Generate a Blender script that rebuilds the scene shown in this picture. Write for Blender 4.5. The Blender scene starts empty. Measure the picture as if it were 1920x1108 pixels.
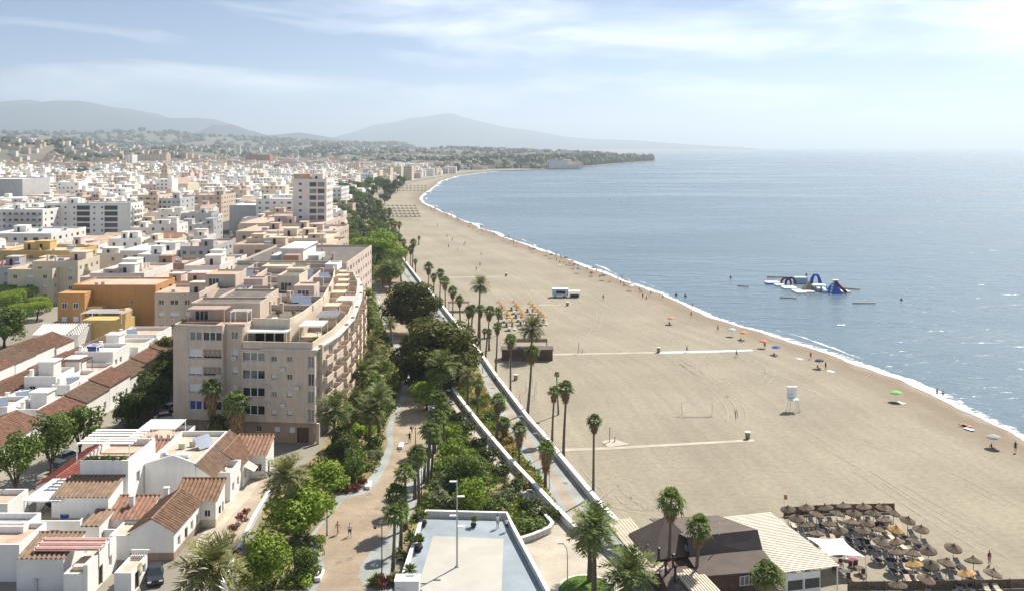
import bpy, math, random
from mathutils import Vector, Matrix, noise
R = random.Random(7)
sc = bpy.context.scene
# ------------------------------------------------------------------ camera
F, HH, HY, CX = 1700.0, 50.0, 275.0, 960.0      # focal length (photo pixels), camera height, horizon row, centre column
cam = bpy.data.cameras.new('camera'); camo = bpy.data.objects.new('camera', cam)
sc.collection.objects.link(camo); sc.camera = camo
camo.location = (0, 0, HH); camo.rotation_euler = (math.radians(90), 0, 0)
cam.sensor_width = 36; cam.lens = F/1920*36; cam.shift_y = -(554-HY)/1920
cam.clip_start = 1; cam.clip_end = 120000
# ------------------------------------------------------------------ light
SUN_AZ, SUN_EL = math.radians(38), math.radians(49)   # azimuth measured from the view direction towards the right
sun = bpy.data.lights.new('sun', 'SUN'); suno = bpy.data.objects.new('sun', sun); sc.collection.objects.link(suno)
sun.energy = 4.1; sun.angle = math.radians(0.53); sun.color = (1.0, 0.93, 0.82)
sdir = Vector((math.sin(SUN_AZ)*math.cos(SUN_EL), math.cos(SUN_AZ)*math.cos(SUN_EL), math.sin(SUN_EL)))
suno.rotation_euler = sdir.to_track_quat('Z', 'Y').to_euler(); suno.location = (60, 60, 200)
w = bpy.data.worlds.new('World'); sc.world = w; w.use_nodes = True
nt = w.node_tree; N = nt.nodes; L = nt.links; N.clear()
def nd(t, **k):
    n = N.new(t)
    for a, b in k.items(): setattr(n, a, b)
    return n
sky = nd('ShaderNodeTexSky', sky_type='NISHITA', sun_disc=False)
sky.sun_elevation = SUN_EL; sky.sun_rotation = SUN_AZ; sky.altitude = 3000; sky.air_density = 0.85; sky.dust_density = 0.0; sky.ozone_density = 2.5
tc = nd('ShaderNodeTexCoord'); sx = nd('ShaderNodeSeparateXYZ'); L.new(tc.outputs['Generated'], sx.inputs[0])
at2 = nd('ShaderNodeMath', operation='ARCTAN2'); L.new(sx.outputs[0], at2.inputs[0]); L.new(sx.outputs[1], at2.inputs[1])
cb = nd('ShaderNodeCombineXYZ')
m1 = nd('ShaderNodeMath', operation='MULTIPLY'); m1.inputs[1].default_value = 2.6; L.new(at2.outputs[0], m1.inputs[0])
m2 = nd('ShaderNodeMath', operation='MULTIPLY'); m2.inputs[1].default_value = 17.0; L.new(sx.outputs[2], m2.inputs[0])
L.new(m1.outputs[0], cb.inputs[0]); L.new(m2.outputs[0], cb.inputs[1]); cb.inputs[2].default_value = 21.3
nz = nd('ShaderNodeTexNoise'); nz.inputs['Scale'].default_value = 1.2; nz.inputs['Detail'].default_value = 9; nz.inputs['Roughness'].default_value = 0.56; nz.inputs['Distortion'].default_value = 0.35
L.new(cb.outputs[0], nz.inputs['Vector'])
rp = nd('ShaderNodeValToRGB'); rp.color_ramp.elements[0].position = 0.47; rp.color_ramp.elements[1].position = 0.71
L.new(nz.outputs['Fac'], rp.inputs[0])
fd = nd('ShaderNodeMath', operation='MULTIPLY'); fd.inputs[1].default_value = 0.78; L.new(rp.outputs[0], fd.inputs[0])
mx = nd('ShaderNodeMixRGB'); mx.inputs[2].default_value = (12.6, 13.1, 13.6, 1)
L.new(fd.outputs[0], mx.inputs[0]); L.new(sky.outputs[0], mx.inputs[1])
bg = nd('ShaderNodeBackground'); bg.inputs[1].default_value = 0.05; L.new(mx.outputs[0], bg.inputs[0])
wo = nd('ShaderNodeOutputWorld'); L.new(bg.outputs[0], wo.inputs[0])
vs = sc.view_settings; vs.view_transform = 'Standard'; vs.look = 'None'; vs.gamma = 1; vs.use_curve_mapping = False; vs.exposure = 1.1
sc.cycles.use_denoising = True; sc.cycles.max_bounces = 6; sc.cycles.volume_bounces = 0; sc.cycles.transparent_max_bounces = 12
# ------------------------------------------------------------------ helpers
def P(x, y, z=0.0):
    Z = F*(HH-z)/(y-HY); return Vector(((x-CX)*Z/F, Z, z))
def Hpx(yb, yt, z0=0.0):                        # height of a vertical thing from its base row and its top row
    return (yb-yt)*(HH-z0)/(yb-HY)
class MB:
    """collects faces for ONE mesh"""
    def __init__(s): s.v = []; s.f = []; s.m = []; s.k = 0; s.uv = None
    def quad(s, *p):
        n = len(s.v); s.v += [tuple(q) for q in p]; s.f.append(tuple(range(n, n+len(p)))); s.m.append(s.k); return s
    def box(s, x0, x1, y0, y1, z0, z1, bottom=True):
        n = len(s.v)
        s.v += [(x0,y0,z0),(x1,y0,z0),(x1,y1,z0),(x0,y1,z0),(x0,y0,z1),(x1,y0,z1),(x1,y1,z1),(x0,y1,z1)]
        fs = [(4,5,6,7),(0,1,5,4),(1,2,6,5),(2,3,7,6),(3,0,4,7)] + ([(3,2,1,0)] if bottom else [])
        for f in fs: s.f.append(tuple(n+i for i in f)); s.m.append(s.k)
        return s
    def prism(s, poly, z0, z1, top=True):
        n = len(s.v); c = len(poly)
        s.v += [(p[0], p[1], z0) for p in poly]+[(p[0], p[1], z1) for p in poly]
        for i in range(c): s.f.append((n+i, n+(i+1) % c, n+c+(i+1) % c, n+c+i)); s.m.append(s.k)
        if top: s.f.append(tuple(n+c+i for i in range(c))); s.m.append(s.k)
        return s
    def tube(s, pts, rad, n=6, cap=True):
        b = len(s.v); pts = [Vector(p) for p in pts]
        for i, p in enumerate(pts):
            t = (pts[min(i+1, len(pts)-1)]-pts[max(i-1, 0)]).normalized()
            a = t.cross(Vector((0, 0, 1)))
            if a.length < 1e-3: a = Vector((1, 0, 0))
            a.normalize(); c = t.cross(a); r = rad[i] if isinstance(rad, (list, tuple)) else rad
            for j in range(n):
                q = p+(a*math.cos(j/n*2*math.pi)+c*math.sin(j/n*2*math.pi))*r; s.v.append(tuple(q))
        for i in range(len(pts)-1):
            for j in range(n):
                s.f.append((b+i*n+j, b+i*n+(j+1) % n, b+(i+1)*n+(j+1) % n, b+(i+1)*n+j)); s.m.append(s.k)
        if cap:
            s.f.append(tuple(b+j for j in range(n))[::-1]); s.m.append(s.k)
            e = b+(len(pts)-1)*n; s.f.append(tuple(e+j for j in range(n))); s.m.append(s.k)
        return s
    def bar(s, a, b, r, n=4): return s.tube([a, b], r, n)
    def lathe(s, prof, n=12, c=(0, 0), sx=1.0, sy=1.0):
        b = len(s.v)
        for r, z in prof:
            for j in range(n): s.v.append((c[0]+r*sx*math.cos(j/n*2*math.pi), c[1]+r*sy*math.sin(j/n*2*math.pi), z))
        for i in range(len(prof)-1):
            for j in range(n): s.f.append((b+i*n+j, b+i*n+(j+1) % n, b+(i+1)*n+(j+1) % n, b+(i+1)*n+j)); s.m.append(s.k)
        return s
    def blob(s, c, r, n=8, k=6, j=0.0, rr=None):
        rr = rr or R; b = len(s.v)
        for i in range(k+1):
            t = math.pi*i/k
            for q in range(n):
                d = 1+j*(rr.random()-.5)
                s.v.append((c[0]+r[0]*d*math.sin(t)*math.cos(q/n*2*math.pi), c[1]+r[1]*d*math.sin(t)*math.sin(q/n*2*math.pi), c[2]+r[2]*d*math.cos(t)))
        for i in range(k):
            for q in range(n): s.f.append((b+i*n+q, b+(i+1)*n+q, b+(i+1)*n+(q+1) % n, b+i*n+(q+1) % n)); s.m.append(s.k)
        return s
    def mesh(s, name, mats, smooth=False):
        me = bpy.data.meshes.new(name); me.from_pydata(s.v, [], s.f)
        for m in (mats if isinstance(mats, (list, tuple)) else [mats]): me.materials.append(m)
        if any(s.m): me.polygons.foreach_set('material_index', s.m)
        if smooth: me.polygons.foreach_set('use_smooth', [True]*len(s.f))
        me.update(); return me
    def build(s, name, mats, parent=None, smooth=False, loc=None, rz=0):
        return ob(name, s.mesh(name, mats, smooth), parent, loc, rz)
COL = sc.collection
def ob(name, me, parent=None, loc=None, rz=0, scale=None):
    o = bpy.data.objects.new(name, me); COL.objects.link(o)
    if parent is not None: o.parent = parent
    if loc is not None: o.location = loc
    if rz: o.rotation_euler = (0, 0, rz)
    if scale is not None: o.scale = scale if isinstance(scale, (tuple, list)) else (scale,)*3
    return o
def tag(o, label, cat, group=None, kind=None):
    if label: o['label'] = label
    if cat: o['category'] = cat
    if group: o['group'] = group
    if kind: o['kind'] = kind
    return o
def T(name, label, cat, loc=(0, 0, 0), rz=0, group=None):
    o = ob(name, None, None, loc, rz); o.empty_display_size = .5
    return tag(o, label, cat, group)
def struct(o): o['kind'] = 'structure'; return o
def stuff(o): o['kind'] = 'stuff'; return o
def copytree(o, loc, rz=0, label=None, group=None, scale=None):
    c = o.copy(); COL.objects.link(c); c.location = loc; c.rotation_euler = (0, 0, rz)
    if scale is not None: c.scale = scale if isinstance(scale, (tuple, list)) else (scale,)*3
    if label: c['label'] = label
    if group: c['group'] = group
    for ch in KIDS.get(o.name, ()) or o.children:
        d = ch.copy(); COL.objects.link(d); d.parent = c
        for g in ch.children:
            e = g.copy(); COL.objects.link(e); e.parent = d
    return c
KIDS = {}
def ordw(n):
    a = ['first','second','third','fourth','fifth','sixth','seventh','eighth','ninth','tenth','eleventh','twelfth','thirteenth','fourteenth','fifteenth','sixteenth','seventeenth','eighteenth','nineteenth','twentieth']
    b = ['twenty', 'thirty', 'forty', 'fifty']
    if n <= 20: return a[n-1]
    t, u = divmod(n-20, 10)
    return (b[t]+'-'+a[u-1]) if u else ['thirtieth', 'fortieth', 'fiftieth'][t-1]
# ------------------------------------------------------------------ materials
M = {}
def mat(name, col, rough=0.8, var=0.15, scale=1.0, bump=0.0, bscale=None, col2=None, metal=0.0, spec=0.3, streak=0.0, rnd=0.0, detail=4, coord='Object'):
    m = bpy.data.materials.new(name); m.use_nodes = True; M[name] = m
    t = m.node_tree; n = t.nodes; l = t.links; b = n['Principled BSDF']
    b.inputs['Roughness'].default_value = rough; b.inputs['Metallic'].default_value = metal
    b.inputs['Specular IOR Level'].default_value = spec
    c = (*col, 1)
    if var or col2:
        tcn = n.new('ShaderNodeTexCoord'); nz = n.new('ShaderNodeTexNoise'); nz.inputs['Scale'].default_value = scale; nz.inputs['Detail'].default_value = detail
        l.new(tcn.outputs[coord], nz.inputs['Vector'])
        r = n.new('ShaderNodeValToRGB'); r.color_ramp.elements[0].position = .3; r.color_ramp.elements[1].position = .7
        d = col2 or tuple(x*(1-var) for x in col); e = col if col2 else tuple(min(1, x*(1+var*.6)) for x in col)
        r.color_ramp.elements[0].color = (*d, 1); r.color_ramp.elements[1].color = (*e, 1)
        l.new(nz.outputs['Fac'], r.inputs[0]); out = r.outputs[0]
        if streak:
            mp = n.new('ShaderNodeMapping'); mp.inputs['Scale'].default_value = (1.3, 1.3, .12); l.new(tcn.outputs[coord], mp.inputs[0])
            n2 = n.new('ShaderNodeTexNoise'); n2.inputs['Scale'].default_value = 1.4; n2.inputs['Detail'].default_value = 5; l.new(mp.outputs[0], n2.inputs['Vector'])
            r2 = n.new('ShaderNodeValToRGB'); r2.color_ramp.elements[0].position = .36; r2.color_ramp.elements[1].position = .56
            r2.color_ramp.elements[0].color = (1-streak, 1-streak*1.08, 1-streak*1.15, 1); r2.color_ramp.elements[1].color = (1, 1, 1, 1); l.new(n2.outputs['Fac'], r2.inputs[0])
            mu = n.new('ShaderNodeMixRGB'); mu.blend_type = 'MULTIPLY'; mu.inputs[0].default_value = 1; l.new(out, mu.inputs[1]); l.new(r2.outputs[0], mu.inputs[2]); out = mu.outputs[0]
        if rnd:
            oi = n.new('ShaderNodeObjectInfo'); hs = n.new('ShaderNodeHueSaturation')
            mr = n.new('ShaderNodeMapRange'); mr.inputs[3].default_value = 1-rnd; mr.inputs[4].default_value = 1+rnd; l.new(oi.outputs['Random'], mr.inputs[0]); l.new(mr.outputs[0], hs.inputs['Value'])
            mh = n.new('ShaderNodeMapRange'); mh.inputs[3].default_value = .5+rnd*.07; mh.inputs[4].default_value = .5-rnd*.07; l.new(oi.outputs['Random'], mh.inputs[0]); l.new(mh.outputs[0], hs.inputs['Hue'])
            l.new(out, hs.inputs['Color']); out = hs.outputs[0]
        l.new(out, b.inputs['Base Color'])
        if bump:
            n3 = n.new('ShaderNodeTexNoise'); n3.inputs['Scale'].default_value = bscale or scale*3; n3.inputs['Detail'].default_value = 6; l.new(tcn.outputs[coord], n3.inputs['Vector'])
            bp = n.new('ShaderNodeBump'); bp.inputs['Strength'].default_value = bump; bp.inputs['Distance'].default_value = .1; l.new(n3.outputs['Fac'], bp.inputs['Height']); l.new(bp.outputs[0], b.inputs['Normal'])
    else: b.inputs['Base Color'].default_value = c
    return m
mat('plaster_white', (.80, .79, .76), .85, .06, .5, .15, 6, streak=.05, rnd=.05)
mat('plaster_town', (.76, .74, .70), .85, .12, .12, streak=.08, rnd=.08)
mat('plaster_cream', (.66, .58, .45), .85, .10, .3, streak=.12, rnd=.08)
mat('plaster_tan', (.58, .48, .38), .85, .10, .3, streak=.10, rnd=.08)
mat('plaster_beige', (.61, .505, .405), .85, .08, .5, .1, 5, streak=.10)
mat('plaster_rose', (.75, .70, .66), .85, .08, .3, streak=.08)
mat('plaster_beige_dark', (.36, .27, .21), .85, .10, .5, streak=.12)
mat('plaster_pink', (.61, .50, .44), .85, .10, .3, streak=.1, rnd=.05)
mat('plaster_grey', (.46, .46, .46), .85, .10, .3, streak=.15, rnd=.06)
mat('plaster_orange', (.52, .28, .11), .85, .08, .4, .1, 5, streak=.08)
mat('plaster_yellow', (.56, .39, .16), .85, .08, .4)
mat('plaster_rust', (.38, .23, .17), .85, .1, .4)
mat('concrete', (.42, .40, .36), .9, .15, .6, .2, 5)
mat('white_paint', (.80, .80, .78), .55, .05, 1)
mat('white_wall', (.62, .605, .57), .8, .1, .6, streak=.2)
mat('glass', (.03, .04, .05), .12, 0, spec=.6)
mat('curtain_glass', (.20, .21, .21), .2, .3, .8, spec=.6)
mat('blue_shutter', (.03, .06, .28), .4, .1, 1)
mat('dark_opening', (.03, .028, .026), .9, .2, .6)
mat('roller_blind', (.70, .70, .70), .6, .06, 1)
mat('roof_tile', (.33, .185, .12), .85, .5, 1.4, .3, 8, col2=(.17, .10, .07), rnd=.12)
mat('roof_tile_red', (.30, .10, .075), .8, .3, 1.5, .2, 8)
mat('roof_tile_old', (.30, .20, .13), .9, .4, 1.2, .3, 8, col2=(.17, .12, .09))
mat('roof_felt', (.14, .125, .11), .95, .3, .4, .2, 5)
mat('roof_clay', (.49, .36, .28), .9, .25, .4, .1, 4, rnd=.1)
mat('roof_cream', (.50, .43, .34), .9, .2, .4, rnd=.08)
mat('roof_pale', (.62, .60, .56), .9, .2, .3, rnd=.08)
mat('metal_dark', (.05, .05, .055), .5, .1, 2, metal=.5)
mat('metal_grey', (.45, .46, .47), .4, .1, 2, metal=.6)
mat('solar_glass', (.22, .26, .34), .15, .1, 1, spec=.7)
mat('awning', (.66, .55, .42), .8, .1, 1)
mat('awning_pink', (.55, .30, .27), .8, .15, 1)
mat('trunk_palm', (.17, .13, .095), .95, .3, 4, .6, 10)
mat('trunk_tree', (.13, .10, .075), .95, .3, 3, .5, 8)
mat('wood_brown', (.12, .07, .05), .75, .25, 1.5, .2, 10)
mat('wood_grey', (.24, .19, .15), .85, .3, 1.5)
mat('thatch', (.20, .15, .10), .95, .5, 3, .6, 14, col2=(.07, .055, .042), rnd=.25)
mat('thatch_new', (.42, .26, .11), .95, .4, 3, .5, 14, rnd=.15)
mat('kiosk_roof', (.125, .10, .088), .9, .2, .5, .2, 8)
mat('fabric_white', (.80, .80, .77), .8, .04, 1)
mat('fabric_dark', (.022, .025, .04), .8, .2, 2)
mat('soil', (.30, .22, .11), .95, .4, .35, .4, 3, col2=(.13, .13, .05))
mat('grass', (.10, .19, .03), .9, .4, .8, .5, 12)
mat('asphalt', (.060, .060, .064), .9, .25, .3, .2, 10)
mat('skin', (.42, .24, .16), .6, .08, 4)
mat('car_paint', (.10, .11, .13), .25, 0, spec=.6)
for nm, c in dict(red=(.55, .05, .04), orange=(.62, .24, .14), blue=(.03, .10, .45), green=(.22, .48, .14), pale_blue=(.45, .58, .70), yellow=(.75, .6, .08), pink=(.7, .32, .34), black=(.02, .02, .022), navy=(.03, .04, .10), purple=(.22, .03, .12), grey=(.32, .32, .33), teal=(.05, .25, .28), khaki=(.30, .25, .16), maroon=(.20, .03, .03), white_cloth=(.78, .77, .74)).items():
    mat('cloth_'+nm, c, .8, .08, 3)
def leafmat(name, a, b, trans=.25, rough=.55):
    m = bpy.data.materials.new(name); m.use_nodes = True; M[name] = m
    t = m.node_tree; n = t.nodes; l = t.links; p = n['Principled BSDF']; p.inputs['Roughness'].default_value = rough; p.inputs['Specular IOR Level'].default_value = .12
    g = n.new('ShaderNodeNewGeometry'); r = n.new('ShaderNodeValToRGB'); r.color_ramp.elements[0].color = (*a, 1); r.color_ramp.elements[1].color = (*b, 1)
    l.new(g.outputs['Random Per Island'], r.inputs[0])
    oi = n.new('ShaderNodeObjectInfo'); hs = n.new('ShaderNodeHueSaturation'); mr = n.new('ShaderNodeMapRange'); mr.inputs[3].default_value = .82; mr.inputs[4].default_value = 1.2
    l.new(oi.outputs['Random'], mr.inputs[0]); l.new(mr.outputs[0], hs.inputs['Value']); l.new(r.outputs[0], hs.inputs['Color'])
    l.new(hs.outputs[0], p.inputs['Base Color'])
    tr = n.new('ShaderNodeBsdfTranslucent'); l.new(hs.outputs[0], tr.inputs[0]); ms = n.new('ShaderNodeMixShader'); ms.inputs[0].default_value = trans
    l.new(p.outputs[0], ms.inputs[1]); l.new(tr.outputs[0], ms.inputs[2]); l.new(ms.outputs[0], n['Material Output'].inputs[0])
    return m
leafmat('leaf_bright', (.15, .24, .025), (.28, .36, .055), .22)
leafmat('leaf_mid', (.085, .14, .03), (.18, .23, .055), .2)
leafmat('leaf_dark', (.042, .066, .015), (.11, .135, .035))
leafmat('leaf_pine', (.045, .062, .010), (.15, .148, .026))
leafmat('leaf_grey', (.14, .17, .08), (.24, .27, .14))
leafmat('leaf_dry', (.26, .19, .06), (.42, .34, .10))
leafmat('leaf_red', (.12, .03, .024), (.24, .075, .045))
leafmat('palm_green', (.09, .135, .03), (.21, .245, .075), .22)
leafmat('palm_olive', (.115, .135, .04), (.25, .24, .09), .22)
leafmat('palm_fan', (.10, .15, .035), (.21, .26, .075), .3)
leafmat('palm_dead', (.22, .145, .08), (.42, .28, .16), .2, .8)
leafmat('far_green', (.075, .095, .05), (.14, .155, .08), .1)
def srgb(r, g, b): return tuple(((x/255/12.92) if x/255 <= .04045 else ((x/255+.055)/1.055)**2.4) for x in (r, g, b))
# ------------------------------------------------------------------ the setting
SEA = -0.35; TOWN = 1.0; LOW = 0.35
def interp(pts, t):
    if t <= pts[0][0]: a, b = pts[0], pts[1]
    elif t >= pts[-1][0]: a, b = pts[-2], pts[-1]
    else:
        for a, b in zip(pts, pts[1:]):
            if a[0] <= t <= b[0]: break
    return a[1]+(b[1]-a[1])*(t-a[0])/(b[0]-a[0])
water_px = [(2400,1040),(2120,905),(1920,815),(1850,782),(1780,748),(1700,712),(1620,682),(1540,655),(1450,627),(1370,603),(1300,575),(1250,552),(1180,528),(1120,506),(1060,482),(1000,462),(940,441),(880,417),(830,396),(800,383),(790,374),(797,364),(815,352),(828,340),(858,331),(900,325),(940,321),(985,320.5),(1060,316.5),(1120,312),(1160,308),(1200,305.5),(1232,303)]
wall_px = [(1268,1118),(1205,1047),(1122,956),(1056,875),(1015,823),(994,800),(929,713),(905,677),(854,612),(823,573),(799,545),(761,497),(742,470),(718,430),(712,400),(716,375),(740,355),(775,342),(850,328.5),(900,323.5),(940,320)]
water = sorted([(P(x, y, SEA).y, P(x, y, SEA).x) for x, y in water_px])
wallw = sorted([(P(x, y, 0).y, P(x, y, 0).x) for x, y in wall_px])
# water: one sheet out to the horizon
def water_mat():
    m = mat('sea_water', (.09, .14, .175), .16, 0, spec=.5)
    t = m.node_tree; n = t.nodes; l = t.links; b = n['Principled BSDF']; b.inputs['IOR'].default_value = 1.33
    tcn = n.new('ShaderNodeTexCoord'); h = None
    for sc_, st, dist, asp in ((.045, 1.0, .8, (.55, 1.3, 1)), (.16, 1.0, .7, (.45, 1.2, 1)), (.6, 1.0, .17, (.5, 1.2, 1))):
        mp = n.new('ShaderNodeMapping'); mp.inputs['Scale'].default_value = asp; mp.inputs['Rotation'].default_value = (0, 0, -.35); l.new(tcn.outputs['Object'], mp.inputs[0])
        z = n.new('ShaderNodeTexNoise'); z.inputs['Scale'].default_value = sc_; z.inputs['Detail'].default_value = 3; z.inputs['Distortion'].default_value = .6; l.new(mp.outputs[0], z.inputs['Vector'])
        bp = n.new('ShaderNodeBump'); bp.inputs['Strength'].default_value = st; bp.inputs['Distance'].default_value = dist; l.new(z.outputs['Fac'], bp.inputs['Height'])
        if h: l.new(h.outputs[0], bp.inputs['Normal'])
        h = bp
    l.new(h.outputs[0], b.inputs['Normal'])
    z = n.new('ShaderNodeTexNoise'); z.inputs['Scale'].default_value = .006; z.inputs['Detail'].default_value = 5; z.inputs['Distortion'].default_value = 1.2
    mp = n.new('ShaderNodeMapping'); mp.inputs['Scale'].default_value = (.5, 1.6, 1); l.new(tcn.outputs['Object'], mp.inputs[0]); l.new(mp.outputs[0], z.inputs['Vector'])
    r = n.new('ShaderNodeMapRange'); r.inputs[1].default_value = .35; r.inputs[2].default_value = .65; r.inputs[3].default_value = .15; r.inputs[4].default_value = .34; l.new(z.outputs['Fac'], r.inputs[0]); l.new(r.outputs[0], b.inputs['Roughness'])
    return m
water_mat()
b = MB(); xs = [-600, 400, 1500, 4000, 30000]; ys = [60, 400, 1500, 5000, 60000]
for i in range(4):
    for j in range(4): b.quad((xs[i], ys[j], SEA), (xs[i+1], ys[j], SEA), (xs[i+1], ys[j+1], SEA), (xs[i], ys[j+1], SEA))
struct(b.build('sea', M['sea_water']))
# sand: lofted between the promenade wall and the waterline
def sand_mat():
    m = bpy.data.materials.new('sand'); m.use_nodes = True; M['sand'] = m
    t = m.node_tree; n = t.nodes; l = t.links; b = n['Principled BSDF']; b.inputs['Specular IOR Level'].default_value = .2
    tcn = n.new('ShaderNodeTexCoord'); at = n.new('ShaderNodeAttribute'); at.attribute_name = 'shore'   # metres inland from the waterline
    def noi(s, d=5, sx=1, sy=1, rot=0, dis=0):
        mp = n.new('ShaderNodeMapping'); mp.inputs['Scale'].default_value = (sx, sy, 1); mp.inputs['Rotation'].default_value = (0, 0, rot); l.new(tcn.outputs['Object'], mp.inputs[0])
        z = n.new('ShaderNodeTexNoise'); z.inputs['Scale'].default_value = s; z.inputs['Detail'].default_value = d; z.inputs['Distortion'].default_value = dis; l.new(mp.outputs[0], z.inputs['Vector']); return z
    def ramp(src, p0, p1, c0, c1):
        r = n.new('ShaderNodeValToRGB'); r.color_ramp.elements[0].position = p0; r.color_ramp.elements[1].position = p1
        r.color_ramp.elements[0].color = (*c0, 1); r.color_ramp.elements[1].color = (*c1, 1); l.new(src, r.inputs[0]); return r
    dry = ramp(noi(.05, 6).outputs['Fac'], .3, .72, (.265, .236, .18), (.335, .30, .23))
    sp = ramp(noi(1.1, 4).outputs['Fac'], .36, .62, (.87, .865, .855), (1, 1, 1))
    mu = n.new('ShaderNodeMixRGB'); mu.blend_type = 'MULTIPLY'; mu.inputs[0].default_value = 1; l.new(dry.outputs[0], mu.inputs[1]); l.new(sp.outputs[0], mu.inputs[2])
    # raked and driven streaks running along the beach
    stc = n.new('ShaderNodeMath'); stc.operation = 'MULTIPLY'; stc.inputs[1].default_value = .16; l.new(at.outputs['Fac'], stc.inputs[0])
    cbn = n.new('ShaderNodeCombineXYZ'); l.new(stc.outputs[0], cbn.inputs[0]); sxn = n.new('ShaderNodeSeparateXYZ'); l.new(tcn.outputs['Object'], sxn.inputs[0])
    my = n.new('ShaderNodeMath'); my.operation = 'MULTIPLY'; my.inputs[1].default_value = .006; l.new(sxn.outputs[1], my.inputs[0]); l.new(my.outputs[0], cbn.inputs[1])
    zs = n.new('ShaderNodeTexNoise'); zs.inputs['Scale'].default_value = 2.2; zs.inputs['Detail'].default_value = 7; zs.inputs['Roughness'].default_value = .65; l.new(cbn.outputs[0], zs.inputs['Vector'])
    st = ramp(zs.outputs['Fac'], .40, .62, (.84, .84, .85), (1.06, 1.05, 1.04))
    mu2 = n.new('ShaderNodeMixRGB'); mu2.blend_type = 'MULTIPLY'; mu2.inputs[0].default_value = .55; l.new(mu.outputs[0], mu2.inputs[1]); l.new(st.outputs[0], mu2.inputs[2])
    wob = noi(.12, 4); ad = n.new('ShaderNodeMath'); ad.operation = 'MULTIPLY_ADD'; ad.inputs[1].default_value = 12; l.new(wob.outputs['Fac'], ad.inputs[0]); l.new(at.outputs['Fac'], ad.inputs[2])
    wr = n.new('ShaderNodeMapRange'); wr.interpolation_type = 'SMOOTHSTEP'; wr.inputs[1].default_value = 7; wr.inputs[2].default_value = 24; wr.inputs[3].default_value = 1; wr.inputs[4].default_value = 0; l.new(ad.outputs[0], wr.inputs[0])
    mw = n.new('ShaderNodeMixRGB'); mw.inputs[2].default_value = (.20, .155, .11, 1); l.new(wr.outputs[0], mw.inputs[0]); l.new(mu2.outputs[0], mw.inputs[1])
    l.new(mw.outputs[0], b.inputs['Base Color'])
    rr = n.new('ShaderNodeMapRange'); rr.inputs[1].default_value = 6; rr.inputs[2].default_value = 11; rr.inputs[3].default_value = .35; rr.inputs[4].default_value = .95; l.new(ad.outputs[0], rr.inputs[0]); l.new(rr.outputs[0], b.inputs['Roughness'])
    z1 = noi(1.3, 5); z2 = noi(3.2, 3); a2 = n.new('ShaderNodeMath'); a2.operation = 'ADD'; l.new(z1.outputs['Fac'], a2.inputs[0]); l.new(z2.outputs['Fac'], a2.inputs[1])
    bp = n.new('ShaderNodeBump'); bp.inputs['Strength'].default_value = .42; bp.inputs['Distance'].default_value = .13; l.new(a2.outputs[0], bp.inputs['Height']); l.new(bp.outputs[0], b.inputs['Normal'])
sand_mat()
rows = []; Z = 84.0
while Z < 1880: rows.append(Z); Z *= 1.018
cols = [0, .2, .4, .6, .75, .86, .93, 1]
b = MB(); att = []
def sand_z(d): return 0.0 if d > 14 else (SEA-.02)+(0.0-SEA+.02)*(max(d, 0)/14)**1.0
for Z in rows:
    xl = interp(wallw, Z)-1.2; xr = interp(water, Z)
    for t in cols:
        x = xl+(xr-xl)*t; b.v.append((x, Z, sand_z(xr-x))); att.append(xr-x)
    b.v.append((xr+14, Z, -2.2)); att.append(-14)
nc = len(cols)+1
for i in range(len(rows)-1):
    for j in range(nc-1): b.f.append((i*nc+j, i*nc+j+1, (i+1)*nc+j+1, (i+1)*nc+j)); b.m.append(0)
o = struct(b.build('beach_sand', M['sand'], smooth=True)); a = o.data.attributes.new('shore', 'FLOAT', 'POINT'); a.data.foreach_set('value', att)
# tyre tracks pressed into the sand by the beach tractor
mat('track_sand', (.24, .215, .165), .95, .2, 1.2, .5, 4); mat('track_ridge', (.35, .32, .25), .95, .2, 1.2, .5, 4)
def track(pts, gauge=1.7, wid=.34):
    q = [P(x, y) for x, y in pts]; sm = []
    for i in range(len(q)-1):
        p0, p1, p2, p3 = q[max(i-1, 0)], q[i], q[i+1], q[min(i+2, len(q)-1)]
        for k in range(10): t = k/10; sm.append(.5*((2*p1)+(-p0+p2)*t+(2*p0-5*p1+4*p2-p3)*t*t+(-p0+3*p1-3*p2+p3)*t**3))
    for off, mm in ((-gauge/2, 'track_sand'), (gauge/2, 'track_sand'), (-gauge/2+wid, 'track_ridge'), (gauge/2+wid, 'track_ridge')):
        b = MB(); w0 = wid if mm == 'track_sand' else wid*.6
        for i in range(len(sm)-1):
            d = (sm[min(i+1, len(sm)-1)]-sm[max(i-1, 0)]).normalized(); n_ = Vector((-d.y, d.x, 0)); a = sm[i]+n_*off; wv = w0*(.6+.5*noise.noise(Vector((sm[i].x*.3, sm[i].y*.3, off)))); b.v += [(a.x+n_.x*wv/2, a.y+n_.y*wv/2, .008), (a.x-n_.x*wv/2, a.y-n_.y*wv/2, .008)]
        for i in range(len(sm)-2):
            if noise.noise(Vector((sm[i].x*.08, sm[i].y*.08, off*3))) > -.22: b.f.append((2*i+1, 2*i+3, 2*i+2, 2*i)); b.m.append(0)
        struct(b.build('tyre_track', M[mm]))
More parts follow.
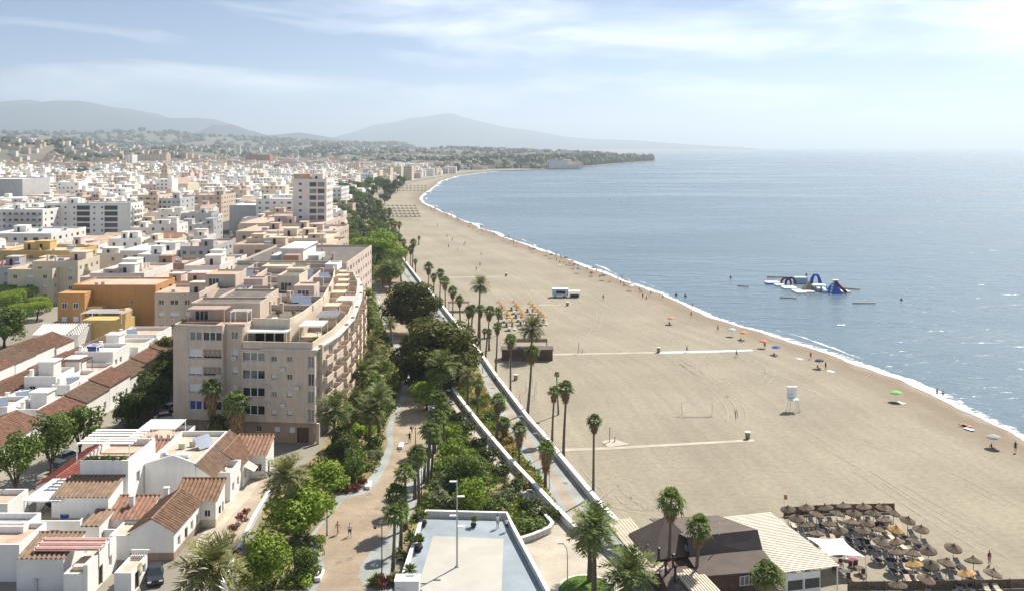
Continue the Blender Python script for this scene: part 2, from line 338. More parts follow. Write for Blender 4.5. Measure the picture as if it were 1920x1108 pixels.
for t_ in ([(1255,668),(1300,695),(1345,725),(1380,755),(1390,790)], [(1262,666),(1330,700),(1400,745),(1470,780),(1560,830),(1700,920),(1860,1010)], [(1262,668),(1320,710),(1365,760),(1370,795)], [(1500,820),(1620,890),(1760,980),(1900,1060)], [(1120,930),(1160,905),(1180,925),(1230,960)], [(1078,880),(1100,905),(1150,945),(1240,965)], [(1160,925),(1190,950),(1250,952)], [(960,470),(1060,520),(1160,570),(1280,625),(1420,690),(1600,760)], [(880,470),(930,520),(980,540),(1060,545),(1140,580),(1220,640)], [(1360,690),(1330,668),(1380,660),(1440,690),(1420,720),(1350,705)], [(1080,560),(1120,580),(1110,620),(1060,640)], [(1620,820),(1760,880),(1920,960)], [(820,430),(880,450),(960,500),(1000,560),(1100,610)]): track(t_)
# surf: two broken strips of foam following the waterline
def foam_mat():
    m = bpy.data.materials.new('foam'); m.use_nodes = True; M['foam'] = m
    t = m.node_tree; n = t.nodes; l = t.links; b = n['Principled BSDF']; b.inputs['Base Color'].default_value = (.86, .88, .88, 1); b.inputs['Roughness'].default_value = .9
    at = n.new('ShaderNodeAttribute'); at.attribute_name = 'cover'; tcn = n.new('ShaderNodeTexCoord')
    z = n.new('ShaderNodeTexNoise'); z.inputs['Scale'].default_value = .55; z.inputs['Detail'].default_value = 6; z.inputs['Roughness'].default_value = .65; l.new(tcn.outputs['Object'], z.inputs['Vector'])
    a = n.new('ShaderNodeMath'); a.operation = 'ADD'; l.new(z.outputs['Fac'], a.inputs[0]); l.new(at.outputs['Fac'], a.inputs[1])
    r = n.new('ShaderNodeMapRange'); r.inputs[1].default_value = .92; r.inputs[2].default_value = 1.12; l.new(a.outputs[0], r.inputs[0])
    tr = n.new('ShaderNodeBsdfTransparent'); ms = n.new('ShaderNodeMixShader'); l.new(r.outputs[0], ms.inputs[0]); l.new(tr.outputs[0], ms.inputs[1]); l.new(b.outputs[0], ms.inputs[2]); l.new(ms.outputs[0], n['Material Output'].inputs[0])
foam_mat()
def foam(name, off, width, zz, seed, amp, thin=0):
    b = MB(); att = []; Z = 120.0; k = 0
    prof = [0, .12, .25, .5, .8, 1]; cov = [0.1, .75, .62, .5, .3, 0.0]
    while Z < 1900:
        x = interp(water, Z); e = noise.noise(Vector((Z*.035, seed, 0)))*amp+noise.noise(Vector((Z*.14, seed, 3)))*amp*.35
        wv = width*(.75+.7*abs(noise.noise(Vector((Z*.02, seed, 9)))))*(1 if Z < 600 else 1+(Z-600)/900); s = noise.noise(Vector((Z*.028, seed, 5)))*(.35+thin*.6)-thin*.42
        for q, c in zip(prof, cov):
            b.v.append((x+off+e+wv*q, Z, zz+.10*math.sin(math.pi*q))); att.append(c+s if 0 < q < 1 else c-.2)
        Z += max(.7, Z*.004); k += 1
    for i in range(k-1):
        for j in range(5): b.f.append((i*6+j, i*6+j+1, (i+1)*6+j+1, (i+1)*6+j)); b.m.append(0)
    o = stuff(b.build(name, M['foam'], smooth=True)); a = o.data.attributes.new('cover', 'FLOAT', 'POINT'); a.data.foreach_set('value', att); return o
tag(foam('surf_foam', -2.4, 4.6, SEA+.06, 1.0, 2.4), 'white surf foam breaking along the edge of the sand', 'foam')
tag(foam('wave_crest', 3.6, 2.0, SEA+.02, 7.0, 2.0, .75), 'thin broken line of wave crest just off the beach', 'foam')
# land: one sheet for the town and the coast out to the mountains
def ground_mat():
    m = mat('town_ground', (.30, .27, .22), .95, .3, .02, .2, 2, col2=(.17, .16, .13), detail=8)
    return m
ground_mat()
tip = [(1180,306.5),(1225,303.6),(1232,303)]
lp = [(P(x, y, TOWN).x, P(x, y, TOWN).y) for x, y in ((1190,1118),(1150,1062),(1120,1030),(1085,1006),(1039,959),(1006,923),(956,870),(903,807),(870,765),(848,735),(862,700),(880,664),(838,607),(806,571),(780,541),(745,495),(728,468))]
lp += [(interp(wallw, Z)-.8, Z) for Z in rows if lp[-1][1]+6 < Z < 1850]
lp += [(P(x, y).x, P(x, y).y) for x, y in ((985,319.8),(1060,316),(1120,311.6),(1160,307.6),(1200,305.1),(1232,302.7))]
lp += [(470, 3300), (300, 3700), (420, 5200), (1300, 8000), (3300, 12500), (4600, 21000), (-26000, 24000), (-26000, 60), (lp[0][0]+4, 60), (lp[0][0]+4, 100)]
b = MB(); b.f.append(tuple(range(len(lp)))); b.m.append(0); b.v = [(x, y, TOWN if y < 1200 else 1.6) for x, y in lp]
b2 = MB(); b2.prism(lp, -2, TOWN)
struct(b2.build('ground', M['town_ground']))
# ---- promenades, plaza, paths
def pave_mat(name, c1, c2, scale, mortar=.35):
    m = bpy.data.materials.new(name); m.use_nodes = True; M[name] = m
    t = m.node_tree; n = t.nodes; l = t.links; b = n['Principled BSDF']; b.inputs['Roughness'].default_value = .85; b.inputs['Specular IOR Level'].default_value = .2
    tcn = n.new('ShaderNodeTexCoord'); br = n.new('ShaderNodeTexBrick'); br.inputs['Scale'].default_value = scale; br.inputs['Mortar Size'].default_value = .015
    br.inputs['Color1'].default_value = (*c1, 1); br.inputs['Color2'].default_value = (*c2, 1); br.inputs['Mortar'].default_value = tuple(x*mortar for x in c1)+(1,)
    l.new(tcn.outputs['Object'], br.inputs['Vector'])
    z = n.new('ShaderNodeTexNoise'); z.inputs['Scale'].default_value = .25; z.inputs['Detail'].default_value = 6; l.new(tcn.outputs['Object'], z.inputs['Vector'])
    r = n.new('ShaderNodeValToRGB'); r.color_ramp.elements[0].position = .3; r.color_ramp.elements[1].position = .7; r.color_ramp.elements[0].color = (.72, .70, .68, 1); r.color_ramp.elements[1].color = (1.05, 1.05, 1.05, 1); l.new(z.outputs['Fac'], r.inputs[0])
    mu = n.new('ShaderNodeMixRGB'); mu.blend_type = 'MULTIPLY'; mu.inputs[0].default_value = 1; l.new(br.outputs['Color'], mu.inputs[1]); l.new(r.outputs[0], mu.inputs[2]); l.new(mu.outputs[0], b.inputs['Base Color'])
pave_mat('pave_brown', (.42, .34, .25), (.355, .285, .21), 1.6)
pave_mat('pave_blue', (.40, .42, .40), (.34, .375, .365), 1.2)
pave_mat('pave_pink', (.45, .36, .28), (.38, .33, .28), 1.6)
pave_mat('pave_beige', (.52, .475, .39), (.48, .435, .36), 1.0, .6)
pave_mat('pave_grey', (.33, .34, .35), (.29, .30, .32), 1.0, .7)
pave_mat('pave_lattice', (.50, .43, .34), (.42, .34, .27), 2.2)
mat('plaza_white', (.43, .415, .37), .8, .12, .3, .05, 4, streak=0)
mat('plaza_blue', (.26, .31, .35), .7, .2, .25, .05, 4)
def sheet(name, pts, z, m, zs=None, kind='structure', parent=None):
    b = MB(); b.quad(*[P(x, y, z) for x, y in pts]); o = b.build(name, M[m], parent); o['kind'] = kind; return o
def slab(name, pts, z0, z1, m, parent=None):
    b = MB(); q = [P(x, y, z1) for x, y in pts]; b.prism([(p.x, p.y) for p in q], z0, z1); o = b.build(name, M[m], parent)
    if parent is None: struct(o)
    return o
promL = [(560,1118),(573,1106),(591,1081),(594,1058),(587,1039),(584,1000),(607,972),(632,931),(656,915),(679,908),(698,890),(715,862),(727,832),(724,805),(735,775),(748,752),(757,715),(757,700),(742,660),(722,610),(708,565),(700,530),(690,500),(672,450),(655,410)]
promR = [(690,400),(712,440),(735,475),(760,520),(790,560),(815,600),(850,660),(862,700),(835,730),(822,752),(812,790),(820,830),(812,870),(792,915),(770,965),(752,1010),(744,1040),(733,1108),(731,1118)]
sheet('promenade', promL+promR, TOWN+.02, 'pave_blue')
inL = [(590,1118),(610,1090),(617,1058),(606,1030),(600,1000),(625,965),(652,938),(690,925),(715,905),(735,870),(746,838),(744,800),(756,772),(768,745),(777,712),(772,690),(757,655),(735,610),(720,565),(712,530),(700,500),(682,452),(664,412)]
inR = [(682,410),(703,447),(722,480),(745,520),(772,560),(800,605),(828,660),(832,690),(812,720),(797,755),(788,795),(792,830),(778,865),(752,915),(738,955),(728,985),(716,1005),(690,1030),(668,1060),(664,1080),(676,1100),(684,1118)]
inL = [(x-(8 if y > 700 else 5), y) for x, y in inL]; inR = [(x+(8 if y > 700 else 5), y) for x, y in inR]
sheet('promenade_paving', inL+inR, TOWN+.026, 'pave_brown')
# ramp beside the garden
rampL = [(822,745),(847,757),(880,812),(900,832),(939,885),(992,942),(1019,975),(1036,998)]
rampR = [(1085,1006),(1039,959),(1006,923),(956,870),(903,807),(870,765),(848,735)]
sheet('ramp_path', rampL+rampR, TOWN+.02, 'pave_beige')
sheet('lower_court', [(1036,998),(1085,1006),(1120,1030),(1165,1075),(1190,1118),(1015,1118),(985,1050),(975,1020),(1000,1018)], TOWN+.016, 'pave_beige')
# planted strip and lower promenade
slab('planted_strip', [(848,735),(870,765),(903,807),(956,870),(1006,923),(1039,959),(1078,1000),(1078,985),(1044,947),(1014,892),(984,857),(943,789),(915,735),(898,690),(870,680)], -1, .8, 'soil')
lowL = [(1100,1005),(1072,978),(1044,947),(1014,892),(984,857),(943,789),(915,735),(898,690),(880,660),(838,605),(806,570),(780,540),(745,494),(728,468)]
lowR = [(744,472),(762,500),(800,548),(824,576),(855,615),(906,680),(930,716),(995,803),(1016,826),(1057,878),(1123,959),(1150,990),(1206,1050),(1270,1118),(1190,1118),(1150,1060)]
slab('lower_promenade', lowL+lowR, -1, LOW, 'pave_blue')
sheet('lower_promenade_paving', [(1082,978),(1058,947),(1030,892),(1000,857),(957,789),(928,735),(910,697),(918,707),(975,795),(995,825),(1035,880),(1083,950),(1105,985)], LOW+.006, 'pave_pink')
# garden bed between promenade and ramp, and the planting left of the promenade
slab('garden_bed', [(822,748),(847,760),(878,815),(900,836),(939,889),(992,946),(1019,979),(1033,996),(1000,1010),(980,1018),(940,962),(800,960),(770,1010),(755,1040),(748,1030),(770,968),(794,915),(815,870),(823,830),(815,790)], 0, TOWN+.12, 'soil')
slab('garden_bed', [(440,1118),(455,1060),(480,1000),(500,940),(530,905),(560,880),(590,855),(605,835),(640,770),(672,700),(676,640),(672,600),(672,560),(668,520),(660,470),(650,430),(652,412),(670,450),(688,500),(698,530),(706,565),(720,610),(740,660),(754,700),(754,714),(745,752),(732,775),(721,805),(724,832),(712,862),(696,888),(677,905),(654,912),(629,929),(604,970),(581,998),(584,1039),(590,1058),(588,1080),(571,1104),(558,1118)], 0, TOWN+.12, 'soil')
# lane in front of the houses
sheet('lane', [(330,1118),(345,1050),(375,1005),(400,975),(430,935),(470,905),(495,890),(510,905),(500,935),(470,990),(440,1040),(420,1080),(410,1118)], TOWN+.016, 'pave_lattice')
sheet('lane_footway', [(345,1050),(375,1005),(400,975),(430,925),(465,895),(485,905),(470,930),(430,970),(400,1010),(380,1050)], TOWN+.021, 'pave_beige')
# streets
sheet('street', [(412,640),(418,420),(421,360),(429,360),(432,420),(438,640)], TOWN+.016, 'asphalt')
sheet('street', [(40,1000),(110,890),(180,830),(235,780),(290,730),(322,690),(326,720),(330,790),(270,800),(200,850),(140,905),(80,1000)], TOWN+.012, 'asphalt')
# ---- mountains and hills as real terrain
def mt_mat(name, a, b_, s):
    mat(name, a, .95, .3, s, 0, col2=b_, detail=8)
mt_mat('hill_scrub', (.19, .165, .12), (.10, .10, .075), .012)
mt_mat('mountain_rock_hazed', (.08, .095, .10), (.04, .055, .065), .002)  # rock tinted blue: part of the distance haze is put into the colour
def ridge(name, prof, Z, depth, m, amp, seed, nx=150, ny=14, fs=1.0):
    b = MB(); x0, x1 = prof[0][0], prof[-1][0]
    for j in range(ny+1):
        t = j/ny*2-1; Y = Z+t*depth
        for i in range(nx+1):
            px = x0+(x1-x0)*i/nx; X = (px-CX)*Z/F; h = max(0, 50+(HY-interp(prof, px))*Z/F)
            k = max(0, 1-abs(t)**1.4)
            q = noise.fractal(Vector((X/depth*2.2*fs, Y/depth*2.2*fs, seed)), 1.0, 2.0, 6)
            hz = h*k*(1+.0*q)+amp*h*q*(k*(1-k)*3.2+.06)
            b.v.append((X, Y, max(-3, hz) if k > 0 else -5))
    for j in range(ny):
        for i in range(nx): n0 = j*(nx+1)+i; b.f.append((n0, n0+1, n0+nx+2, n0+nx+1)); b.m.append(0)
    return struct(b.build(name, M[m], smooth=True))
ridge('mountain', [(-400,235),(-200,205),(-60,212),(0,199),(40,191),(55,187),(75,193),(110,195),(145,190),(180,195),(215,203),(265,214),(315,222),(375,221),(400,228),(425,237),(470,252),(540,262),(620,268),(700,273)], 12500, 4200, 'mountain_rock_hazed', .5, 1)
ridge('mountain', [(300,268),(350,259),(400,247),(420,239),(433,233),(445,238),(470,247),(500,254),(530,252),(560,249),(600,255),(640,262),(720,270)], 9500, 1800, 'mountain_rock_hazed', .4, 2, 90)
ridge('mountain', [(580,275),(640,260),(680,243),(705,233),(740,229),(770,221),(800,219),(838,213),(852,214),(862,219),(900,228),(950,240),(1000,246),(1060,257),(1120,262),(1180,263),(1260,269),(1340,275)], 17500, 3800, 'mountain_rock_hazed', .4, 3)
HILL3 = ridge('foothill', [(-300,262),(-100,255),(0,256),(60,252),(100,249),(140,252),(200,252),(250,247),(290,245),(330,250),(370,256),(430,258),(500,262),(560,266),(640,270),(760,272)], 6500, 1700, 'hill_scrub', .5, 4)
HILL1 = ridge('hill', [(-200,268),(-60,262),(0,266),(20,263),(50,268),(75,272),(95,269),(115,264),(135,269),(165,277),(190,283),(230,286),(300,290)], 2300, 500, 'hill_scrub', .45, 5, 120, 16)
HILL2 = ridge('hill', [(150,282),(240,276),(300,277),(370,274),(440,279),(520,281),(600,279),(700,282),(780,280),(850,279),(900,281),(1000,284),(1080,287),(1150,292)], 3600, 500, 'hill_scrub', .5, 6, 120)
# ---- haze
hz = MB(); hz.box(-27000, 31000, -60, 61000, -4, 820)
hm = bpy.data.materials.new('haze_air'); hm.use_nodes = True; n = hm.node_tree.nodes; n.remove(n['Principled BSDF'])
pv = n.new('ShaderNodeVolumePrincipled'); pv.inputs['Color'].default_value = (.74, .87, 1.0, 1); pv.inputs['Density'].default_value = 1.1e-4; pv.inputs['Anisotropy'].default_value = .35
hm.node_tree.links.new(pv.outputs[0], n['Material Output'].inputs['Volume'])
ho = hz.build('haze', hm); tag(ho, 'pale sea haze over the coast and the town', 'haze', None, 'stuff')
# ------------------------------------------------------------------ people (one continuous skinned body each)
def body_mesh(key, chain, cloth):
    """chain: list of (name, parent, pos, radius); cloth(z, y, x) -> material slot"""
    me = bpy.data.meshes.new('body'); idx = {n_: i for i, (n_, *_r) in enumerate(chain)}
    me.from_pydata([c[2] for c in chain], [(idx[c[1]], idx[c[0]]) for c in chain if c[1]], [])
    o = bpy.data.objects.new('tmp_body', me); COL.objects.link(o); md = o.modifiers.new('s', 'SKIN'); sk = me.skin_vertices[0].data if me.skin_vertices else None
    if sk is None:
        bpy.context.view_layer.objects.active = o
    sk = me.skin_vertices[0].data
    for i, c in enumerate(chain): sk[i].radius = c[3] if isinstance(c[3], tuple) else (c[3], c[3]); sk[i].use_root = (i == 0)
    sb = o.modifiers.new('d', 'SUBSURF'); sb.levels = 1; sb.render_levels = 1
    dg = bpy.context.evaluated_depsgraph_get(); out = bpy.data.meshes.new_from_object(o.evaluated_get(dg)); bpy.data.objects.remove(o); out.name = 'body'
    for p in out.polygons: p.use_smooth = True; c = p.center; p.material_index = cloth(c)
    return out
def pose(kind):
    c = [('hip', None, (0, 0, .92), (.15, .11)), ('waist', 'hip', (0, 0, 1.08), (.13, .10)), ('chest', 'waist', (0, 0, 1.30), (.16, .11)), ('neck', 'chest', (0, .0, 1.47), .055), ('chin', 'neck', (0, -.02, 1.55), .07), ('head', 'chin', (0, -.01, 1.66), .10), ('crown', 'head', (0, .0, 1.74), .06)]
    sw = {'stand': 0, 'walk': .22}.get(kind, 0)
    for s, nm in ((-1, 'l'), (1, 'r')):
        f = sw*s
        c += [('sh'+nm, 'chest', (s*.17, 0, 1.40), .06), ('el'+nm, 'sh'+nm, (s*.25, f*.5+.02, 1.14), .045), ('wr'+nm, 'el'+nm, (s*.26, f*.9-.06, .92), .033), ('pa'+nm, 'wr'+nm, (s*.26, f*.95-.08, .84), .04), ('fi'+nm, 'pa'+nm, (s*.255, f*.95-.10, .76), .02),
              ('th'+nm, 'hip', (s*.10, -f*.3, .80), .095), ('kn'+nm, 'th'+nm, (s*.11, -f*.9-.02, .49), .062), ('an'+nm, 'kn'+nm, (s*.11, -f*1.2+.04*abs(f), .09), .042), ('to'+nm, 'an'+nm, (s*.12, -f*1.2-.15, .035), .035)]
    if kind == 'sit':
        q = {'hip': (0, 0, .2), 'waist': (0, .08, .36), 'chest': (0, .14, .58), 'neck': (0, .14, .75), 'chin': (0, .11, .83), 'head': (0, .12, .94), 'crown': (0, .13, 1.02)}
        for s, nm in ((-1, 'l'), (1, 'r')): q.update({'sh'+nm: (s*.17, .14, .68), 'el'+nm: (s*.26, .24, .42), 'wr'+nm: (s*.24, .30, .2), 'pa'+nm: (s*.24, .34, .1), 'fi'+nm: (s*.24, .38, .04), 'th'+nm: (s*.10, -.12, .19), 'kn'+nm: (s*.12, -.46, .44), 'an'+nm: (s*.12, -.66, .09), 'to'+nm: (s*.12, -.82, .04)})
        c = [(a, b_, q[a], r_) for a, b_, _, r_ in c]
    if kind == 'lie': c = [(a, b_, (p[0], p[2]-.9, .12+.0*p[1]), r_) for a, b_, p, r_ in c]
    return c
BODY = {}
def person(lb, x, y, z, kind='stand', top='cloth_white_cloth', bottom='cloth_navy', rz=0.0, hair='cloth_black', sc_=1.0, world=None, group=None):
    k = (kind, top, bottom, hair)
    if k not in BODY:
        me = POSES[kind].copy()
        for m_ in ('skin', top, bottom, hair): me.materials.append(M[m_])
        BODY[k] = me
    p = world or P(x, y, z); o = ob('person', BODY[k], None, p, rz, sc_); return tag(o, lb, 'person', group)
def pose_mesh(kind):
        def cl(c):
            if kind in ('stand', 'walk'):
                if c.z > 1.66 or (c.z > 1.56 and c.y > .02): return 3
                if c.z > 1.46: return 0
                if c.z > 1.02 and abs(c.x) < .215: return 1
                if c.z > .52 and abs(c.x) < .2: return 2
                return 0
            if kind == 'sit':
                if c.z > .93 or (c.z > .84 and c.y > .15): return 3
                if c.z > .74: return 0
                if c.z > .32 and abs(c.x) < .215 and c.y > -.02: return 1
                if c.y > -.3: return 2
                return 0
            if c.y > .76: return 3
            if .12 < c.y < .56 and abs(c.x) < .215: return 1
            if -.3 < c.y <= .12: return 2
            return 0
        return body_mesh(kind, pose(kind), cl)
POSES = {k_: pose_mesh(k_) for k_ in ('stand', 'walk', 'sit', 'lie')}
# ------------------------------------------------------------------ vegetation: shared meshes
def frond_date(b, az, el, Lf, droop, rr, nst=11):
    ca, sa = math.cos(az), math.sin(az); pts = []; x = z = 0.0; a = el
    for i in range(nst+1):
        pts.append(Vector((x*ca, x*sa, z))); st = Lf/nst; x += math.cos(a)*st; z += math.sin(a)*st; a -= droop/nst*(.5+i/nst)
    side = Vector((-sa, ca, 0))
    for i in range(nst):
        p, q = pts[i], pts[i+1]; wd = .022*(1-i/nst)+.006
        b.quad(p-side*wd, p+side*wd, q+side*wd*.8, q-side*wd*.8)
        if i < 2: continue
        t = (q-p).normalized(); up = side.cross(t)
        ln = .30*math.sin(math.pi*min(1, (i-1)/(nst-1)*.86+.14))+.05
        for s in (-1, 1):
            for h in (.0, .5)[:1 if i % 2 else 2]:
                r0 = p+(q-p)*h
                d = (side*s*.80+t*.62-up*(.10+.30*rr.random())+Vector((0, 0, -.18))).normalized(); e = r0+d*ln*(.8+.4*rr.random())
                b.quad(r0-t*.027, r0+t*.027, e+t*.008, e-t*.008)
def date_crown(seed, n=48):
    rr = random.Random(seed); b = MB()
    for i in range(n):
        u = i/(n-1); el = math.radians(84-118*u**.85+rr.uniform(-8, 8)); frond_date(b, i*2.39996+rr.uniform(-.2, .2), el, 1.0*(.82+.25*rr.random())*(1 if u < .8 else .85), .9+.7*rr.random(), rr)
    return b
def fan_leaf(b, az, el, pet, rad, rr, nb=9, fold=.25, droop=.5):
    ca, sa = math.cos(az), math.sin(az)
    t = Vector((math.cos(el)*ca, math.cos(el)*sa, math.sin(el))); side = Vector((-sa, ca, 0)); up = side.cross(t)*-1
    if up.z < 0: up = -up
    c = t*pet; b.quad(-side*.012, side*.012, c+side*.01, c-side*.01)
    for k in range(nb):
        a = (k/(nb-1)-.5)*math.radians(210); d = (t*math.cos(a)+side*math.sin(a)); r = rad*(.85+.3*rr.random())*(1-.25*abs(a)/2)
        w = side*math.cos(a)-t*math.sin(a); m = c+d*r*.6+up*fold*rad*.25*(1 if k % 2 else -1)*.6; e = c+d*r+Vector((0, 0, -droop*r*(.5+rr.random()*.6)))
        b.quad(c, m-w*rad*.13, e, m+w*rad*.13)
def fan_crown(seed, n=34):
    rr = random.Random(seed); b = MB()
    for i in range(n):
        u = i/(n-1); fan_leaf(b, i*2.39996+rr.uniform(-.25, .25), math.radians(86-112*u+rr.uniform(-8, 8)), .5*(.8+.4*rr.random()), .52, rr)
    return b
def fan_skirt(seed, n=30, low=1.0):
    rr = random.Random(seed); b = MB()
    for i in range(n):
        u = i/(n-1); az = i*2.39996; z0 = -low*.75*u
        b2 = MB(); fan_leaf(b2, az, math.radians(-40-42*min(1, u*1.5)+rr.uniform(-8, 8)), .45, .5, rr, 7, .2, .35)
        k = len(b.v); b.v += [(x, y, z+z0) for x, y, z in b2.v]; b.f += [tuple(k+j for j in f) for f in b2.f]; b.m += b2.m
    return b
def leafq(b, p, s, rr, out=None):
    d = Vector((rr.gauss(0, 1), rr.gauss(0, 1), rr.gauss(0, 1)+.25))
    if out is not None: d = d*.75+out*1.1
    d.normalize(); a = d.orthogonal().normalized(); a.rotate(Matrix.Rotation(rr.random()*6.28, 3, d)); c = d.cross(a)
    b.quad(p-a*s, p-c*s*.55, p+a*s, p+c*s*.55)
def crown(seed, lobes=16, leaves=2600, size=.055, flat=1.0, lr=.36, low=-.55, top=1.0, fill=.25):
    rr = random.Random(seed); b = MB(); cs = []
    while len(cs) < lobes:
        v = Vector((rr.uniform(-1, 1), rr.uniform(-1, 1), rr.uniform(low, top)))
        if .30 < v.length < .80 and all((v-c[0]).length > lr*.55 for c in cs): cs.append((v*(1-lr*.28), lr*rr.uniform(.72, 1.2)))
        elif rr.random() < .003: cs.append((v.normalized()*.6, lr))
    per = leaves//lobes
    for c, r in cs:
        for _ in range(per):
            d = Vector((rr.gauss(0, 1), rr.gauss(0, 1), rr.gauss(0, 1)*.85+.15)).normalized()
            q = r*(1-fill*rr.random()**1.6) if rr.random() < .82 else r*rr.uniform(.2, 1.18)
            p = c+Vector((d.x*q, d.y*q, d.z*q*flat)); leafq(b, p, size*rr.uniform(.7, 1.35), rr, d)
    return b
def trimmed(seed, leaves=5200, size=.055):
    rr = random.Random(seed); b = MB()
    for _ in range(leaves):
        a = rr.random()*6.283; u = rr.random()
        if u < .5: r = math.sqrt(rr.random()); z = 1.0-.22*r**4; d = Vector((0, 0, 1))
        else: r = 1.0; z = rr.uniform(.05, .95); r -= .14*max(0, z-.7)/.3+.10*max(0, .3-z)/.3; d = Vector((math.cos(a), math.sin(a), 0))
        r *= .96+.06*math.sin(a*5+seed)+rr.uniform(-.04, .03)
        leafq(b, Vector((math.cos(a)*r, math.sin(a)*r, z)), size*rr.uniform(.7, 1.2), rr, d)
    return b
def shrub(seed, leaves=700, size=.10, spiky=False):
    rr = random.Random(seed); b = MB()
    if spiky:
        for i in range(70):
            az = i*2.4; el = math.radians(rr.uniform(10, 85)); d = Vector((math.cos(az)*math.cos(el), math.sin(az)*math.cos(el), math.sin(el))); s = Vector((-math.sin(az), math.cos(az), 0))*.06
            L_ = rr.uniform(.8, 1.15); m = d*L_*.6+Vector((0, 0, .05)); e = d*L_-Vector((0, 0, .22)); b.quad(-s*.6, s*.6, m+s, e); b.quad(-s*.6, m+s, e, m-s)
        return b
    cs = [(Vector((rr.uniform(-.6, .6), rr.uniform(-.6, .6), rr.uniform(.2, .62))), rr.uniform(.28, .46)) for _ in range(9)]
    for _ in range(leaves):
        c, r = rr.choice(cs); d = Vector((rr.gauss(0, 1), rr.gauss(0, 1), rr.gauss(0, .9)+.35)).normalized(); p = c+d*r*rr.uniform(.75, 1.08)
        leafq(b, Vector((p.x, p.y, max(.02, p.z))), size*rr.uniform(.7, 1.3), rr, d)
    return b
def trunk_mesh(n=9, rings=14, seed=0, flare=.35):
    b = MB(); rr = random.Random(seed); ph = rr.random()*6
    for i in range(rings+1):
        u = i/rings; r = (1+flare*(1-u)**4)*(1-.28*u)*(1+.07*(i % 2)); ox = .5*math.sin(u*3+ph)*u; oy = .5*math.cos(u*2.3+ph)*u*(1-u)
        for j in range(n): b.v.append((ox+r*math.cos(j/n*6.2832), oy+r*math.sin(j/n*6.2832), u))
    for i in range(rings):
        for j in range(n): b.f.append((i*n+j, i*n+(j+1) % n, (i+1)*n+(j+1) % n, (i+1)*n+j)); b.m.append(0)
    return b
def limb_mesh(seed, n=7, spread=.75, fork=.3):
    """tree trunk with tapered limbs; unit height = crown centre"""
    rr = random.Random(seed); b = MB(); b.tube([(0, 0, 0), (.01, 0, fork*.5), (0, .01, fork), (0, 0, fork+.1)], [.075, .055, .05, .035], 7)
    for i in range(n):
        a = i/n*6.283+rr.uniform(-.3, .3); s = spread*rr.uniform(.6, 1); h = rr.uniform(.85, 1.15)
        b.tube([(0, 0, fork-.02), (math.cos(a)*s*.35, math.sin(a)*s*.35, fork+(h-fork)*.5), (math.cos(a)*s*.8, math.sin(a)*s*.8, h)], [.042, .026, .008], 5)
    return b
PALM = [date_crown(i, 34).mesh('date_palm_crown', M['palm_olive' if i % 2 else 'palm_green']) for i in range(4)]
FAN = [fan_crown(10+i).mesh('fan_palm_crown', M['palm_fan']) for i in range(4)]
SKIRT = [fan_skirt(20+i, 26, .8).mesh('dead_leaves', M['palm_dead']) for i in range(3)]
SKIRTL = fan_skirt(29, 46, 1.7).mesh('dead_leaves', M['palm_dead'])
PTR = [trunk_mesh(9, 14, i).mesh('palm_trunk', M['trunk_palm'], True) for i in range(3)]
LIMB = [limb_mesh(i).mesh('tree_limbs', M['trunk_tree'], True) for i in range(3)]
CROWN = {}
for k, mm in (('bright', 'leaf_bright'), ('mid', 'leaf_mid'), ('dark', 'leaf_dark'), ('grey', 'leaf_grey')):
    CROWN[k] = [crown(40+i, 18, 3400, .062).mesh('crown', M[mm]) for i in range(2)]
CROWN['big'] = [crown(60+i, 40, 17000, .04, .85, .32, -.75).mesh('crown', M['leaf_pine']) for i in range(2)]
CROWN['bigbright'] = [crown(63, 26, 8000, .042, .8, .32, -.4).mesh('crown', M['leaf_bright'])]
CROWN['far'] = [crown(70+i, 11, 700, .12).mesh('crown', M['leaf_mid']) for i in range(2)]
CROWN['fardark'] = [crown(75+i, 11, 700, .12).mesh('crown', M['far_green']) for i in range(2)]
CROWN['trim'] = [trimmed(80+i).mesh('crown', M['leaf_bright']) for i in range(2)]
SHRUB = {k: [shrub(90+i).mesh('foliage', M[mm]) for i in range(2)] for k, mm in (('bright', 'leaf_bright'), ('mid', 'leaf_mid'), ('dark', 'leaf_dark'), ('grey', 'leaf_grey'), ('dry', 'leaf_dry'), ('red', 'leaf_red'))}
SHRUB['spiky'] = [shrub(99, spiky=True).mesh('foliage', M['palm_green'])]
# ------------------------------------------------------------------ vegetation: placing
def palm(kind, xb, yb, xc, yc, Rm, label, z=0.0, group=None, tr=.2, skirt=None):
    p = P(xb, yb, z); h = max(.8, Hpx(yb, yc, z)); dx = (xc-xb)*(HH-z)/(yb-HY)
    r = T('date_palm' if kind == 'D' else 'fan_palm', label, 'palm tree', p, R.random()*6.28 if abs(dx) < .3 else 0, group)
    if abs(dx) >= .3: r.rotation_euler = (R.uniform(-.04, .04), math.atan2(dx, h), 0)
    else: r.rotation_euler = (R.uniform(-.045, .045), R.uniform(-.045, .045), R.random()*6.28)
    Rm *= R.uniform(.86, 1.16); tr *= R.uniform(.85, 1.2)
    i = R.randrange(99)
    ob('trunk', PTR[i % 3], r, None, 0, (tr*(1.3 if kind == 'D' else 1), tr*(1.3 if kind == 'D' else 1), h))
    if kind == 'D':
        ob('crown', PALM[i % 4], r, (0, 0, h-.1), R.random()*6, Rm)
    else:
        ob('crown', FAN[i % 4], r, (0, 0, h), R.random()*6, Rm)
        if skirt != 0: ob('dead_leaves', SKIRTL if skirt == 'long' else SKIRT[i % 3], r, (0, 0, h-.05), R.random()*6, Rm*(.9 if skirt != 'long' else 1))
    return r
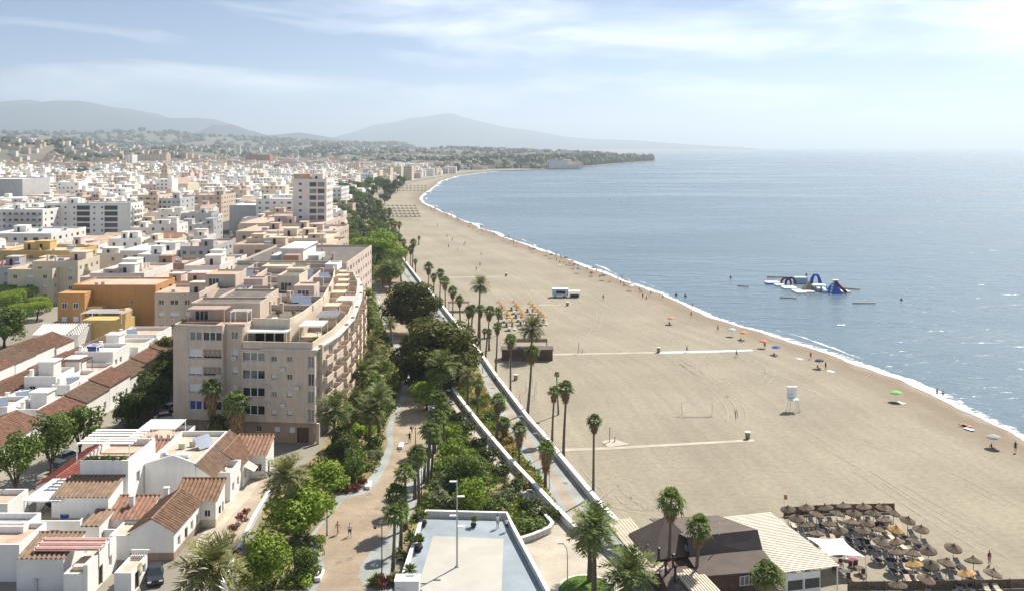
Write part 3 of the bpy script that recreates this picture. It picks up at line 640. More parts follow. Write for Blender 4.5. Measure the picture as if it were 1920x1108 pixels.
def tree(name, kind, xb, yb, yc, rx, rz_, label, z=TOWN, group=None, ry=None, dz=0):
    p = P(xb, yb, z); h = max(.5, Hpx(yb, yc, z)); r = T(name, label, 'tree', p, 0, group); i = R.randrange(99)
    if kind == 'trim': ob('trunk', PTR[0], r, None, 0, (.22, .22, h)); ob('crown', CROWN['trim'][i % 2], r, (0, 0, h), R.random()*6, (rx, ry or rx, rz_)); return r
    ob('trunk', LIMB[i % 3], r, None, R.random()*6, (rx*.95, rx*.95, max(h, .6)))
    ob('crown', CROWN[kind][i % len(CROWN[kind])], r, (0, 0, h), R.random()*6, (rx, ry or rx, rz_)); return r
def bush(kind, x, y, rx, rz_, label, z=TOWN+.1, group=None):
    r = T('shrub' if kind != 'spiky' else 'spiky_plant', label, 'shrub' if kind != 'spiky' else 'plant', P(x, y, z), 0, group)
    ob('foliage', SHRUB[kind][R.randrange(len(SHRUB[kind]))], r, None, R.random()*6, (rx, rx, rz_)); return r
# single palms
palm('D', 540, 1003, 534, 893, 4.0, 'tall date palm rising from the round green tree beside the lane', TOWN)
palm('D', 625, 866, 623, 768, 4.2, 'date palm at the front corner of the large beige apartment block', TOWN)
palm('D', 395, 1150, 392, 1062, 4.2, 'low date palm in the bottom left foreground, its trunk cut off by the frame', TOWN)
palm('D', 1106, 1090, 1108, 1000, 3.0, 'date palm on the small round lawn, standing behind its twin', TOWN)
palm('D', 1113, 1128, 1114, 986, 3.3, 'dark date palm in front of the round lawn left of the restaurant', TOWN)
palm('D', 1180, 1150, 1178, 1072, 3.6, 'low date palm at the bottom edge beside the beach restaurant', LOW)
palm('F', 1252, 1094, 1258, 938, 1.75, 'tall fan palm left of the two that rise through the dark restaurant roofs', 0)
palm('F', 1304, 1114, 1311, 988, 1.75, 'fan palm in front of the middle of the dark restaurant roofs', 0)
palm('F', 1440, 1170, 1442, 1082, 1.9, 'bushy fan palm cut by the bottom edge below the slatted restaurant roof', 0)
palm('F', 1112, 935, 1110, 790, 1.55, 'lone tall fan palm on open sand right of the beach wall', 0)
palm('F', 1056, 861, 1061, 730, 1.6, 'right hand palm of the trio on the sand by the showers', 0)
palm('F', 1035, 828, 1034, 735, 1.5, 'left hand palm of the trio on the sand by the showers', 0)
palm('F', 1047, 777, 1046, 702, .75, 'thin bare palm rising behind the trio on the sand', 0, tr=.14, skirt=0)
palm('F', 1022, 922, 1024, 842, 1.7, 'fan palm with brown skirt in the planted strip nearest the camera', LOW, skirt='long')
palm('F', 973, 871, 975, 803, 1.6, 'fan palm with hanging dead leaves, second in the planted strip', .8, skirt='long')
palm('F', 931, 826, 931, 752, 1.6, 'fan palm in the planted strip, third from the camera', .8)
palm('F', 895, 780, 895, 722, 1.6, 'fan palm in the planted strip nearest the second dark spreading tree', .8)
palm('F', 946, 823, 947, 795, 1.5, 'short yellowing young palm in the planted strip', .8)
palm('D', 826, 768, 825, 688, 4.1, 'date palm directly before the larger dark spreading tree', TOWN)
palm('D', 877, 768, 876, 704, 2.6, 'smaller date palm right of the one before the dark spreading tree', TOWN)
palm('F', 399, 842, 397, 730, 2.2, 'shaggy fan palm before the apartment facade, left of the pair', TOWN, skirt='long', tr=.24)
palm('F', 447, 848, 449, 756, 2.3, 'shaggy fan palm before the apartment facade, right of the pair', TOWN, skirt='long', tr=.24)
palm('D', 82, 560, 84, 519, 4.2, 'date palm above the clipped trees on the left', TOWN)
palm('D', 897, 634, 898, 535, 3.3, 'tallest date palm on the sand before the orange parasols', 0)
palm('D', 995, 672, 998, 614, 4.0, 'broad date palm standing over the brown beach kiosk', 0)
for i, (xb, yb, xc, yc, rm) in enumerate([(989,776,998,660,1.55),(957,736,955,638,1.6),(929,702,933,612,1.5),(910,672,918,584,1.6),(917,657,917,622,1.2),(900,658,900,580,1.7),(934,628,934,585,1.5),(884,630,883,580,1.5),(879,640,877,583,1.5),(908,634,907,620,1.0),(863,611,864,562,1.7),(849,594,850,546,1.8),(835,581,836,528,1.8),(824,568,826,512,1.8),(813,557,813,519,1.7),(803,545,804,501,1.9)]):
    palm('F', xb, yb, xc, yc, rm, 'slim fan palm on the sand by the beach wall, %s from the camera' % ordw(i+1), 0, 'fan palms along the beach wall')
for i, (xb, yb, xc, yc, rm) in enumerate([(779,518,778,490,1.2),(773,502,775,455,2.0),(769,500,770,467,2.0),(760,497,760,468,1.9),(758,490,758,454,1.9),(751,485,751,444,1.9),(785,460,785,446,1.2),(745,474,744,440,2.0),(738,470,737,432,2.0),(726,455,726,424,2.2),(733,452,733,416,2.2),(717,442,717,408,2.4),(741,440,741,420,2.2),(748,436,748,421,2.2),(706,440,706,405,2.4),(722,425,722,398,2.3),(731,418,731,396,2.4),(713,420,713,392,2.5),(700,412,700,385,2.6)]):
    palm('F', xb, yb, xc, yc, rm, 'dark distant fan palm at the top of the beach, %s beyond the wall bend' % ordw(i+1), 0, 'distant beach palms', tr=.22)
# young fan palms down the right edge of the promenade
for i, (xb, yb, xc, yc, rm) in enumerate([(736,1080,734,965,1.55),(751,1033,750,955,1.4),(757,995,744,925,1.8),(762,993,760,890,1.7),(786,948,787,850,1.75),(778,935,776,868,1.5),(801,910,801,808,1.75),(795,905,792,850,1.4),(808,900,812,825,1.5),(806,858,807,805,1.8),(825,842,823,748,1.9),(832,836,834,770,1.7),(815,850,812,782,1.8)]):
    palm('F', xb, yb, xc, yc, rm, 'young green fan palm on the seaward promenade edge, %s from the camera' % ordw(i+1), TOWN, 'fan palms on the promenade edge', tr=.2, skirt=0)
# palms in the planting left of the promenade
for i, (k, xb, yb, xc, yc, rm) in enumerate([('D',692,838,691,773,2.6),('D',712,828,713,749,3.0),('D',680,746,681,698,3.6),('D',700,690,698,646,3.4),('F',655,835,656,775,2.0),('D',665,800,668,745,2.4),('D',712,790,712,738,2.6),('F',700,765,703,720,2.2),('D',690,720,692,676,3.0),('D',735,650,732,606,2.2),('D',692,640,694,596,3.6),('F',682,622,683,574,2.3),('D',688,600,690,556,3.4),('D',676,560,678,530,3.4),('F',690,545,692,508,2.4),('D',730,545,735,505,4.2),('D',718,540,716,514,4.0),('D',752,528,750,497,3.6),('D',664,520,666,490,3.6),('F',672,500,674,470,2.6),('D',655,490,656,462,3.6),('D',648,470,650,445,3.6),('D',700,445,703,428,4.2),('D',660,450,662,428,3.6)]):
    palm(k, xb, yb, xc, yc, rm, '%s palm in the thick planting along the promenade, %s from the camera' % ('feathery date' if k == 'D' else 'leafy fan', ordw(i+1)), TOWN, 'palms planted along the promenade')
# broad trees
tree('round_tree', 'bright', 495, 1108, 1042, 3.6, 3.2, 'bright round tree at the bottom left beside the low date palm')
tree('round_tree', 'bright', 560, 1008, 955, 4.3, 3.4, 'large bright round tree under the tall date palm')
tree('round_tree', 'bright', 612, 938, 893, 3.6, 2.4, 'bright spreading tree right of the houses beside the red hedge')
tree('round_tree', 'mid', 660, 905, 868, 2.6, 2.4, 'loose green tree behind the red hedge')
tree('round_tree', 'dark', 640, 872, 836, 3.0, 2.6, 'dark green tree at the foot of the beige block corner')
tree('round_tree', 'mid', 570, 1085, 1060, 2.2, 2.3, 'grey green small tree beside the white bench in the foreground')
tree('garden_tree', 'mid', 873, 918, 880, 3.1, 2.9, 'taller dark green tree in the garden right of the promenade')
tree('garden_tree', 'bright', 886, 956, 925, 2.9, 2.6, 'bright green tree at the top edge of the white plaza')
tree('garden_tree', 'bright', 800, 768, 736, 4.0, 2.4, 'bright bushy tree below the larger dark spreading tree')
tree('spreading_tree', 'big', 771, 626, 570, 8.4, 6.6, 'dark spreading tree leaning over the promenade, farther of two')
tree('spreading_tree', 'big', 822, 724, 662, 10.8, 7.6, 'broadest dark spreading tree over the promenade, nearer of two')
tree('boulevard_tree', 'bigbright', 702, 508, 464, 11.5, 7.4, 'big bright green tree between the flat black roof and the beach')
tree('street_tree', 'mid', 30, 942, 850, 3.6, 3.4, 'leafy street tree at the left edge of the photo')
tree('street_tree', 'mid', 96, 893, 812, 4.2, 3.6, 'leafy street tree shading the parked cars, middle of three')
tree('street_tree', 'mid', 150, 858, 792, 4.2, 3.4, 'leafy street tree farthest along the lower left street')
tree('shade_tree', 'dark', 290, 776, 735, 3.8, 3.4, 'dark tree in the shaded street left of the beige block')
tree('shade_tree', 'dark', 300, 735, 700, 4.0, 3.2, 'dark tree deeper in the shaded street by the tiled roofs')
for i_, (x_, y_) in enumerate(((262, 800), (272, 760), (318, 712), (312, 690), (240, 800))): tree('shade_tree', 'dark', x_, y_, y_-38, 3.4, 3.2, 'dark tree lining the shaded street, %s of the row' % ordw(i_+1), TOWN, 'dark trees lining the shaded street')
tree('shade_tree', 'dark', 412, 846, 806, 2.6, 3.2, 'dark leafy tree against the shaded beige facade')
tree('shade_tree', 'dark', 352, 842, 818, 1.9, 2.0, 'small dark tree at the left foot of the beige facade')
for i, (x, y, yc, rx, rz_) in enumerate([(20,640,600,6,5),(10,600,575,6,4.5),(70,600,585,5.5,3.5),(38,606,594,4.6,4.4),(25,590,562,5,3.2),(72,588,574,5,3.2),(48,575,553,5,3),(15,572,548,4.6,3)][1:]):
    tree('clipped_tree', 'trim', x, y, yc, rx*.72, rz_*.8, 'flat topped clipped tree on the left edge, %s from the camera' % ordw(i+1), TOWN, 'clipped trees on the square')
tree('round_tree', 'mid', 8, 650, 606, 6.0, 5.0, 'loose dark tree below the clipped trees at the left edge')
# avenue trees towards the bend of the beach
av = [(640,455,430,4.5),(632,440,412,5),(668,440,418,5),(676,430,402,5.5),(640,425,395,6),(628,415,385,6),(655,415,384,6.5),(672,405,380,6),(640,398,372,6.5),(660,392,362,7),(676,388,366,6),(650,382,352,7),(668,376,350,7),(684,372,352,7),(642,372,350,7),(658,368,345,7.5),(690,364,340,8),(700,362,346,7),(735,366,348,7),(722,362,344,8),(745,360,344,8),(752,352,336,8),(712,356,340,8)]
rr = random.Random(77); bl = [(345, 640, 770), (365, 622, 750), (390, 622, 712), (420, 628, 712), (460, 652, 735), (500, 662, 742), (545, 668, 745)]
for k in range(92):
    y = 545-195*(k/91)**.8; x0_, x1_ = interp([(q[0], q[1]) for q in bl], y), interp([(q[0], q[2]) for q in bl], y); u = rr.random()
    if .42 < u < .58 and y > 430: u = rr.choice([.2, .8])
    av.append((x0_+(x1_-x0_)*u, y, y-(5.5+rr.random()*2.5)*(y-275)/49, rr.uniform(3.6, 5.4) if y > 420 else rr.uniform(5, 7)))
av.sort(key=lambda q: -q[1])
for i, (x, y, yc, rx) in enumerate(av[:59]+av[59:]):
    lab = 'tree of the avenue beside the beach, %s from the camera' % ordw(i+1) if i < 59 else 'small far avenue tree towards the bend, %s outward' % ordw(i-58)
    tree('avenue_tree', ('far', 'fardark', 'far', 'fardark', 'mid')[i % 5] if y < 470 else ('mid', 'dark', 'bright', 'mid')[i % 4], x, y, yc, rx, rx*rr.uniform(.6, .85), lab, TOWN, 'avenue trees by the beach')
for i, (x, y) in enumerate([(638,432),(641,421),(644,411),(647,402),(650,394)]):
    tree('clipped_tree', 'trim', x, y, y-8, 4.0, 2.6, 'clipped round tree in the avenue row, %s from the camera' % ordw(i+1), TOWN, 'clipped avenue trees')
# shrubs
n = 0
for k, x, y, rx, rz_, lb in [('red',676,912,1.1,1.3,'dark red shrub ending the hedge at the white bench'),('red',664,918,1.0,1.0,'dark red shrub in the middle of the low hedge'),('red',650,920,1.0,.9,'dark red shrub at the left end of the low hedge'),
    ('dark',747,1046,1.2,1.0,'dark shrub beside the white plaza wall near the corner'),('spiky',744,1092,1.6,1.6,'spiky green plant at the bottom of the plaza wall'),('spiky',706,1096,1.4,1.6,'spiky plant at the bottom edge of the blue paving'),('red',722,1100,1.1,1.3,'reddish shrub between the spiky plants at the bottom'),
    ('bright',560,1100,1.6,1.2,'yellow green shrub under the white bench'),('mid',585,1050,1.3,1.6,'tall shrub left of the foreground bench'),('bright',598,1020,1.0,1.2,'spiky yellow shrub beside the bright round tree'),
    ('dark',1022,975,2.2,1.6,'dark rounded shrub at the lower tip of the garden'),('mid',1000,992,2.0,1.5,'green shrub filling the lower garden tip'),('mid',985,1000,1.6,1.6,'tall grass like shrub beside the plaza corner'),('dark',995,955,1.8,1.5,'dark rounded shrub halfway down the ramp edge'),('dark',962,918,1.9,1.6,'dark rounded shrub along the ramp, third up'),('dark',937,888,1.8,1.6,'dark rounded shrub along the ramp, fourth up'),('dark',918,858,1.8,1.7,'dark rounded shrub along the ramp, fifth up'),('dark',900,838,1.6,1.6,'dark rounded shrub along the ramp, sixth up'),('dark',874,810,1.9,1.9,'dark rounded shrub along the ramp, seventh up'),('dark',858,790,1.7,1.7,'dark rounded shrub at the top of the ramp'),
    ('grey',815,940,2.2,1.9,'grey green shrub beside the palm row and plaza'),('grey',830,918,2.3,2.2,'grey green shrub in the middle of the garden'),('grey',850,945,2.2,1.6,'grey green shrub just above the plaza parapet'),('bright',905,925,1.8,1.4,'yellow flowering shrub in the open garden'),('mid',925,955,1.9,1.5,'olive shrub near the two people on the plaza'),('grey',945,935,2.0,1.2,'pale low shrub on the dry garden slope'),
    ('bright',838,880,2.0,2.0,'bright shrub at the foot of the palm row'),('bright',848,850,2.2,2.2,'bright shrub beside the upper palm row'),('bright',838,820,2.4,2.6,'leafy bright shrub below the date palm'),('mid',860,835,1.8,1.6,'green shrub between the palms and the ramp'),('bright',880,858,1.7,1.4,'yellow green shrub in the upper garden'),
    ('dry',985,895,1.6,1.1,'dry golden shrub in the planted strip by the fan palm'),('dry',1000,918,1.5,1.0,'dry golden shrub lower in the planted strip'),('dry',962,850,1.7,1.2,'golden shrub in the middle of the planted strip'),('bright',1010,925,1.2,1.0,'yellow green shrub beside the nearest strip palm'),('dry',948,828,1.6,1.2,'golden shrub in the upper planted strip'),('mid',915,790,2.0,1.8,'green shrub in the upper planted strip'),('mid',900,760,2.0,2.0,'green shrub near the top of the planted strip'),('mid',930,805,1.8,1.5,'green shrub before the third strip palm'),('dry',1032,958,1.1,.8,'small golden shrub at the lower end of the strip'),('mid',935,770,1.7,1.6,'bushy shrub beside the upper lower promenade'),
    ('bright',640,918,1.4,1.2,'bright low shrub left of the red hedge'),('mid',690,878,1.8,1.4,'rounded shrub by the promenade bend'),('grey',703,858,1.6,1.2,'pale shrub on the promenade bend'),('bright',655,855,2.0,1.8,'bright shrub under the palms at the bend'),('mid',700,835,2.0,1.8,'green shrub among the palms on the bend'),('bright',680,815,2.4,2.2,'leafy shrub beside the beige block'),('bright',655,800,2.4,2.4,'yellow green shrub at the beige block balconies'),('bright',700,790,2.2,2.0,'yellow green shrub beside the promenade shade'),('mid',720,770,2.4,2.0,'dark shrub left of the promenade shade'),('bright',725,735,2.6,2.4,'bright shrub left of the tree shadow'),('bright',700,735,2.6,2.4,'bright shrub between the planted palms'),('mid',665,760,2.4,2.4,'shrub hidden among palms beside the block'),('bright',740,712,2.4,2.0,'bright shrub where the promenade bends left'),('mid',715,695,2.6,2.4,'green shrub below the smaller date palm'),('bright',690,665,2.6,2.6,'bright shrub beside the block balconies'),('mid',705,640,2.8,2.4,'green shrub left of the shaded kiosk court'),('mid',690,615,2.8,2.6,'green shrub farther along the block'),('bright',683,585,3.0,2.6,'bright shrub at the far end of the block'),('mid',685,560,3,2.6,'green shrub beyond the block'),('mid',700,525,3,2.6,'green shrub beside the avenue'),('bright',672,545,3,2.6,'yellow green shrub behind the block'),('mid',665,505,3,2.6,'green shrub beside the flat black roof'),('bright',655,470,3.4,3,'bright shrub beside the black roof edge'),
    ('spiky',783,975,1.2,1.4,'spiky plant in the planter at the plaza corner')]:
    bush(k, x, y, rx, rz_, lb, .85 if ('strip' in lb) else TOWN+.1)
# ground cover in the beds: small leaf tufts nobody could count
def inpoly(x, y, poly):
    c = False; j = len(poly)-1
    for i in range(len(poly)):
        if (poly[i][1] > y) != (poly[j][1] > y) and x < (poly[j][0]-poly[i][0])*(y-poly[i][1])/(poly[j][1]-poly[i][1])+poly[i][0]: c = not c
        j = i
    return c
def cover(label, polys, z, m, cnt, size, hmax, seed):
    rr = random.Random(seed); b = MB()
    for poly in polys:
        w_ = [(P(x, y, z).x, P(x, y, z).y) for x, y in poly]; x0, x1 = min(p[0] for p in w_), max(p[0] for p in w_); y0, y1 = min(p[1] for p in w_), max(p[1] for p in w_)
        k = 0
        while k < cnt:
            x, y = rr.uniform(x0, x1), y0+(y1-y0)*rr.random()
            if not inpoly(x, y, w_): continue
            k += 1
            d = noise.noise(Vector((x*.22, y*.22, seed)))
            if d < -.22: continue
            hh = hmax*(.3+.7*rr.random())*(.55+.8*max(0, d))
            for _ in range(4): leafq(b, Vector((x+rr.uniform(-.3, .3), y+rr.uniform(-.3, .3), z+hh*rr.random())), size*rr.uniform(.6, 1.3), rr)
    o = stuff(b.build('ground_cover', M[m])); tag(o, label, 'ground cover')
gardenR = [(822,752),(847,764),(878,819),(900,840),(939,893),(992,950),(1019,983),(1030,996),(1000,1008),(982,1014),(940,958),(800,956),(770,1005),(757,1030),(772,968),(797,915),(817,870),(825,830),(817,790)]
gardenL = [(450,1108),(460,1060),(485,1000),(505,940),(540,910),(590,870),(608,850),(640,790),(672,720),(678,640),(674,560),(662,470),(668,452),(686,500),(696,530),(704,565),(718,610),(738,660),(752,700),(752,714),(743,752),(730,775),(719,805),(722,832),(710,860),(694,884),(675,902),(652,908),(627,926),(601,968),(578,998),(581,1039),(587,1058),(585,1080),(568,1104)]
strip = [(850,742),(870,772),(903,812),(956,874),(1006,926),(1037,957),(1070,990),(1072,982),(1042,947),(1012,892),(982,857),(941,789),(913,735),(896,692),(875,690)]
cover('green ground cover carpeting the garden right of the promenade', [gardenR], TOWN+.12, 'leaf_mid', 2600, .24, .9, 1)
cover('green undergrowth in the planting left of the promenade', [gardenL], TOWN+.12, 'leaf_mid', 5200, .30, 1.3, 2)
cover('dry golden ground cover in the planted strip', [strip], .82, 'leaf_dry', 1800, .20, .7, 3)
cover('fresh yellow green leaves scattered over the garden', [gardenR, strip], TOWN+.1, 'leaf_bright', 1000, .22, 1.0, 4)
# ------------------------------------------------------------------ buildings: helpers
def win_mesh(kind):
    f = MB(); t = .07
    if kind in ('win', 'door'):
        f.box(0, 1, -.06, .02, 0, t); f.box(0, 1, -.06, .02, 1-t, 1); f.box(0, t, -.058, .018, t, 1-t); f.box(1-t, 1, -.058, .018, t, 1-t); f.box(.5-t*.4, .5+t*.4, -.056, .016, t, 1-t)
    elif kind == 'blind':
        for i in range(9): f.box(0, 1, -.05-.012*(i % 2), .02, .16+i*.0933, .16+(i+1)*.0933-.004)
        f.box(0, 1, -.04, .02, 0, .05); f.box(.47, .53, -.035, .015, .05, .16)
    elif kind == 'slats':
        f.box(0, 1, -.06, .02, .93, 1); f.box(0, 1, -.06, .02, 0, .06)
        for i in range(14): f.box(.02+i*.0707, .02+i*.0707+.034, -.05, .0, .22 if i % 3 else .28, .93)
    elif kind == 'loggia':
        f.box(0, 1, -.06, .02, .9, 1); f.box(0, 1, -.06, .02, 0, .07); f.box(.30, .34, -.058, .018, .07, .9); f.box(.62, .66, -.058, .018, .07, .9); f.box(.96, 1, -.058, .018, .07, .9)
    return f
WIN = {k: win_mesh(k).mesh('window_'+k, M[mm]) for k, mm in (('win', 'white_paint'), ('door', 'wood_brown'), ('blind', 'roller_blind'), ('slats', 'awning'), ('loggia', 'white_paint'))}
PANE = {}
for k, mm in (('glass', 'glass'), ('curtain', 'curtain_glass'), ('blue', 'blue_shutter'), ('dark', 'dark_opening'), ('wood', 'wood_brown')):
    PANE[k] = MB().quad((.02, 0, .02), (.98, 0, .02), (.98, 0, .98), (.02, 0, .98)).mesh('pane', M[mm])
def facade(b, o, e, z0, z1, opens, rec=.22):
    """one wall face from o to e (outside on the right hand) with real openings"""
    o = Vector(o[:2]); e = Vector(e[:2]); u = (e-o); W = u.length; u = u/W; n = Vector((u.y, -u.x))
    xs = sorted({0, W}|{round(v, 4) for q in opens for v in q[:2]}); zs = sorted({z0, z1}|{round(v, 4) for q in opens for v in q[2:4]})
    def pt(x, z, d=0): p = o+u*x-n*d; return (p.x, p.y, z)
    if not opens: b.quad(pt(0, z0), pt(W, z0), pt(W, z1), pt(0, z1)); return u, n
    for j in range(len(zs)-1):
        run = None
        for i in range(len(xs)):
            cx = (xs[i]+xs[i+1])/2 if i < len(xs)-1 else None; cz = (zs[j]+zs[j+1])/2
            hole = cx is None or any(q[0] < cx < q[1] and q[2] < cz < q[3] for q in opens)
            if not hole and run is None: run = xs[i]
            if hole and run is not None: b.quad(pt(run, zs[j]), pt(xs[i], zs[j]), pt(xs[i], zs[j+1]), pt(run, zs[j+1])); run = None
    for x0, x1, a, c in [q[:4] for q in opens]:
        b.quad(pt(x0, a), pt(x0, a, rec), pt(x0, c, rec), pt(x0, c)); b.quad(pt(x1, a, rec), pt(x1, a), pt(x1, c), pt(x1, c, rec))
        b.quad(pt(x0, a), pt(x1, a), pt(x1, a, rec), pt(x0, a, rec)); b.quad(pt(x0, c, rec), pt(x1, c, rec), pt(x1, c), pt(x0, c))
    return u, n
def put_window(root, o, u, n, q, kind, pane, rec=.22, sub=True):
    x0, x1, a, c = q[:4]; p = Vector(o[:2])+u*x0-n*(rec-.03); rz = math.atan2(u.y, u.x)
    wn = ob('window' if kind != 'door' else 'door', WIN[kind], root, (p.x, p.y, a), rz, (x1-x0, 1, c-a))
    if pane: ob('pane' if kind != 'door' else 'panel', PANE[pane], wn, (0, .025, 0))
    return wn
def glazing(b, o, u, n, q, rec=.22):
    x0, x1, a, c = q[:4]
    def pt(x, z): p = Vector(o[:2])+u*x-n*(rec-.01); return (p.x, p.y, z)
    b.quad(pt(x0, a), pt(x1, a), pt(x1, c), pt(x0, c))
def ribs(b, p00, p10, p11, p01, pitch, amp):
    """barrel tiles: ribs run from the p00-p10 edge (ridge) to the p01-p11 edge (eave)"""
    p00, p10, p11, p01 = map(Vector, (p00, p10, p11, p01)); n = max(2, int(max((p10-p00).length, (p11-p01).length)/pitch)); nr = (p10-p00).cross(p01-p00).normalized()
    if nr.z < 0: nr = -nr
    for i in range(n):
        for q, (a, c) in enumerate(((0, .3), (.3, .5), (.5, .8), (.8, 1))):
            ha, hc = ((0, amp), (amp, amp), (amp, 0), (0, 0))[q]; s, t = (i+a)/n, (i+c)/n
            b.quad(p00.lerp(p10, s)+nr*ha, p00.lerp(p10, t)+nr*hc, p01.lerp(p11, t)+nr*hc, p01.lerp(p11, s)+nr*ha)
def parapet(b, poly, z0, z1, t=.22):
    """thin wall standing on the edge of a polygon, inside face at t"""
    c = len(poly); poly = [Vector(p[:2]) for p in poly]; inn = []
    for i in range(c):
        a, p, q = poly[i-1], poly[i], poly[(i+1) % c]; d1 = (p-a).normalized(); d2 = (q-p).normalized(); n1 = Vector((-d1.y, d1.x)); n2 = Vector((-d2.y, d2.x)); m = (n1+n2)
        m = m.normalized()*t/max(.35, m.normalized().dot(n1)) if m.length > 1e-4 else n1*t; inn.append(p+m)
    for i in range(c):
        j = (i+1) % c; A, B, C, D = poly[i], poly[j], inn[j], inn[i]
        b.quad((A.x, A.y, z1), (B.x, B.y, z1), (C.x, C.y, z1), (D.x, D.y, z1)); b.quad((D.x, D.y, z1), (C.x, C.y, z1), (C.x, C.y, z0), (D.x, D.y, z0)); b.quad((A.x, A.y, z0), (B.x, B.y, z0), (B.x, B.y, z1), (A.x, A.y, z1))
    return inn
def solar(root, x, y, z, w_=2.0, d=1.2, rz=0.0, name='solar_panel'):
    b = MB(); b.k = 0; b.box(-w_/2, w_/2, -d/2, d/2, 0, .05)
    for v in b.v[:]: pass
    b.v = [(vx, vy, vz+(vy+d/2)*.75+.12) for vx, vy, vz in b.v]; b.k = 1; b.box(-w_/2, -w_/2+.06, d/2-.1, d/2-.04, 0, .95); b.box(w_/2-.06, w_/2, d/2-.1, d/2-.04, 0, .95); b.tube([(-w_/2, d/2-.1, 1.12), (w_/2, d/2-.1, 1.12)], .2, 7)
    return b.build(name, [M['solar_glass'], M['white_paint']], root, loc=(x, y, z), rz=rz)
def chimney(root, x, y, z, h=1.4, m='plaster_white', s=.3):
    b = MB(); b.box(-s, s, -s*.8, s*.8, 0, h); b.box(-s-.06, s+.06, -s*.8-.06, s*.8+.06, h+.12, h+.2); b.box(-s*.7, s*.7, -s*.5, s*.5, h, h+.12)
    return b.build('chimney', M[m], root, loc=(x, y, z))
def ac_unit(root, x, y, z, rz=0):
    b = MB(); b.box(-.45, .45, -.18, .18, .08, .72); b.k = 1; b.lathe([(.0, -.19), (.24, -.19)], 10); b.v[-20:] = [(vx, vz, vy+.4) for vx, vy, vz in b.v[-20:]]; b.k = 0; b.box(-.4, -.34, -.15, .15, 0, .08); b.box(.34, .4, -.15, .15, 0, .08)
    return b.build('air_conditioner', [M['white_wall'], M['metal_grey']], root, loc=(x, y, z), rz=rz)
SL = {}
def slat(w_, t, h, m):
    k = (round(w_, 2), t, h, m)
    if k not in SL: SL[k] = MB().box(0, w_, -t/2, t/2, 0, h).mesh('slat', M[m])
    return SL[k]
def pergola(label, x0, x1, y0, y1, z, zt, n=12, m='white_paint', cover=None, name='pergola', cat='pergola', along='x', rise=0.0, st=.16, sh=.07):
    """posts, two beams and separate slats"""
    r = T(name, label, cat, (x0, y0, z)); w_, d, h = x1-x0, y1-y0, zt-z
    for px, py in ((.05, .05), (w_-.05, .05), (.05, d-.05), (w_-.05, d-.05)):
        hz_ = h+rise*py/d-.20; MB().box(-.05, .05, -.05, .05, 0, hz_).build('post', M[m], r, loc=(px, py, 0))
    for px in (.05, w_-.05):
        b = MB(); b.box(px-.06, px+.06, 0, d, h-.20, h-.02); b.v = [(vx, vy, vz+rise*vy/d) for vx, vy, vz in b.v]; b.build('beam', M[m], r)
    for i in range(n):
        t = (i+.5)/n
        if along == 'x': ob('slat', slat(w_+.3, st, sh, m), r, (-.15, d*t, h+rise*t))
        else: ob('slat', slat(d+.3, st, sh, m), r, (w_*t, -.15, h), math.pi/2)
    if cover:
        b = MB(); nn = 14
        for i in range(nn):
            a, c = i/nn, (i+1)/nn; f = lambda t: h-.12-.07*abs(math.sin(t*nn*1.57))
            b.quad((.1, d*a, f(a)+rise*a), (w_-.1, d*a, f(a)+rise*a), (w_-.1, d*c, f(c)+rise*c), (.1, d*c, f(c)+rise*c))
        b.build('canopy', M[cover], r)
    return r
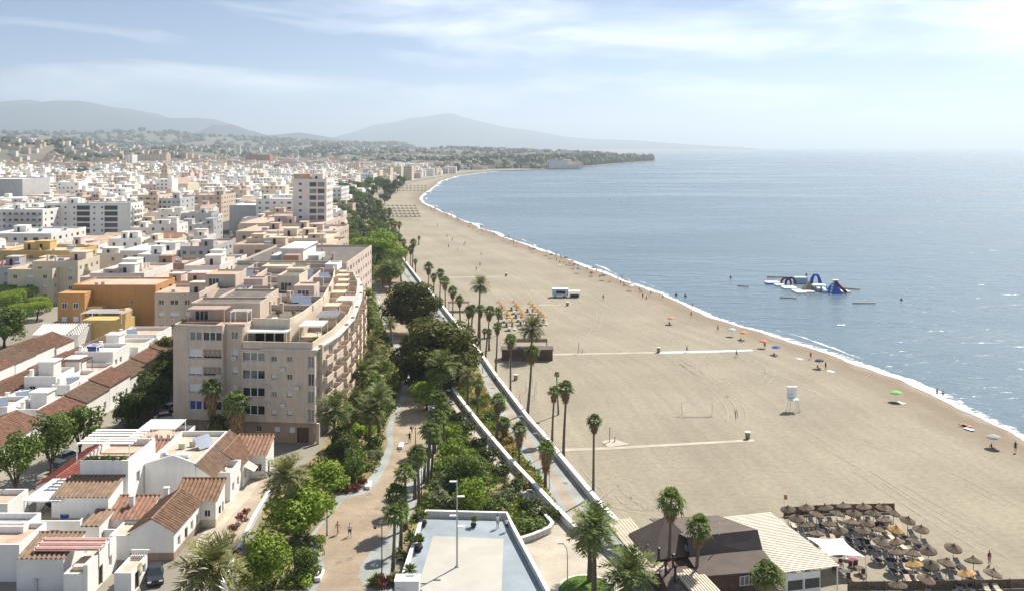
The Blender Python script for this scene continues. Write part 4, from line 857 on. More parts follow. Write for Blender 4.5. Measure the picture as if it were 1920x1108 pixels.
def house(name, label, x0, x1, y0, y1, h, wall='plaster_white', roof='flat', rm='roof_clay', rh=1.3, z=TOWN, fw=(), rw=(), lw=(), par=.5, ov=.25, base=None, cat='house', pitch=.52, root=None, over=0):
    """x/y world box. fw, rw: openings on the front / right face (x0,x1,z0,z1,kind,pane) with z above the ground"""
    r = root or T(name, label, cat, (x0, y0, z)); W, D = x1-x0, y1-y0; b = MB()
    for (o, e, ops) in (((0, 0), (W, 0), fw), ((W, 0), (W, D), rw), ((W, D), (0, D), ()), ((0, D), (0, 0), lw)):
        u, n_ = facade(b, o, e, 0, h, ops)
        for q in ops: put_window(r, o, u, n_, q, q[4] if len(q) > 4 else 'win', q[5] if len(q) > 5 else 'glass')
    if roof == 'gy':
        b.quad((0, 0, h), (W, 0, h), (W/2, 0, h+rh)); b.quad((W, D, h), (0, D, h), (W/2, D, h+rh))
    elif roof == 'gx':
        b.quad((W, 0, h), (W, D, h), (W, D/2, h+rh)); b.quad((0, D, h), (0, 0, h), (0, D/2, h+rh))
    elif roof == 'rt':
        b.quad((0, 0, h), (W, 0, h), (0, 0, h+rh)); b.quad((W, D, h), (0, D, h), (0, D, h+rh)); b.quad((0, D, h), (0, 0, h), (0, 0, h+rh), (0, D, h+rh))
    elif roof == 'fr':
        b.quad((W, 0, h), (W, D, h), (W, D, h+rh)); b.quad((0, D, h), (0, 0, h), (0, D, h+rh)); b.quad((W, D, h), (0, D, h), (0, D, h+rh), (W, D, h+rh))
    b.build('wall', M[wall], r)
    if base: MB().box(-.02, W+.02, -.02, D, 0, base[0]).build('plinth', M[base[1]], r)
    rb = MB(); g = .06
    if roof == 'flat':
        pb = MB(); inn = parapet(pb, [(0, 0), (W, 0), (W, D), (0, D)], h, h+par, .2); pb.build('parapet', M[wall], r)
        rb.quad(*[(p.x, p.y, h+.02) for p in inn]); rb.build('roof', M[rm], r)
    else:
        k = ov*rh/(W/2 if roof == 'gy' else D/2 if roof == 'gx' else W if roof == 'rt' else D)
        if roof == 'gy':
            ribs(rb, (W/2, -ov, h+rh+g), (W/2, D+ov, h+rh+g), (W+ov, D+ov, h-k+g), (W+ov, -ov, h-k+g), pitch, .15); ribs(rb, (W/2, D+ov, h+rh+g), (W/2, -ov, h+rh+g), (-ov, -ov, h-k+g), (-ov, D+ov, h-k+g), pitch, .15)
            rc = MB().tube([(W/2, -ov, h+rh+.1), (W/2, D+ov, h+rh+.1)], .12, 6)
        elif roof == 'gx':
            ribs(rb, (-ov, D/2, h+rh+g), (W+ov, D/2, h+rh+g), (W+ov, -ov, h-k+g), (-ov, -ov, h-k+g), pitch, .15); ribs(rb, (W+ov, D/2, h+rh+g), (-ov, D/2, h+rh+g), (-ov, D+ov, h-k+g), (W+ov, D+ov, h-k+g), pitch, .15)
            rc = MB().tube([(-ov, D/2, h+rh+.1), (W+ov, D/2, h+rh+.1)], .12, 6)
        elif roof == 'rt':
            ribs(rb, (-.1, -ov, h+rh+g), (-.1, D+ov, h+rh+g), (W+ov, D+ov, h-k+g), (W+ov, -ov, h-k+g), pitch, .15); rc = MB().tube([(0, -ov, h+rh+.1), (0, D+ov, h+rh+.1)], .12, 6)
        else:
            ribs(rb, (-ov, D+.1, h+rh+g), (W+ov, D+.1, h+rh+g), (W+ov, -ov, h-k+g), (-ov, -ov, h-k+g), pitch, .15); rc = MB().tube([(-ov, D, h+rh+.1), (W+ov, D, h+rh+.1)], .12, 6)
        ro = rb.build('roof', M[rm], r); rc.build('ridge_cap', M[rm], ro)
    return r
def wing(root, x0, x1, y0, y1, h, **k):
    """a further volume of the same house: parts parented to its root"""
    rl = root.location; sub = T('volume', None, None); k.pop('label', None)
    before = set(COL.objects.keys()); house('x', None, x0, x1, y0, y1, h, root=sub, **k)
    for c in list(sub.children):
        c.parent = root; c.location = Vector(c.location)+Vector((x0-rl.x, y0-rl.y, 0))
    bpy.data.objects.remove(sub)
def X(px, py, z): return P(px, py, z).x
def Y(py, z): return F*(HH-z)/(py-HY)
def grid(W, n, h0, rows, st, ww=1.1, wh=1.2, x0=.8, kind='win', pane='glass', jit=None):
    out = []
    for j in range(rows):
        for i in range(n):
            cx = x0+(W-2*x0)*(i+.5)/n; k, p = kind, pane
            if jit is not None:
                q = jit.random(); k = 'blind' if q < .35 else 'win'; p = 'curtain' if .35 < q < .55 else 'glass'
            out.append((cx-ww/2, cx+ww/2, h0+j*st, h0+j*st+wh, k, p))
    return out
# ------------------------------------------------------------------ the large beige apartment block
def main_block():
    O = Vector((-56.8, 154.0)); rz = math.atan2(-2.5, 24.4); u = Vector((math.cos(rz), math.sin(rz))); ni = Vector((-u.y, u.x))
    r = T('apartment_block', 'large beige apartment block with roof terraces beside the promenade', 'apartment block', (O.x, O.y, TOWN))
    def Fp(x, d=0): p = u*x+ni*d; return (p.x, p.y)
    def Wp(x, y): return (x-O.x, y-O.y)
    zx = lambda v: v*.03219-2.05
    zz = lambda v: 31.73-v*.03219-TOWN
    right = [Wp(-31.3, 163), Wp(-31.3, 178), Wp(-33.8, 202), Wp(-36.4, 219), Wp(-41, 238)]
    back = Wp(-71, 236)
    A, B, C, D_, E = Fp(0), Fp(8.6), Fp(8.6, 1.2), Fp(11.9, 1.2), Fp(11.9)
    rowsL = [(392, 440), (480, 532), (572, 622), (662, 712), (750, 800)]; rowsR = [(492, 537), (582, 630), (673, 720), (765, 815)]
    wb = MB(); pl = MB(); ZT, ZR = 18.9, 15.4; PL = 3.4
    def face(b, o, e, z0, z1, ops, rec):
        uu, nn = facade(b, o, e, z0, z1, [q[:4] for q in ops], rec)
        for q in ops:
            if q[4]: put_window(r, o, uu, nn, q, q[4], q[5], rec)
    # front, left bay
    kl = [('win', 'curtain'), ('blind', 'dark'), ('blind', 'dark'), ('blind', 'curtain'), ('win', 'blue')]; kr = [('loggia', 'glass'), ('slats', 'dark'), ('slats', 'dark'), ('win', 'curtain'), ('loggia', 'dark')]
    ops = []
    for (a, c), k1, k2 in zip(rowsL, kl, kr):
        ops += [(zx(148), zx(220), zz(c), zz(a), *k1), (zx(228), zx(328)-.05, zz(c), zz(a), *k2)]
    face(wb, A, B, PL, ZT, ops, .3); facade(wb, B, C, PL, ZT, [])
    face(wb, C, D_, PL, ZT, [(.9, 2.2, zz(437), zz(395), 'win', 'curtain')]+[(1.2, 2.1, zz(c-4), zz(a+8), 'blind', 'dark') for a, c in rowsL[1:4]], .2); facade(wb, D_, E, PL, ZT, [])
    facade(wb, (E[0], E[1]), Fp(11.9, 9), ZR, ZT, []); facade(wb, Fp(0, 9), A, PL, ZT, []); facade(wb, Fp(11.9, 9), Fp(0, 9), ZR, ZT, [])
    # front, right bay
    ops = []; x0 = 11.9
    for i, (a, c) in enumerate(rowsR):
        ops += [(zx(437)-x0+.1, zx(558)-x0, zz(c+3), zz(a), 'loggia', ('curtain', 'glass', 'dark', 'dark')[i]), (zx(591)-x0, zx(620)-x0, zz(c), zz(a+20), ('win', 'blind', 'win', 'blind')[i], ('glass', 'dark', 'curtain', 'dark')[i]), (zx(674)-x0, zx(702)-x0, zz(c), zz(a+20), ('win', 'win', 'blind', 'blind')[i], ('curtain', 'glass', 'dark', 'dark')[i]), (zx(788)-x0-.1, zx(826)-x0-.3, zz(c+32), zz(a+12), 'win', ('curtain', 'glass', 'curtain', 'curtain')[i])]
    face(wb, E, Fp(24.4), PL, ZR, ops, .35)
    # side facing the sea
    pts = [Fp(24.4)]+right+[back]
    rr = random.Random(3)
    for i in range(len(pts)-1):
        o, e = pts[i], pts[i+1]; Wd = (Vector(e)-Vector(o)).length; ops = []
        nb = max(1, int(Wd/5.5))
        for k in range(nb):
            cx = Wd*(k+.5)/nb
            for fl in range(4):
                z0 = PL+.3+fl*2.95
                if i == 0 and k == 0: ops.append((cx-1.6, cx-.9, z0+.9, z0+2.1, 'win', 'curtain')); ops.append((cx+.6, cx+1.2, z0+.9, z0+2.1, 'win', 'glass'))
                else: ops.append((cx-1.3, cx+1.3, z0, z0+2.2, 'loggia', rr.choice(['glass', 'dark', 'curtain'])))
        face(wb, o, e, PL, ZR, ops if i < 5 else [], .25)
        # balconies
        U_ = (Vector(e)-Vector(o)).normalized(); N_ = Vector((U_.y, -U_.x)); az = math.atan2(U_.y, U_.x)
        if i < 5:
            for k in range(nb):
                cx = Wd*(k+.5)/nb
                if i == 0 and k == 0: cx += 2.9 if nb == 1 else 1.6
                for fl in range(4):
                    z0 = PL+.05+fl*2.95; p = Vector(o)+U_*(cx-2.0); bb = MB(); dp = 1.35+.35*((k+i) % 2)
                    bb.box(0, 4.0, -dp, 0, 0, .16); bb.box(0, 4.0, -dp, -dp+.14, .16, 1.1); bb.box(0, .14, -dp+.14, 0, .16, 1.1); bb.box(3.86, 4.0, -dp+.14, 0, .16, 1.1)
                    bb.build('balcony', M['plaster_beige'], r, loc=(p.x, p.y, z0), rz=az)
                if k % 2 == i % 2:
                    p = Vector(o)+U_*(cx-2.6); MB().box(0, .5, -.7, 0, 0, ZR-PL+.6).build('pier', M['plaster_beige'], r, loc=(p.x, p.y, PL), rz=az)
    facade(wb, back, Fp(0, 9), PL, ZT, [])
    wb.build('wall', M['plaster_beige'], r)
    full = [A, B, C, D_, E, Fp(24.4)]+right+[back]
    # ground floor, set back and darker, with an entrance at the corner
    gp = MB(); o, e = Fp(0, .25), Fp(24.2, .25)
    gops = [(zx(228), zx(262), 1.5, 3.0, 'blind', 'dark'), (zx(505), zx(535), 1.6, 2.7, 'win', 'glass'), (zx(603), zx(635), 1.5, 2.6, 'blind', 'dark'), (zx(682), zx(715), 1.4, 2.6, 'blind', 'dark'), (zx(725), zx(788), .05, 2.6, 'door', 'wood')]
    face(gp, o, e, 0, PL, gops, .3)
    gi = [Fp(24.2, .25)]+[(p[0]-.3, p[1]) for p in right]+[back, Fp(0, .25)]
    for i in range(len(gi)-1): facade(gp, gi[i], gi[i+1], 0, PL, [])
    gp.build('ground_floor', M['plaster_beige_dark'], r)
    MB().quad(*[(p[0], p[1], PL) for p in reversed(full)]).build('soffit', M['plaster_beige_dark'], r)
    pc = MB(); p = Fp(24.9, .2); pc.box(p[0]-.25, p[0]+.25, p[1]-.25, p[1]+.25, 0, PL); pc.build('corner_column', M['plaster_beige'], r)
    # terrace deck, overhanging eave and parapet of the seaward side
    lowp = [E, Fp(24.4)]+right+[Wp(-48, 237), Fp(11.9, 30)]
    MB().quad(*[(q[0], q[1], ZR+.05) for q in lowp]).build('terrace_deck', M['roof_cream'], r)
    eave = MB(); ep = [Fp(15.2, -.25), Fp(24.8, -.35)]+[(q[0]+.75, q[1]) for q in right]; ei = [Fp(15.2, .3), Fp(24.0, .3)]+[(q[0]-.3, q[1]) for q in right]
    for i in range(len(ep)-1):
        a, b2, c2, d2 = ep[i], ep[i+1], ei[i+1], ei[i]
        for z_, s in ((ZR+.18, 1), (ZR-.02, -1)):
            qd = [(a[0], a[1], z_), (b2[0], b2[1], z_), (c2[0], c2[1], z_), (d2[0], d2[1], z_)]; eave.quad(*(qd if s > 0 else qd[::-1]))
        eave.quad((a[0], a[1], ZR-.02), (b2[0], b2[1], ZR-.02), (b2[0], b2[1], ZR+.18), (a[0], a[1], ZR+.18))
    eave.build('eave', M['roof_pale'], r)
    pp = MB()
    line = [Fp(12.0, .1), Fp(24.0, .1)]+[(q[0]-.35, q[1]) for q in right]
    def wall_line(b, ln, z0, z1, t):
        for i in range(len(ln)-1):
            o, e = Vector(ln[i]), Vector(ln[i+1]); q = (e-o).normalized(); n_ = Vector((-q.y, q.x))*t; a, b2, c2, d2 = o, e, e+n_, o+n_
            b.quad((a.x, a.y, z1), (b2.x, b2.y, z1), (c2.x, c2.y, z1), (d2.x, d2.y, z1)); b.quad((a.x, a.y, z0), (b2.x, b2.y, z0), (b2.x, b2.y, z1), (a.x, a.y, z1)); b.quad((c2.x, c2.y, z0), (d2.x, d2.y, z0), (d2.x, d2.y, z1), (c2.x, c2.y, z1))
            b.quad((d2.x, d2.y, z0), (a.x, a.y, z0), (a.x, a.y, z1), (d2.x, d2.y, z1)); b.quad((b2.x, b2.y, z0), (c2.x, c2.y, z0), (c2.x, c2.y, z1), (b2.x, b2.y, z1))
    wall_line(pp, line, ZR+.1, ZR+1.25, .22); pp.build('terrace_parapet', M['plaster_beige'], r)
    # upper storey set back from the sea
    up = [Fp(11.9, 4.6), Fp(18.6, 4.4), Wp(-37.0, 164), Wp(-36.9, 180), Wp(-39.6, 203), Wp(-42.3, 219), Wp(-46.5, 235), Wp(-70.8, 235.8), Fp(.02, 9), Fp(11.9, 9.02)]
    ub = MB()
    face(ub, up[0], up[1], ZR, ZT-.3, [(.5, 5.8, ZR+.1, ZR+2.3, 'loggia', 'dark')], .2)
    for i in range(1, 9): facade(ub, up[i], up[(i+1) % 10], ZR, ZT-.3, [])
    ub.build('upper_storey', M['plaster_tan'], r)
    MB().quad(*[(q[0], q[1], ZT-.28) for q in up]).build('roof_deck', M['roof_felt'], r)
    up2 = MB(); wall_line(up2, [up[0], up[1], up[2], up[3], up[4], up[5], up[6], up[7]], ZT-.3, ZT+.75, .25); wall_line(up2, [Fp(.05, 30), Fp(.05, .05), Fp(8.55, .05), Fp(8.6, 1.25), Fp(11.85, 1.25), Fp(11.85, 9.0)], ZT, ZT+.35, .22); up2.build('roof_parapet', M['plaster_cream'], r)
    MB().quad(*[(q[0], q[1], ZT+.03) for q in (A, B, C, D_, Fp(11.9, 9), Fp(0, 9))]).build('front_deck', M['roof_clay'], r)
    # low walls dividing the roof into private terraces
    for (x0, x1, y, h) in ((2, 20, 17.5, 1.0), (1, 20, 27, 1.1), (-1, 19, 39, 1.1), (-4, 18, 52, 1.1), (-7, 15, 66, 1.2), (-9, 12, 75, 1.2)):
        q0, q1 = Vector((x0, y)), Vector((x1, y-1.5)); d_ = MB(); wall_line(d_, [q0, q1], ZT-.25, ZT-.25+h, .25); d_.build('dividing_wall', M['plaster_pink'], r)
    for (x, y0, y1, h) in ((8.5, 18, 40, 1.1), (3, 27, 53, 1.0), (13, 40, 66, 1.2), (-1, 53, 75, 1.1), (-6, 30, 78, 1.0)):
        d_ = MB(); wall_line(d_, [Vector((x, y0)), Vector((x-1.5, y1))], ZT-.25, ZT-.25+h, .25); d_.build('dividing_wall', M['plaster_pink'], r)
    # walls between the seaward terraces
    ui = [(10, 19.8), (26, 19.9), (49, 17.2), (65, 14.5), (81, 10.3)]; ri = [(9, 25.1), (24, 25.1), (48, 22.6), (65, 20.0), (84, 15.4)]
    for yy in (13.5, 22, 30, 38, 46, 54, 62, 70, 77):
        d_ = MB(); wall_line(d_, [Vector((interp(ui, yy)+.05, yy)), Vector((interp(ri, yy)-.3, yy-.3))], ZR+.06, ZR+1.9+.4*((yy*3) % 2 > 1), .22); d_.build('terrace_wall', M['plaster_beige' if yy % 4 else 'plaster_pink'], r)
    for yy in (25, 41, 50, 58, 66, 73):
        xa = interp(ui, yy)+.1; d_ = MB(); d_.box(xa, xa+2.6, yy, yy+3.2, ZR+.06, ZR+2.4, False); d_.box(xa-.02, xa+2.9, yy-.2, yy+3.4, ZR+2.4, ZR+2.55); d_.build('terrace_room', M['plaster_tan'], r); MB().box(xa+2.6, xa+2.64, yy+.8, yy+2.4, ZR+.1, ZR+2.1).build('terrace_door', M['glass'], r)
    # attic rooms
    for (x0, x1, y0, y1, h, mm, rmm) in ((1.0, 13.0, 5.6, 11.5, 2.9, 'plaster_tan', 'roof_felt'), (3.5, 12.0, 11.6, 22, 2.7, 'plaster_beige', 'roof_felt'), (7.6, 12.2, 38, 46, 3.0, 'plaster_cream', 'roof_felt'), (13.5, 17.5, 28, 33, 2.4, 'plaster_pink', 'roof_clay'), (4.5, 8.5, 58, 64, 1.7, 'plaster_cream', 'roof_cream'), (-3.5, 3, 66, 73, 1.2, 'plaster_cream', 'roof_cream'), (11, 14, 70, 76, 1.2, 'plaster_white', 'roof_pale'), (-9.5, -3, 44, 52, 2.4, 'plaster_beige', 'roof_clay'), (0, 4, 40, 44, 2.0, 'plaster_pink', 'roof_clay')):
        zb = ZT-.25; a_ = MB(); ops = [(.8, min(3, x1-x0-.6), .1, 2.0, 'loggia', 'glass')] if h > 2.1 else []; base = [(x0, y0), (x1, y0), (x1, y1), (x0, y1)]
        f = MB(); uu, nn = facade(f, base[0], base[1], zb, zb+h, [(q[0], q[1], zb+q[2], zb+q[3]) for q in ops])
        for q in ops: put_window(r, base[0], uu, nn, (q[0], q[1], zb+q[2], zb+q[3]), q[4], q[5])
        for i in range(1, 4): facade(f, base[i], base[(i+1) % 4], zb, zb+h, [])
        f.build('attic_room', M[mm], r); pb = MB(); inn = parapet(pb, base, zb+h, zb+h+.35, .18); pb.build('attic_parapet', M[mm], r); MB().quad(*[(p.x, p.y, zb+h+.02) for p in inn]).build('attic_roof', M[rmm], r)
    for x, y, a in ((15.0, 24.5, .3), (17.2, 21.5, .2), (16.6, 29.5, .3), (5.5, 30, -.2), (14, 55, .4), (1, 34, .1), (9, 60, 0), (-5, 60, .2), (2.5, 24.5, -.3)): solar(r, x, y, ZT-.2, 2.3, 1.7, a)
    for x, y in ((12.8, 19.5), (14.6, 14), (12.4, 13.8), (13.1, 25.5), (2.2, 30), (6.5, 36), (15.2, 34), (15.5, 45), (9.5, 52), (3, 49), (-2, 57), (12, 62), (-6, 70), (7, 70)): chimney(r, x, y, ZT-.25, 1.5+.5*((x*7) % 1), 'plaster_tan', .32)
    for fx, fz in ((8.0, 10.4), (8.0, 7.4), (16.4, 8.9), (19.0, 11.8), (19.0, 5.9), (21.4, 8.8), (16.4, 6.0), (10.1, 13.2)):
        p = Fp(fx, -.2 if not 8.6 < fx < 11.9 else 1.0); ac_unit(r, p[0], p[1], fz, rz)
    for x, y in ((10, 30), (11.5, 34), (0, 60), (6, 48)): ac_unit(r, x, y, ZT-.2)
    r.location.y -= 2.0; return r, Fp, Vector((O.x, O.y-2.0)), ZT, ZR
mbk, mbF, mbO, ZT, ZR = main_block()
def mw(x, d):
    p = mbF(x, d); return mbO.x+p[0], mbO.y+p[1]
x, y = mw(1.6, 2.0); pergola('pink awning over the left roof terrace of the beige block', x, x+6.2, y, y+3.2, TOWN+ZT+.05, TOWN+ZT+2.5, 10, 'plaster_pink', 'awning_pink', 'roof_awning', 'awning')
x, y = mw(9.0, 2.2); pergola('white open pergola frame beside the pink awning on the beige block', x, x+2.9, y, y+2.6, TOWN+ZT+.05, TOWN+ZT+2.2, 4)
x, y = mw(12.3, 1.4); pergola('long white awning over the front terrace of the beige block', x, x+6.6, y, y+3.0, TOWN+ZR+.08, TOWN+ZR+2.5, 12, 'white_paint', 'fabric_white', 'roof_awning', 'awning')
x, y = mw(19.5, 6.5); pergola('cream awning at the seaward corner terrace of the beige block', x, x+3.9, y, y+5.2, TOWN+ZR+.08, TOWN+ZR+2.6, 16, 'white_paint', 'awning', 'roof_awning', 'awning')
x, y = mw(19.6, 15.5); pergola('grey roofed pergola on the seaward terrace of the beige block', x, x+3.6, y, y+6, TOWN+ZR+.08, TOWN+ZR+2.6, 18, 'metal_grey', 'plaster_grey')
x, y = mw(18.0, 33); pergola('white pergola far along the seaward terrace of the beige block', x, x+3.4, y, y+6, TOWN+ZR+.08, TOWN+ZR+2.5, 14)
for i, (x_, d_) in enumerate(((13.2, 1.0), (14.5, 1.0), (16.0, .9), (20, .9), (21.5, 1.0), (22.8, 2.5), (22.6, 5.5), (23.0, 9.5), (22.8, 13.0), (14.6, 9.8), (17.3, 10.2), (9.5, 7), (1.3, 1.2))):
    x, y = mw(x_, d_); z_ = TOWN+(ZR+.06 if x_ > 12 and not 8 < d_ < 12 or x_ > 20 else ZT+.05)
    t = T('potted_plant', 'potted plant on the roof terraces of the beige block, %s counted from the front' % ordw(i+1), 'potted plant', (x, y, z_), 0, 'potted plants on the beige block'); MB().lathe([(.0, 0), (.22, 0), (.3, .45), (.26, .45), (.0, .4)], 8).build('pot', M['roof_clay'], t); ob('foliage', SHRUB['mid' if i % 2 else 'bright'][i % 2], t, (0, 0, .4), i, (.55, .55, .8))
def furn(label, x, y, z, cat='table', m='white_paint', group=None):
    t = T('terrace_table' if cat == 'table' else 'terrace_chair', label, cat, (x, y, z), 0, group)
    if cat == 'table':
        MB().lathe([(0, .70), (.55, .70), (.55, .74), (0, .74)], 10).build('table_top', M[m], t); MB().bar((0, 0, 0), (0, 0, .7), .05, 6).build('leg', M[m], t); MB().lathe([(0, 0), (.28, 0), (.28, .04), (0, .04)], 8).build('base', M[m], t)
    else:
        MB().box(-.24, .24, -.24, .24, .42, .46).build('seat', M[m], t); MB().box(-.24, .24, .2, .25, .46, .95).build('backrest', M[m], t)
        for a in (-.2, .2):
            for c in (-.2, .2): MB().box(a-.025, a+.025, c-.025, c+.025, 0, .42).build('leg', M[m], t)
    return t
x, y = mw(15.2, 6.4); furn('white table on the middle roof terrace of the beige block', x, y, TOWN+ZT-.22)
x, y = mw(21.5, 10.4); furn('white table under plants on the seaward terrace of the beige block', x, y, TOWN+ZR+.08)
# ------------------------------------------------------------------ generic flat-roofed block placed by its front roof edge
def block(name, label, pxl, pxr, py, h, d, wall, rm, st=3.0, nf=5, nr=4, par=.7, rz=0.0, cat='apartment block', group=None, each=False, jit=None, balc=(), roofbits=4, seed=0, z=TOWN, rooms=1, far=False):
    rr = random.Random(seed*13+int(pxl*7+py)); a = P(pxl, py, z+h+par); W = (pxr-pxl)*a.y/F/math.cos(rz)
    r = T(name, label, cat, (a.x, a.y, z), rz, group); b = MB(); gz = MB(); rows = max(1, int((h-.3)/st)); ww, wh = (1.3, 1.25)
    for (o, e, n_) in (((0, 0), (W, 0), nf), ((W, 0), (W, d), nr), ((W, d), (0, d), 0), ((0, d), (0, 0), 0)):
        L_ = (Vector(e)-Vector(o)).length; ops = []
        for j in range(rows):
            for i in range(n_):
                cx = L_*(i+.5)/n_; zc = h-st*(rows-j)+.75
                w2 = min(ww*(1.7 if (i % 3 == 1) else 1), L_/n_*.7)
                ops.append((cx-w2/2, cx+w2/2, max(.2, zc), max(.2, zc)+wh))
        u, n2 = facade(b, o, e, 0, h, ops)
        for q in ops:
            if each:
                k = rr.random(); put_window(r, o, u, n2, q, 'blind' if k < .35 else 'win', 'curtain' if .35 < k < .6 else 'glass')
            else: gz.k = 0 if rr.random() < .72 else 1; glazing(gz, o, u, n2, q)
        if n_ and balc:
            U_ = u; az = math.atan2(U_.y, U_.x)
            for (face_, f0, f1, m_) in balc:
                if (face_ == 'f') != (o == (0, 0)): continue
                for j in range(rows):
                    zc = h-st*(rows-j)+.05; bb = MB(); lw_ = L_*(f1-f0); bb.box(0, lw_, -1.3, 0, 0, .15); bb.box(0, lw_, -1.3, -1.2, .15, 1.0); bb.box(0, .1, -1.2, 0, .15, 1.0); bb.box(lw_-.1, lw_, -1.2, 0, .15, 1.0)
                    p = Vector(o)+U_*L_*f0; bb.build('balcony', M[m_], r, loc=(p.x, p.y, zc), rz=az)
    b.build('wall', M[wall], r)
    if gz.f: stuff(gz.build('window_glazing', [M['glass'], M['curtain_glass']], r))
    base = [(0, 0), (W, 0), (W, d), (0, d)]; pb = MB(); inn = parapet(pb, base, h, h+par, .22); pb.build('parapet', M[wall], r); MB().quad(*[(p.x, p.y, h+.02) for p in inn]).build('roof', M[rm], r)
    for i in range(rooms):
        w2, d2 = min(W*.45, rr.uniform(3, 6)), min(d*.45, rr.uniform(3, 5)); x, y = rr.uniform(.6, max(.7, W-w2-.6)), rr.uniform(.6, max(.7, d-d2-.6)); hh = rr.uniform(2.2, 3.0)
        f = MB(); f.box(x, x+w2, y, y+d2, h+.02, h+hh, False); f.box(x-.15, x+w2+.15, y-.15, y+d2+.15, h+hh, h+hh+.18); f.build('stair_house', M[wall], r); MB().box(x+w2*.3, x+w2*.3+.9, y-.05, y, h+.05, h+2.0).build('door', M['dark_opening'], r)
    for i in range(roofbits):
        x, y = rr.uniform(.8, max(.9, W-.8)), rr.uniform(.8, max(.9, d-.8)); k = rr.random()
        if k < .45: chimney(r, x, y, h, rr.uniform(1, 1.8), wall)
        elif k < .75: solar(r, x, y, h, 2.0, 1.3, rr.uniform(-.3, .3))
        else: ac_unit(r, x, y, h)
    return r, W
# ------------------------------------------------------------------ buildings behind the beige block
def black_roof():
    a = P(443, 494, 18.3); r, W = block('apartment_block', 'cream block with two black flat roofs behind the beige block', 440, 650, 493, 16.8, 44, 'plaster_pink', 'roof_felt', nf=6, nr=10, par=.5, roofbits=3, rooms=0, seed=2)
    wx = W*.36
    f = MB(); f.box(wx, wx+6, 7, 24, 16.8, 20.2, False); f.box(wx-.4, wx+6.4, 6.6, 24.4, 20.2, 20.5); f.build('stair_house', M['plaster_white'], r)
    for q in (-3.6, 7.0): MB().box(wx+q, wx+q+3, 9, 18, 16.82, 18.2).build('roof_hut', M['white_wall'], r)
    MB().box(wx+2, wx+6.2, 1, 5, 16.82, 19.2).build('brick_hut', M['plaster_rust'], r)
    for i in range(9): b = MB(); b.tube([(0, 0, 0), (0, 0, .8)], .12, 6); b.lathe([(.2, .8), (.2, .95), (0, 1.0)], 6); b.build('vent_pipe', M['metal_dark'], r, loc=(3+((i*7.3) % (W-6)), 6+(i*11.7) % 34, 16.8))
black_roof()
B1 = [('cream block with stepped tan roofs behind the black roofs', 437, 625, 459, 15.5, 26, 'plaster_tan', 'roof_clay', 6, 6, 3), ('pale orange block with a long white parapet behind the black roofs', 462, 612, 447, 16.5, 24, 'plaster_cream', 'roof_cream', 5, 5, 2),
      ('tan block with grey roof huts before the white tower', 442, 628, 434, 15.5, 30, 'plaster_tan', 'roof_clay', 6, 6, 3), ('pinkish block at the foot of the white tower', 448, 606, 419, 15, 40, 'plaster_pink', 'roof_clay', 6, 5, 3)]
for i, (lb, a, c, y, h, d, wm, rm, nf, nr, rb) in enumerate(B1): block('apartment_block', lb, a, c, y, h, d, wm, rm, nf=nf, nr=nr, roofbits=8, rooms=rb, seed=20+i)
def tower():
    r, W = block('tower_block', 'tall white tower block with balcony stacks behind the tan roofs', 549, 612, 336, 33.5, 15, 'plaster_rose', 'roof_clay', nf=0, nr=4, par=.8, roofbits=4, rooms=1, cat='tower block', seed=4, balc=(('f', .45, .98, 'plaster_rose'),), st=3.0)
    g = MB()
    for j in range(10):
        z0 = 33.5-3*(j+1)+.3
        for k, (a, c) in enumerate(((.5, .7), (.74, .94))): g.k = (j+k) % 2; g.quad((W*a, -.02, z0), (W*c, -.02, z0), (W*c, -.02, z0+2.0), (W*a, -.02, z0+2.0))
        g.k = 0; g.quad((W*.18, -.02, z0+.7), (W*.27, -.02, z0+.7), (W*.27, -.02, z0+1.7), (W*.18, -.02, z0+1.7))
    stuff(g.build('window_glazing', [M['glass'], M['curtain_glass']], r))
    MB().box(W*.02, W*.5, .3, 5, 34.35, 36.6).build('roof_house', M['roof_clay'], r)
tower()
MORE = [('white block right of the white tower by the avenue', 605, 640, 352, 20, 30, 'plaster_town', 'roof_pale', 4, 8), ('long pale wall of a low hall left of the white tower', 430, 549, 385, 15, 28, 'plaster_grey', 'roof_pale', 0, 2), ('clay topped pavilion before the white tower', 492, 549, 398, 13, 14, 'plaster_tan', 'roof_clay', 4, 2), ('grey slab with terrace rail behind the low hall', 480, 549, 373, 19, 20, 'plaster_town', 'roof_pale', 5, 2)]
for i, (lb, a, c, y, h, d, wm, rm, nf, nr) in enumerate(MORE): block('apartment_block', lb, a, c, y, h, d, wm, rm, nf=nf, nr=nr, roofbits=3, seed=40+i)
# seafront slabs farther along the avenue
for i, (a, c, y, h, wm) in enumerate([(640,668,330,16,'plaster_town'),(668,700,326,17,'plaster_town'),(690,712,320,18,'plaster_cream'),(712,732,316,19,'plaster_cream'),(730,752,313,20,'plaster_cream'),(750,772,312,20,'plaster_cream')]):
    block('seafront_block', 'pale seafront block at the end of the avenue, %s from the left' % ordw(i+1), a, c, y, h, 30, wm, 'roof_pale', nf=6, nr=5, roofbits=2, seed=50+i, group='seafront blocks at the end of the avenue')
for i, (a, c, y, h, d) in enumerate([(100, 205, 452, 6.0, 12), (190, 262, 446, 6.4, 11), (150, 250, 462, 6.2, 13), (60, 130, 448, 6.0, 12)]):
    yy = Y(y, TOWN+h); house('clay_roofed_house', 'low house with pale clay roof before the long white slab, %s from the left' % ordw([2, 4, 3, 1][i]), (a-CX)*yy/F, (c-CX)*yy/F, yy, yy+d, h, 'plaster_town', 'gx', 'roof_clay', 1.8, pitch=.8, fw=tuple((2+k*5.0, 3.4+k*5.0, 3.6, 5.0) for k in range(int((c-a)*yy/F/5.0)-1)))
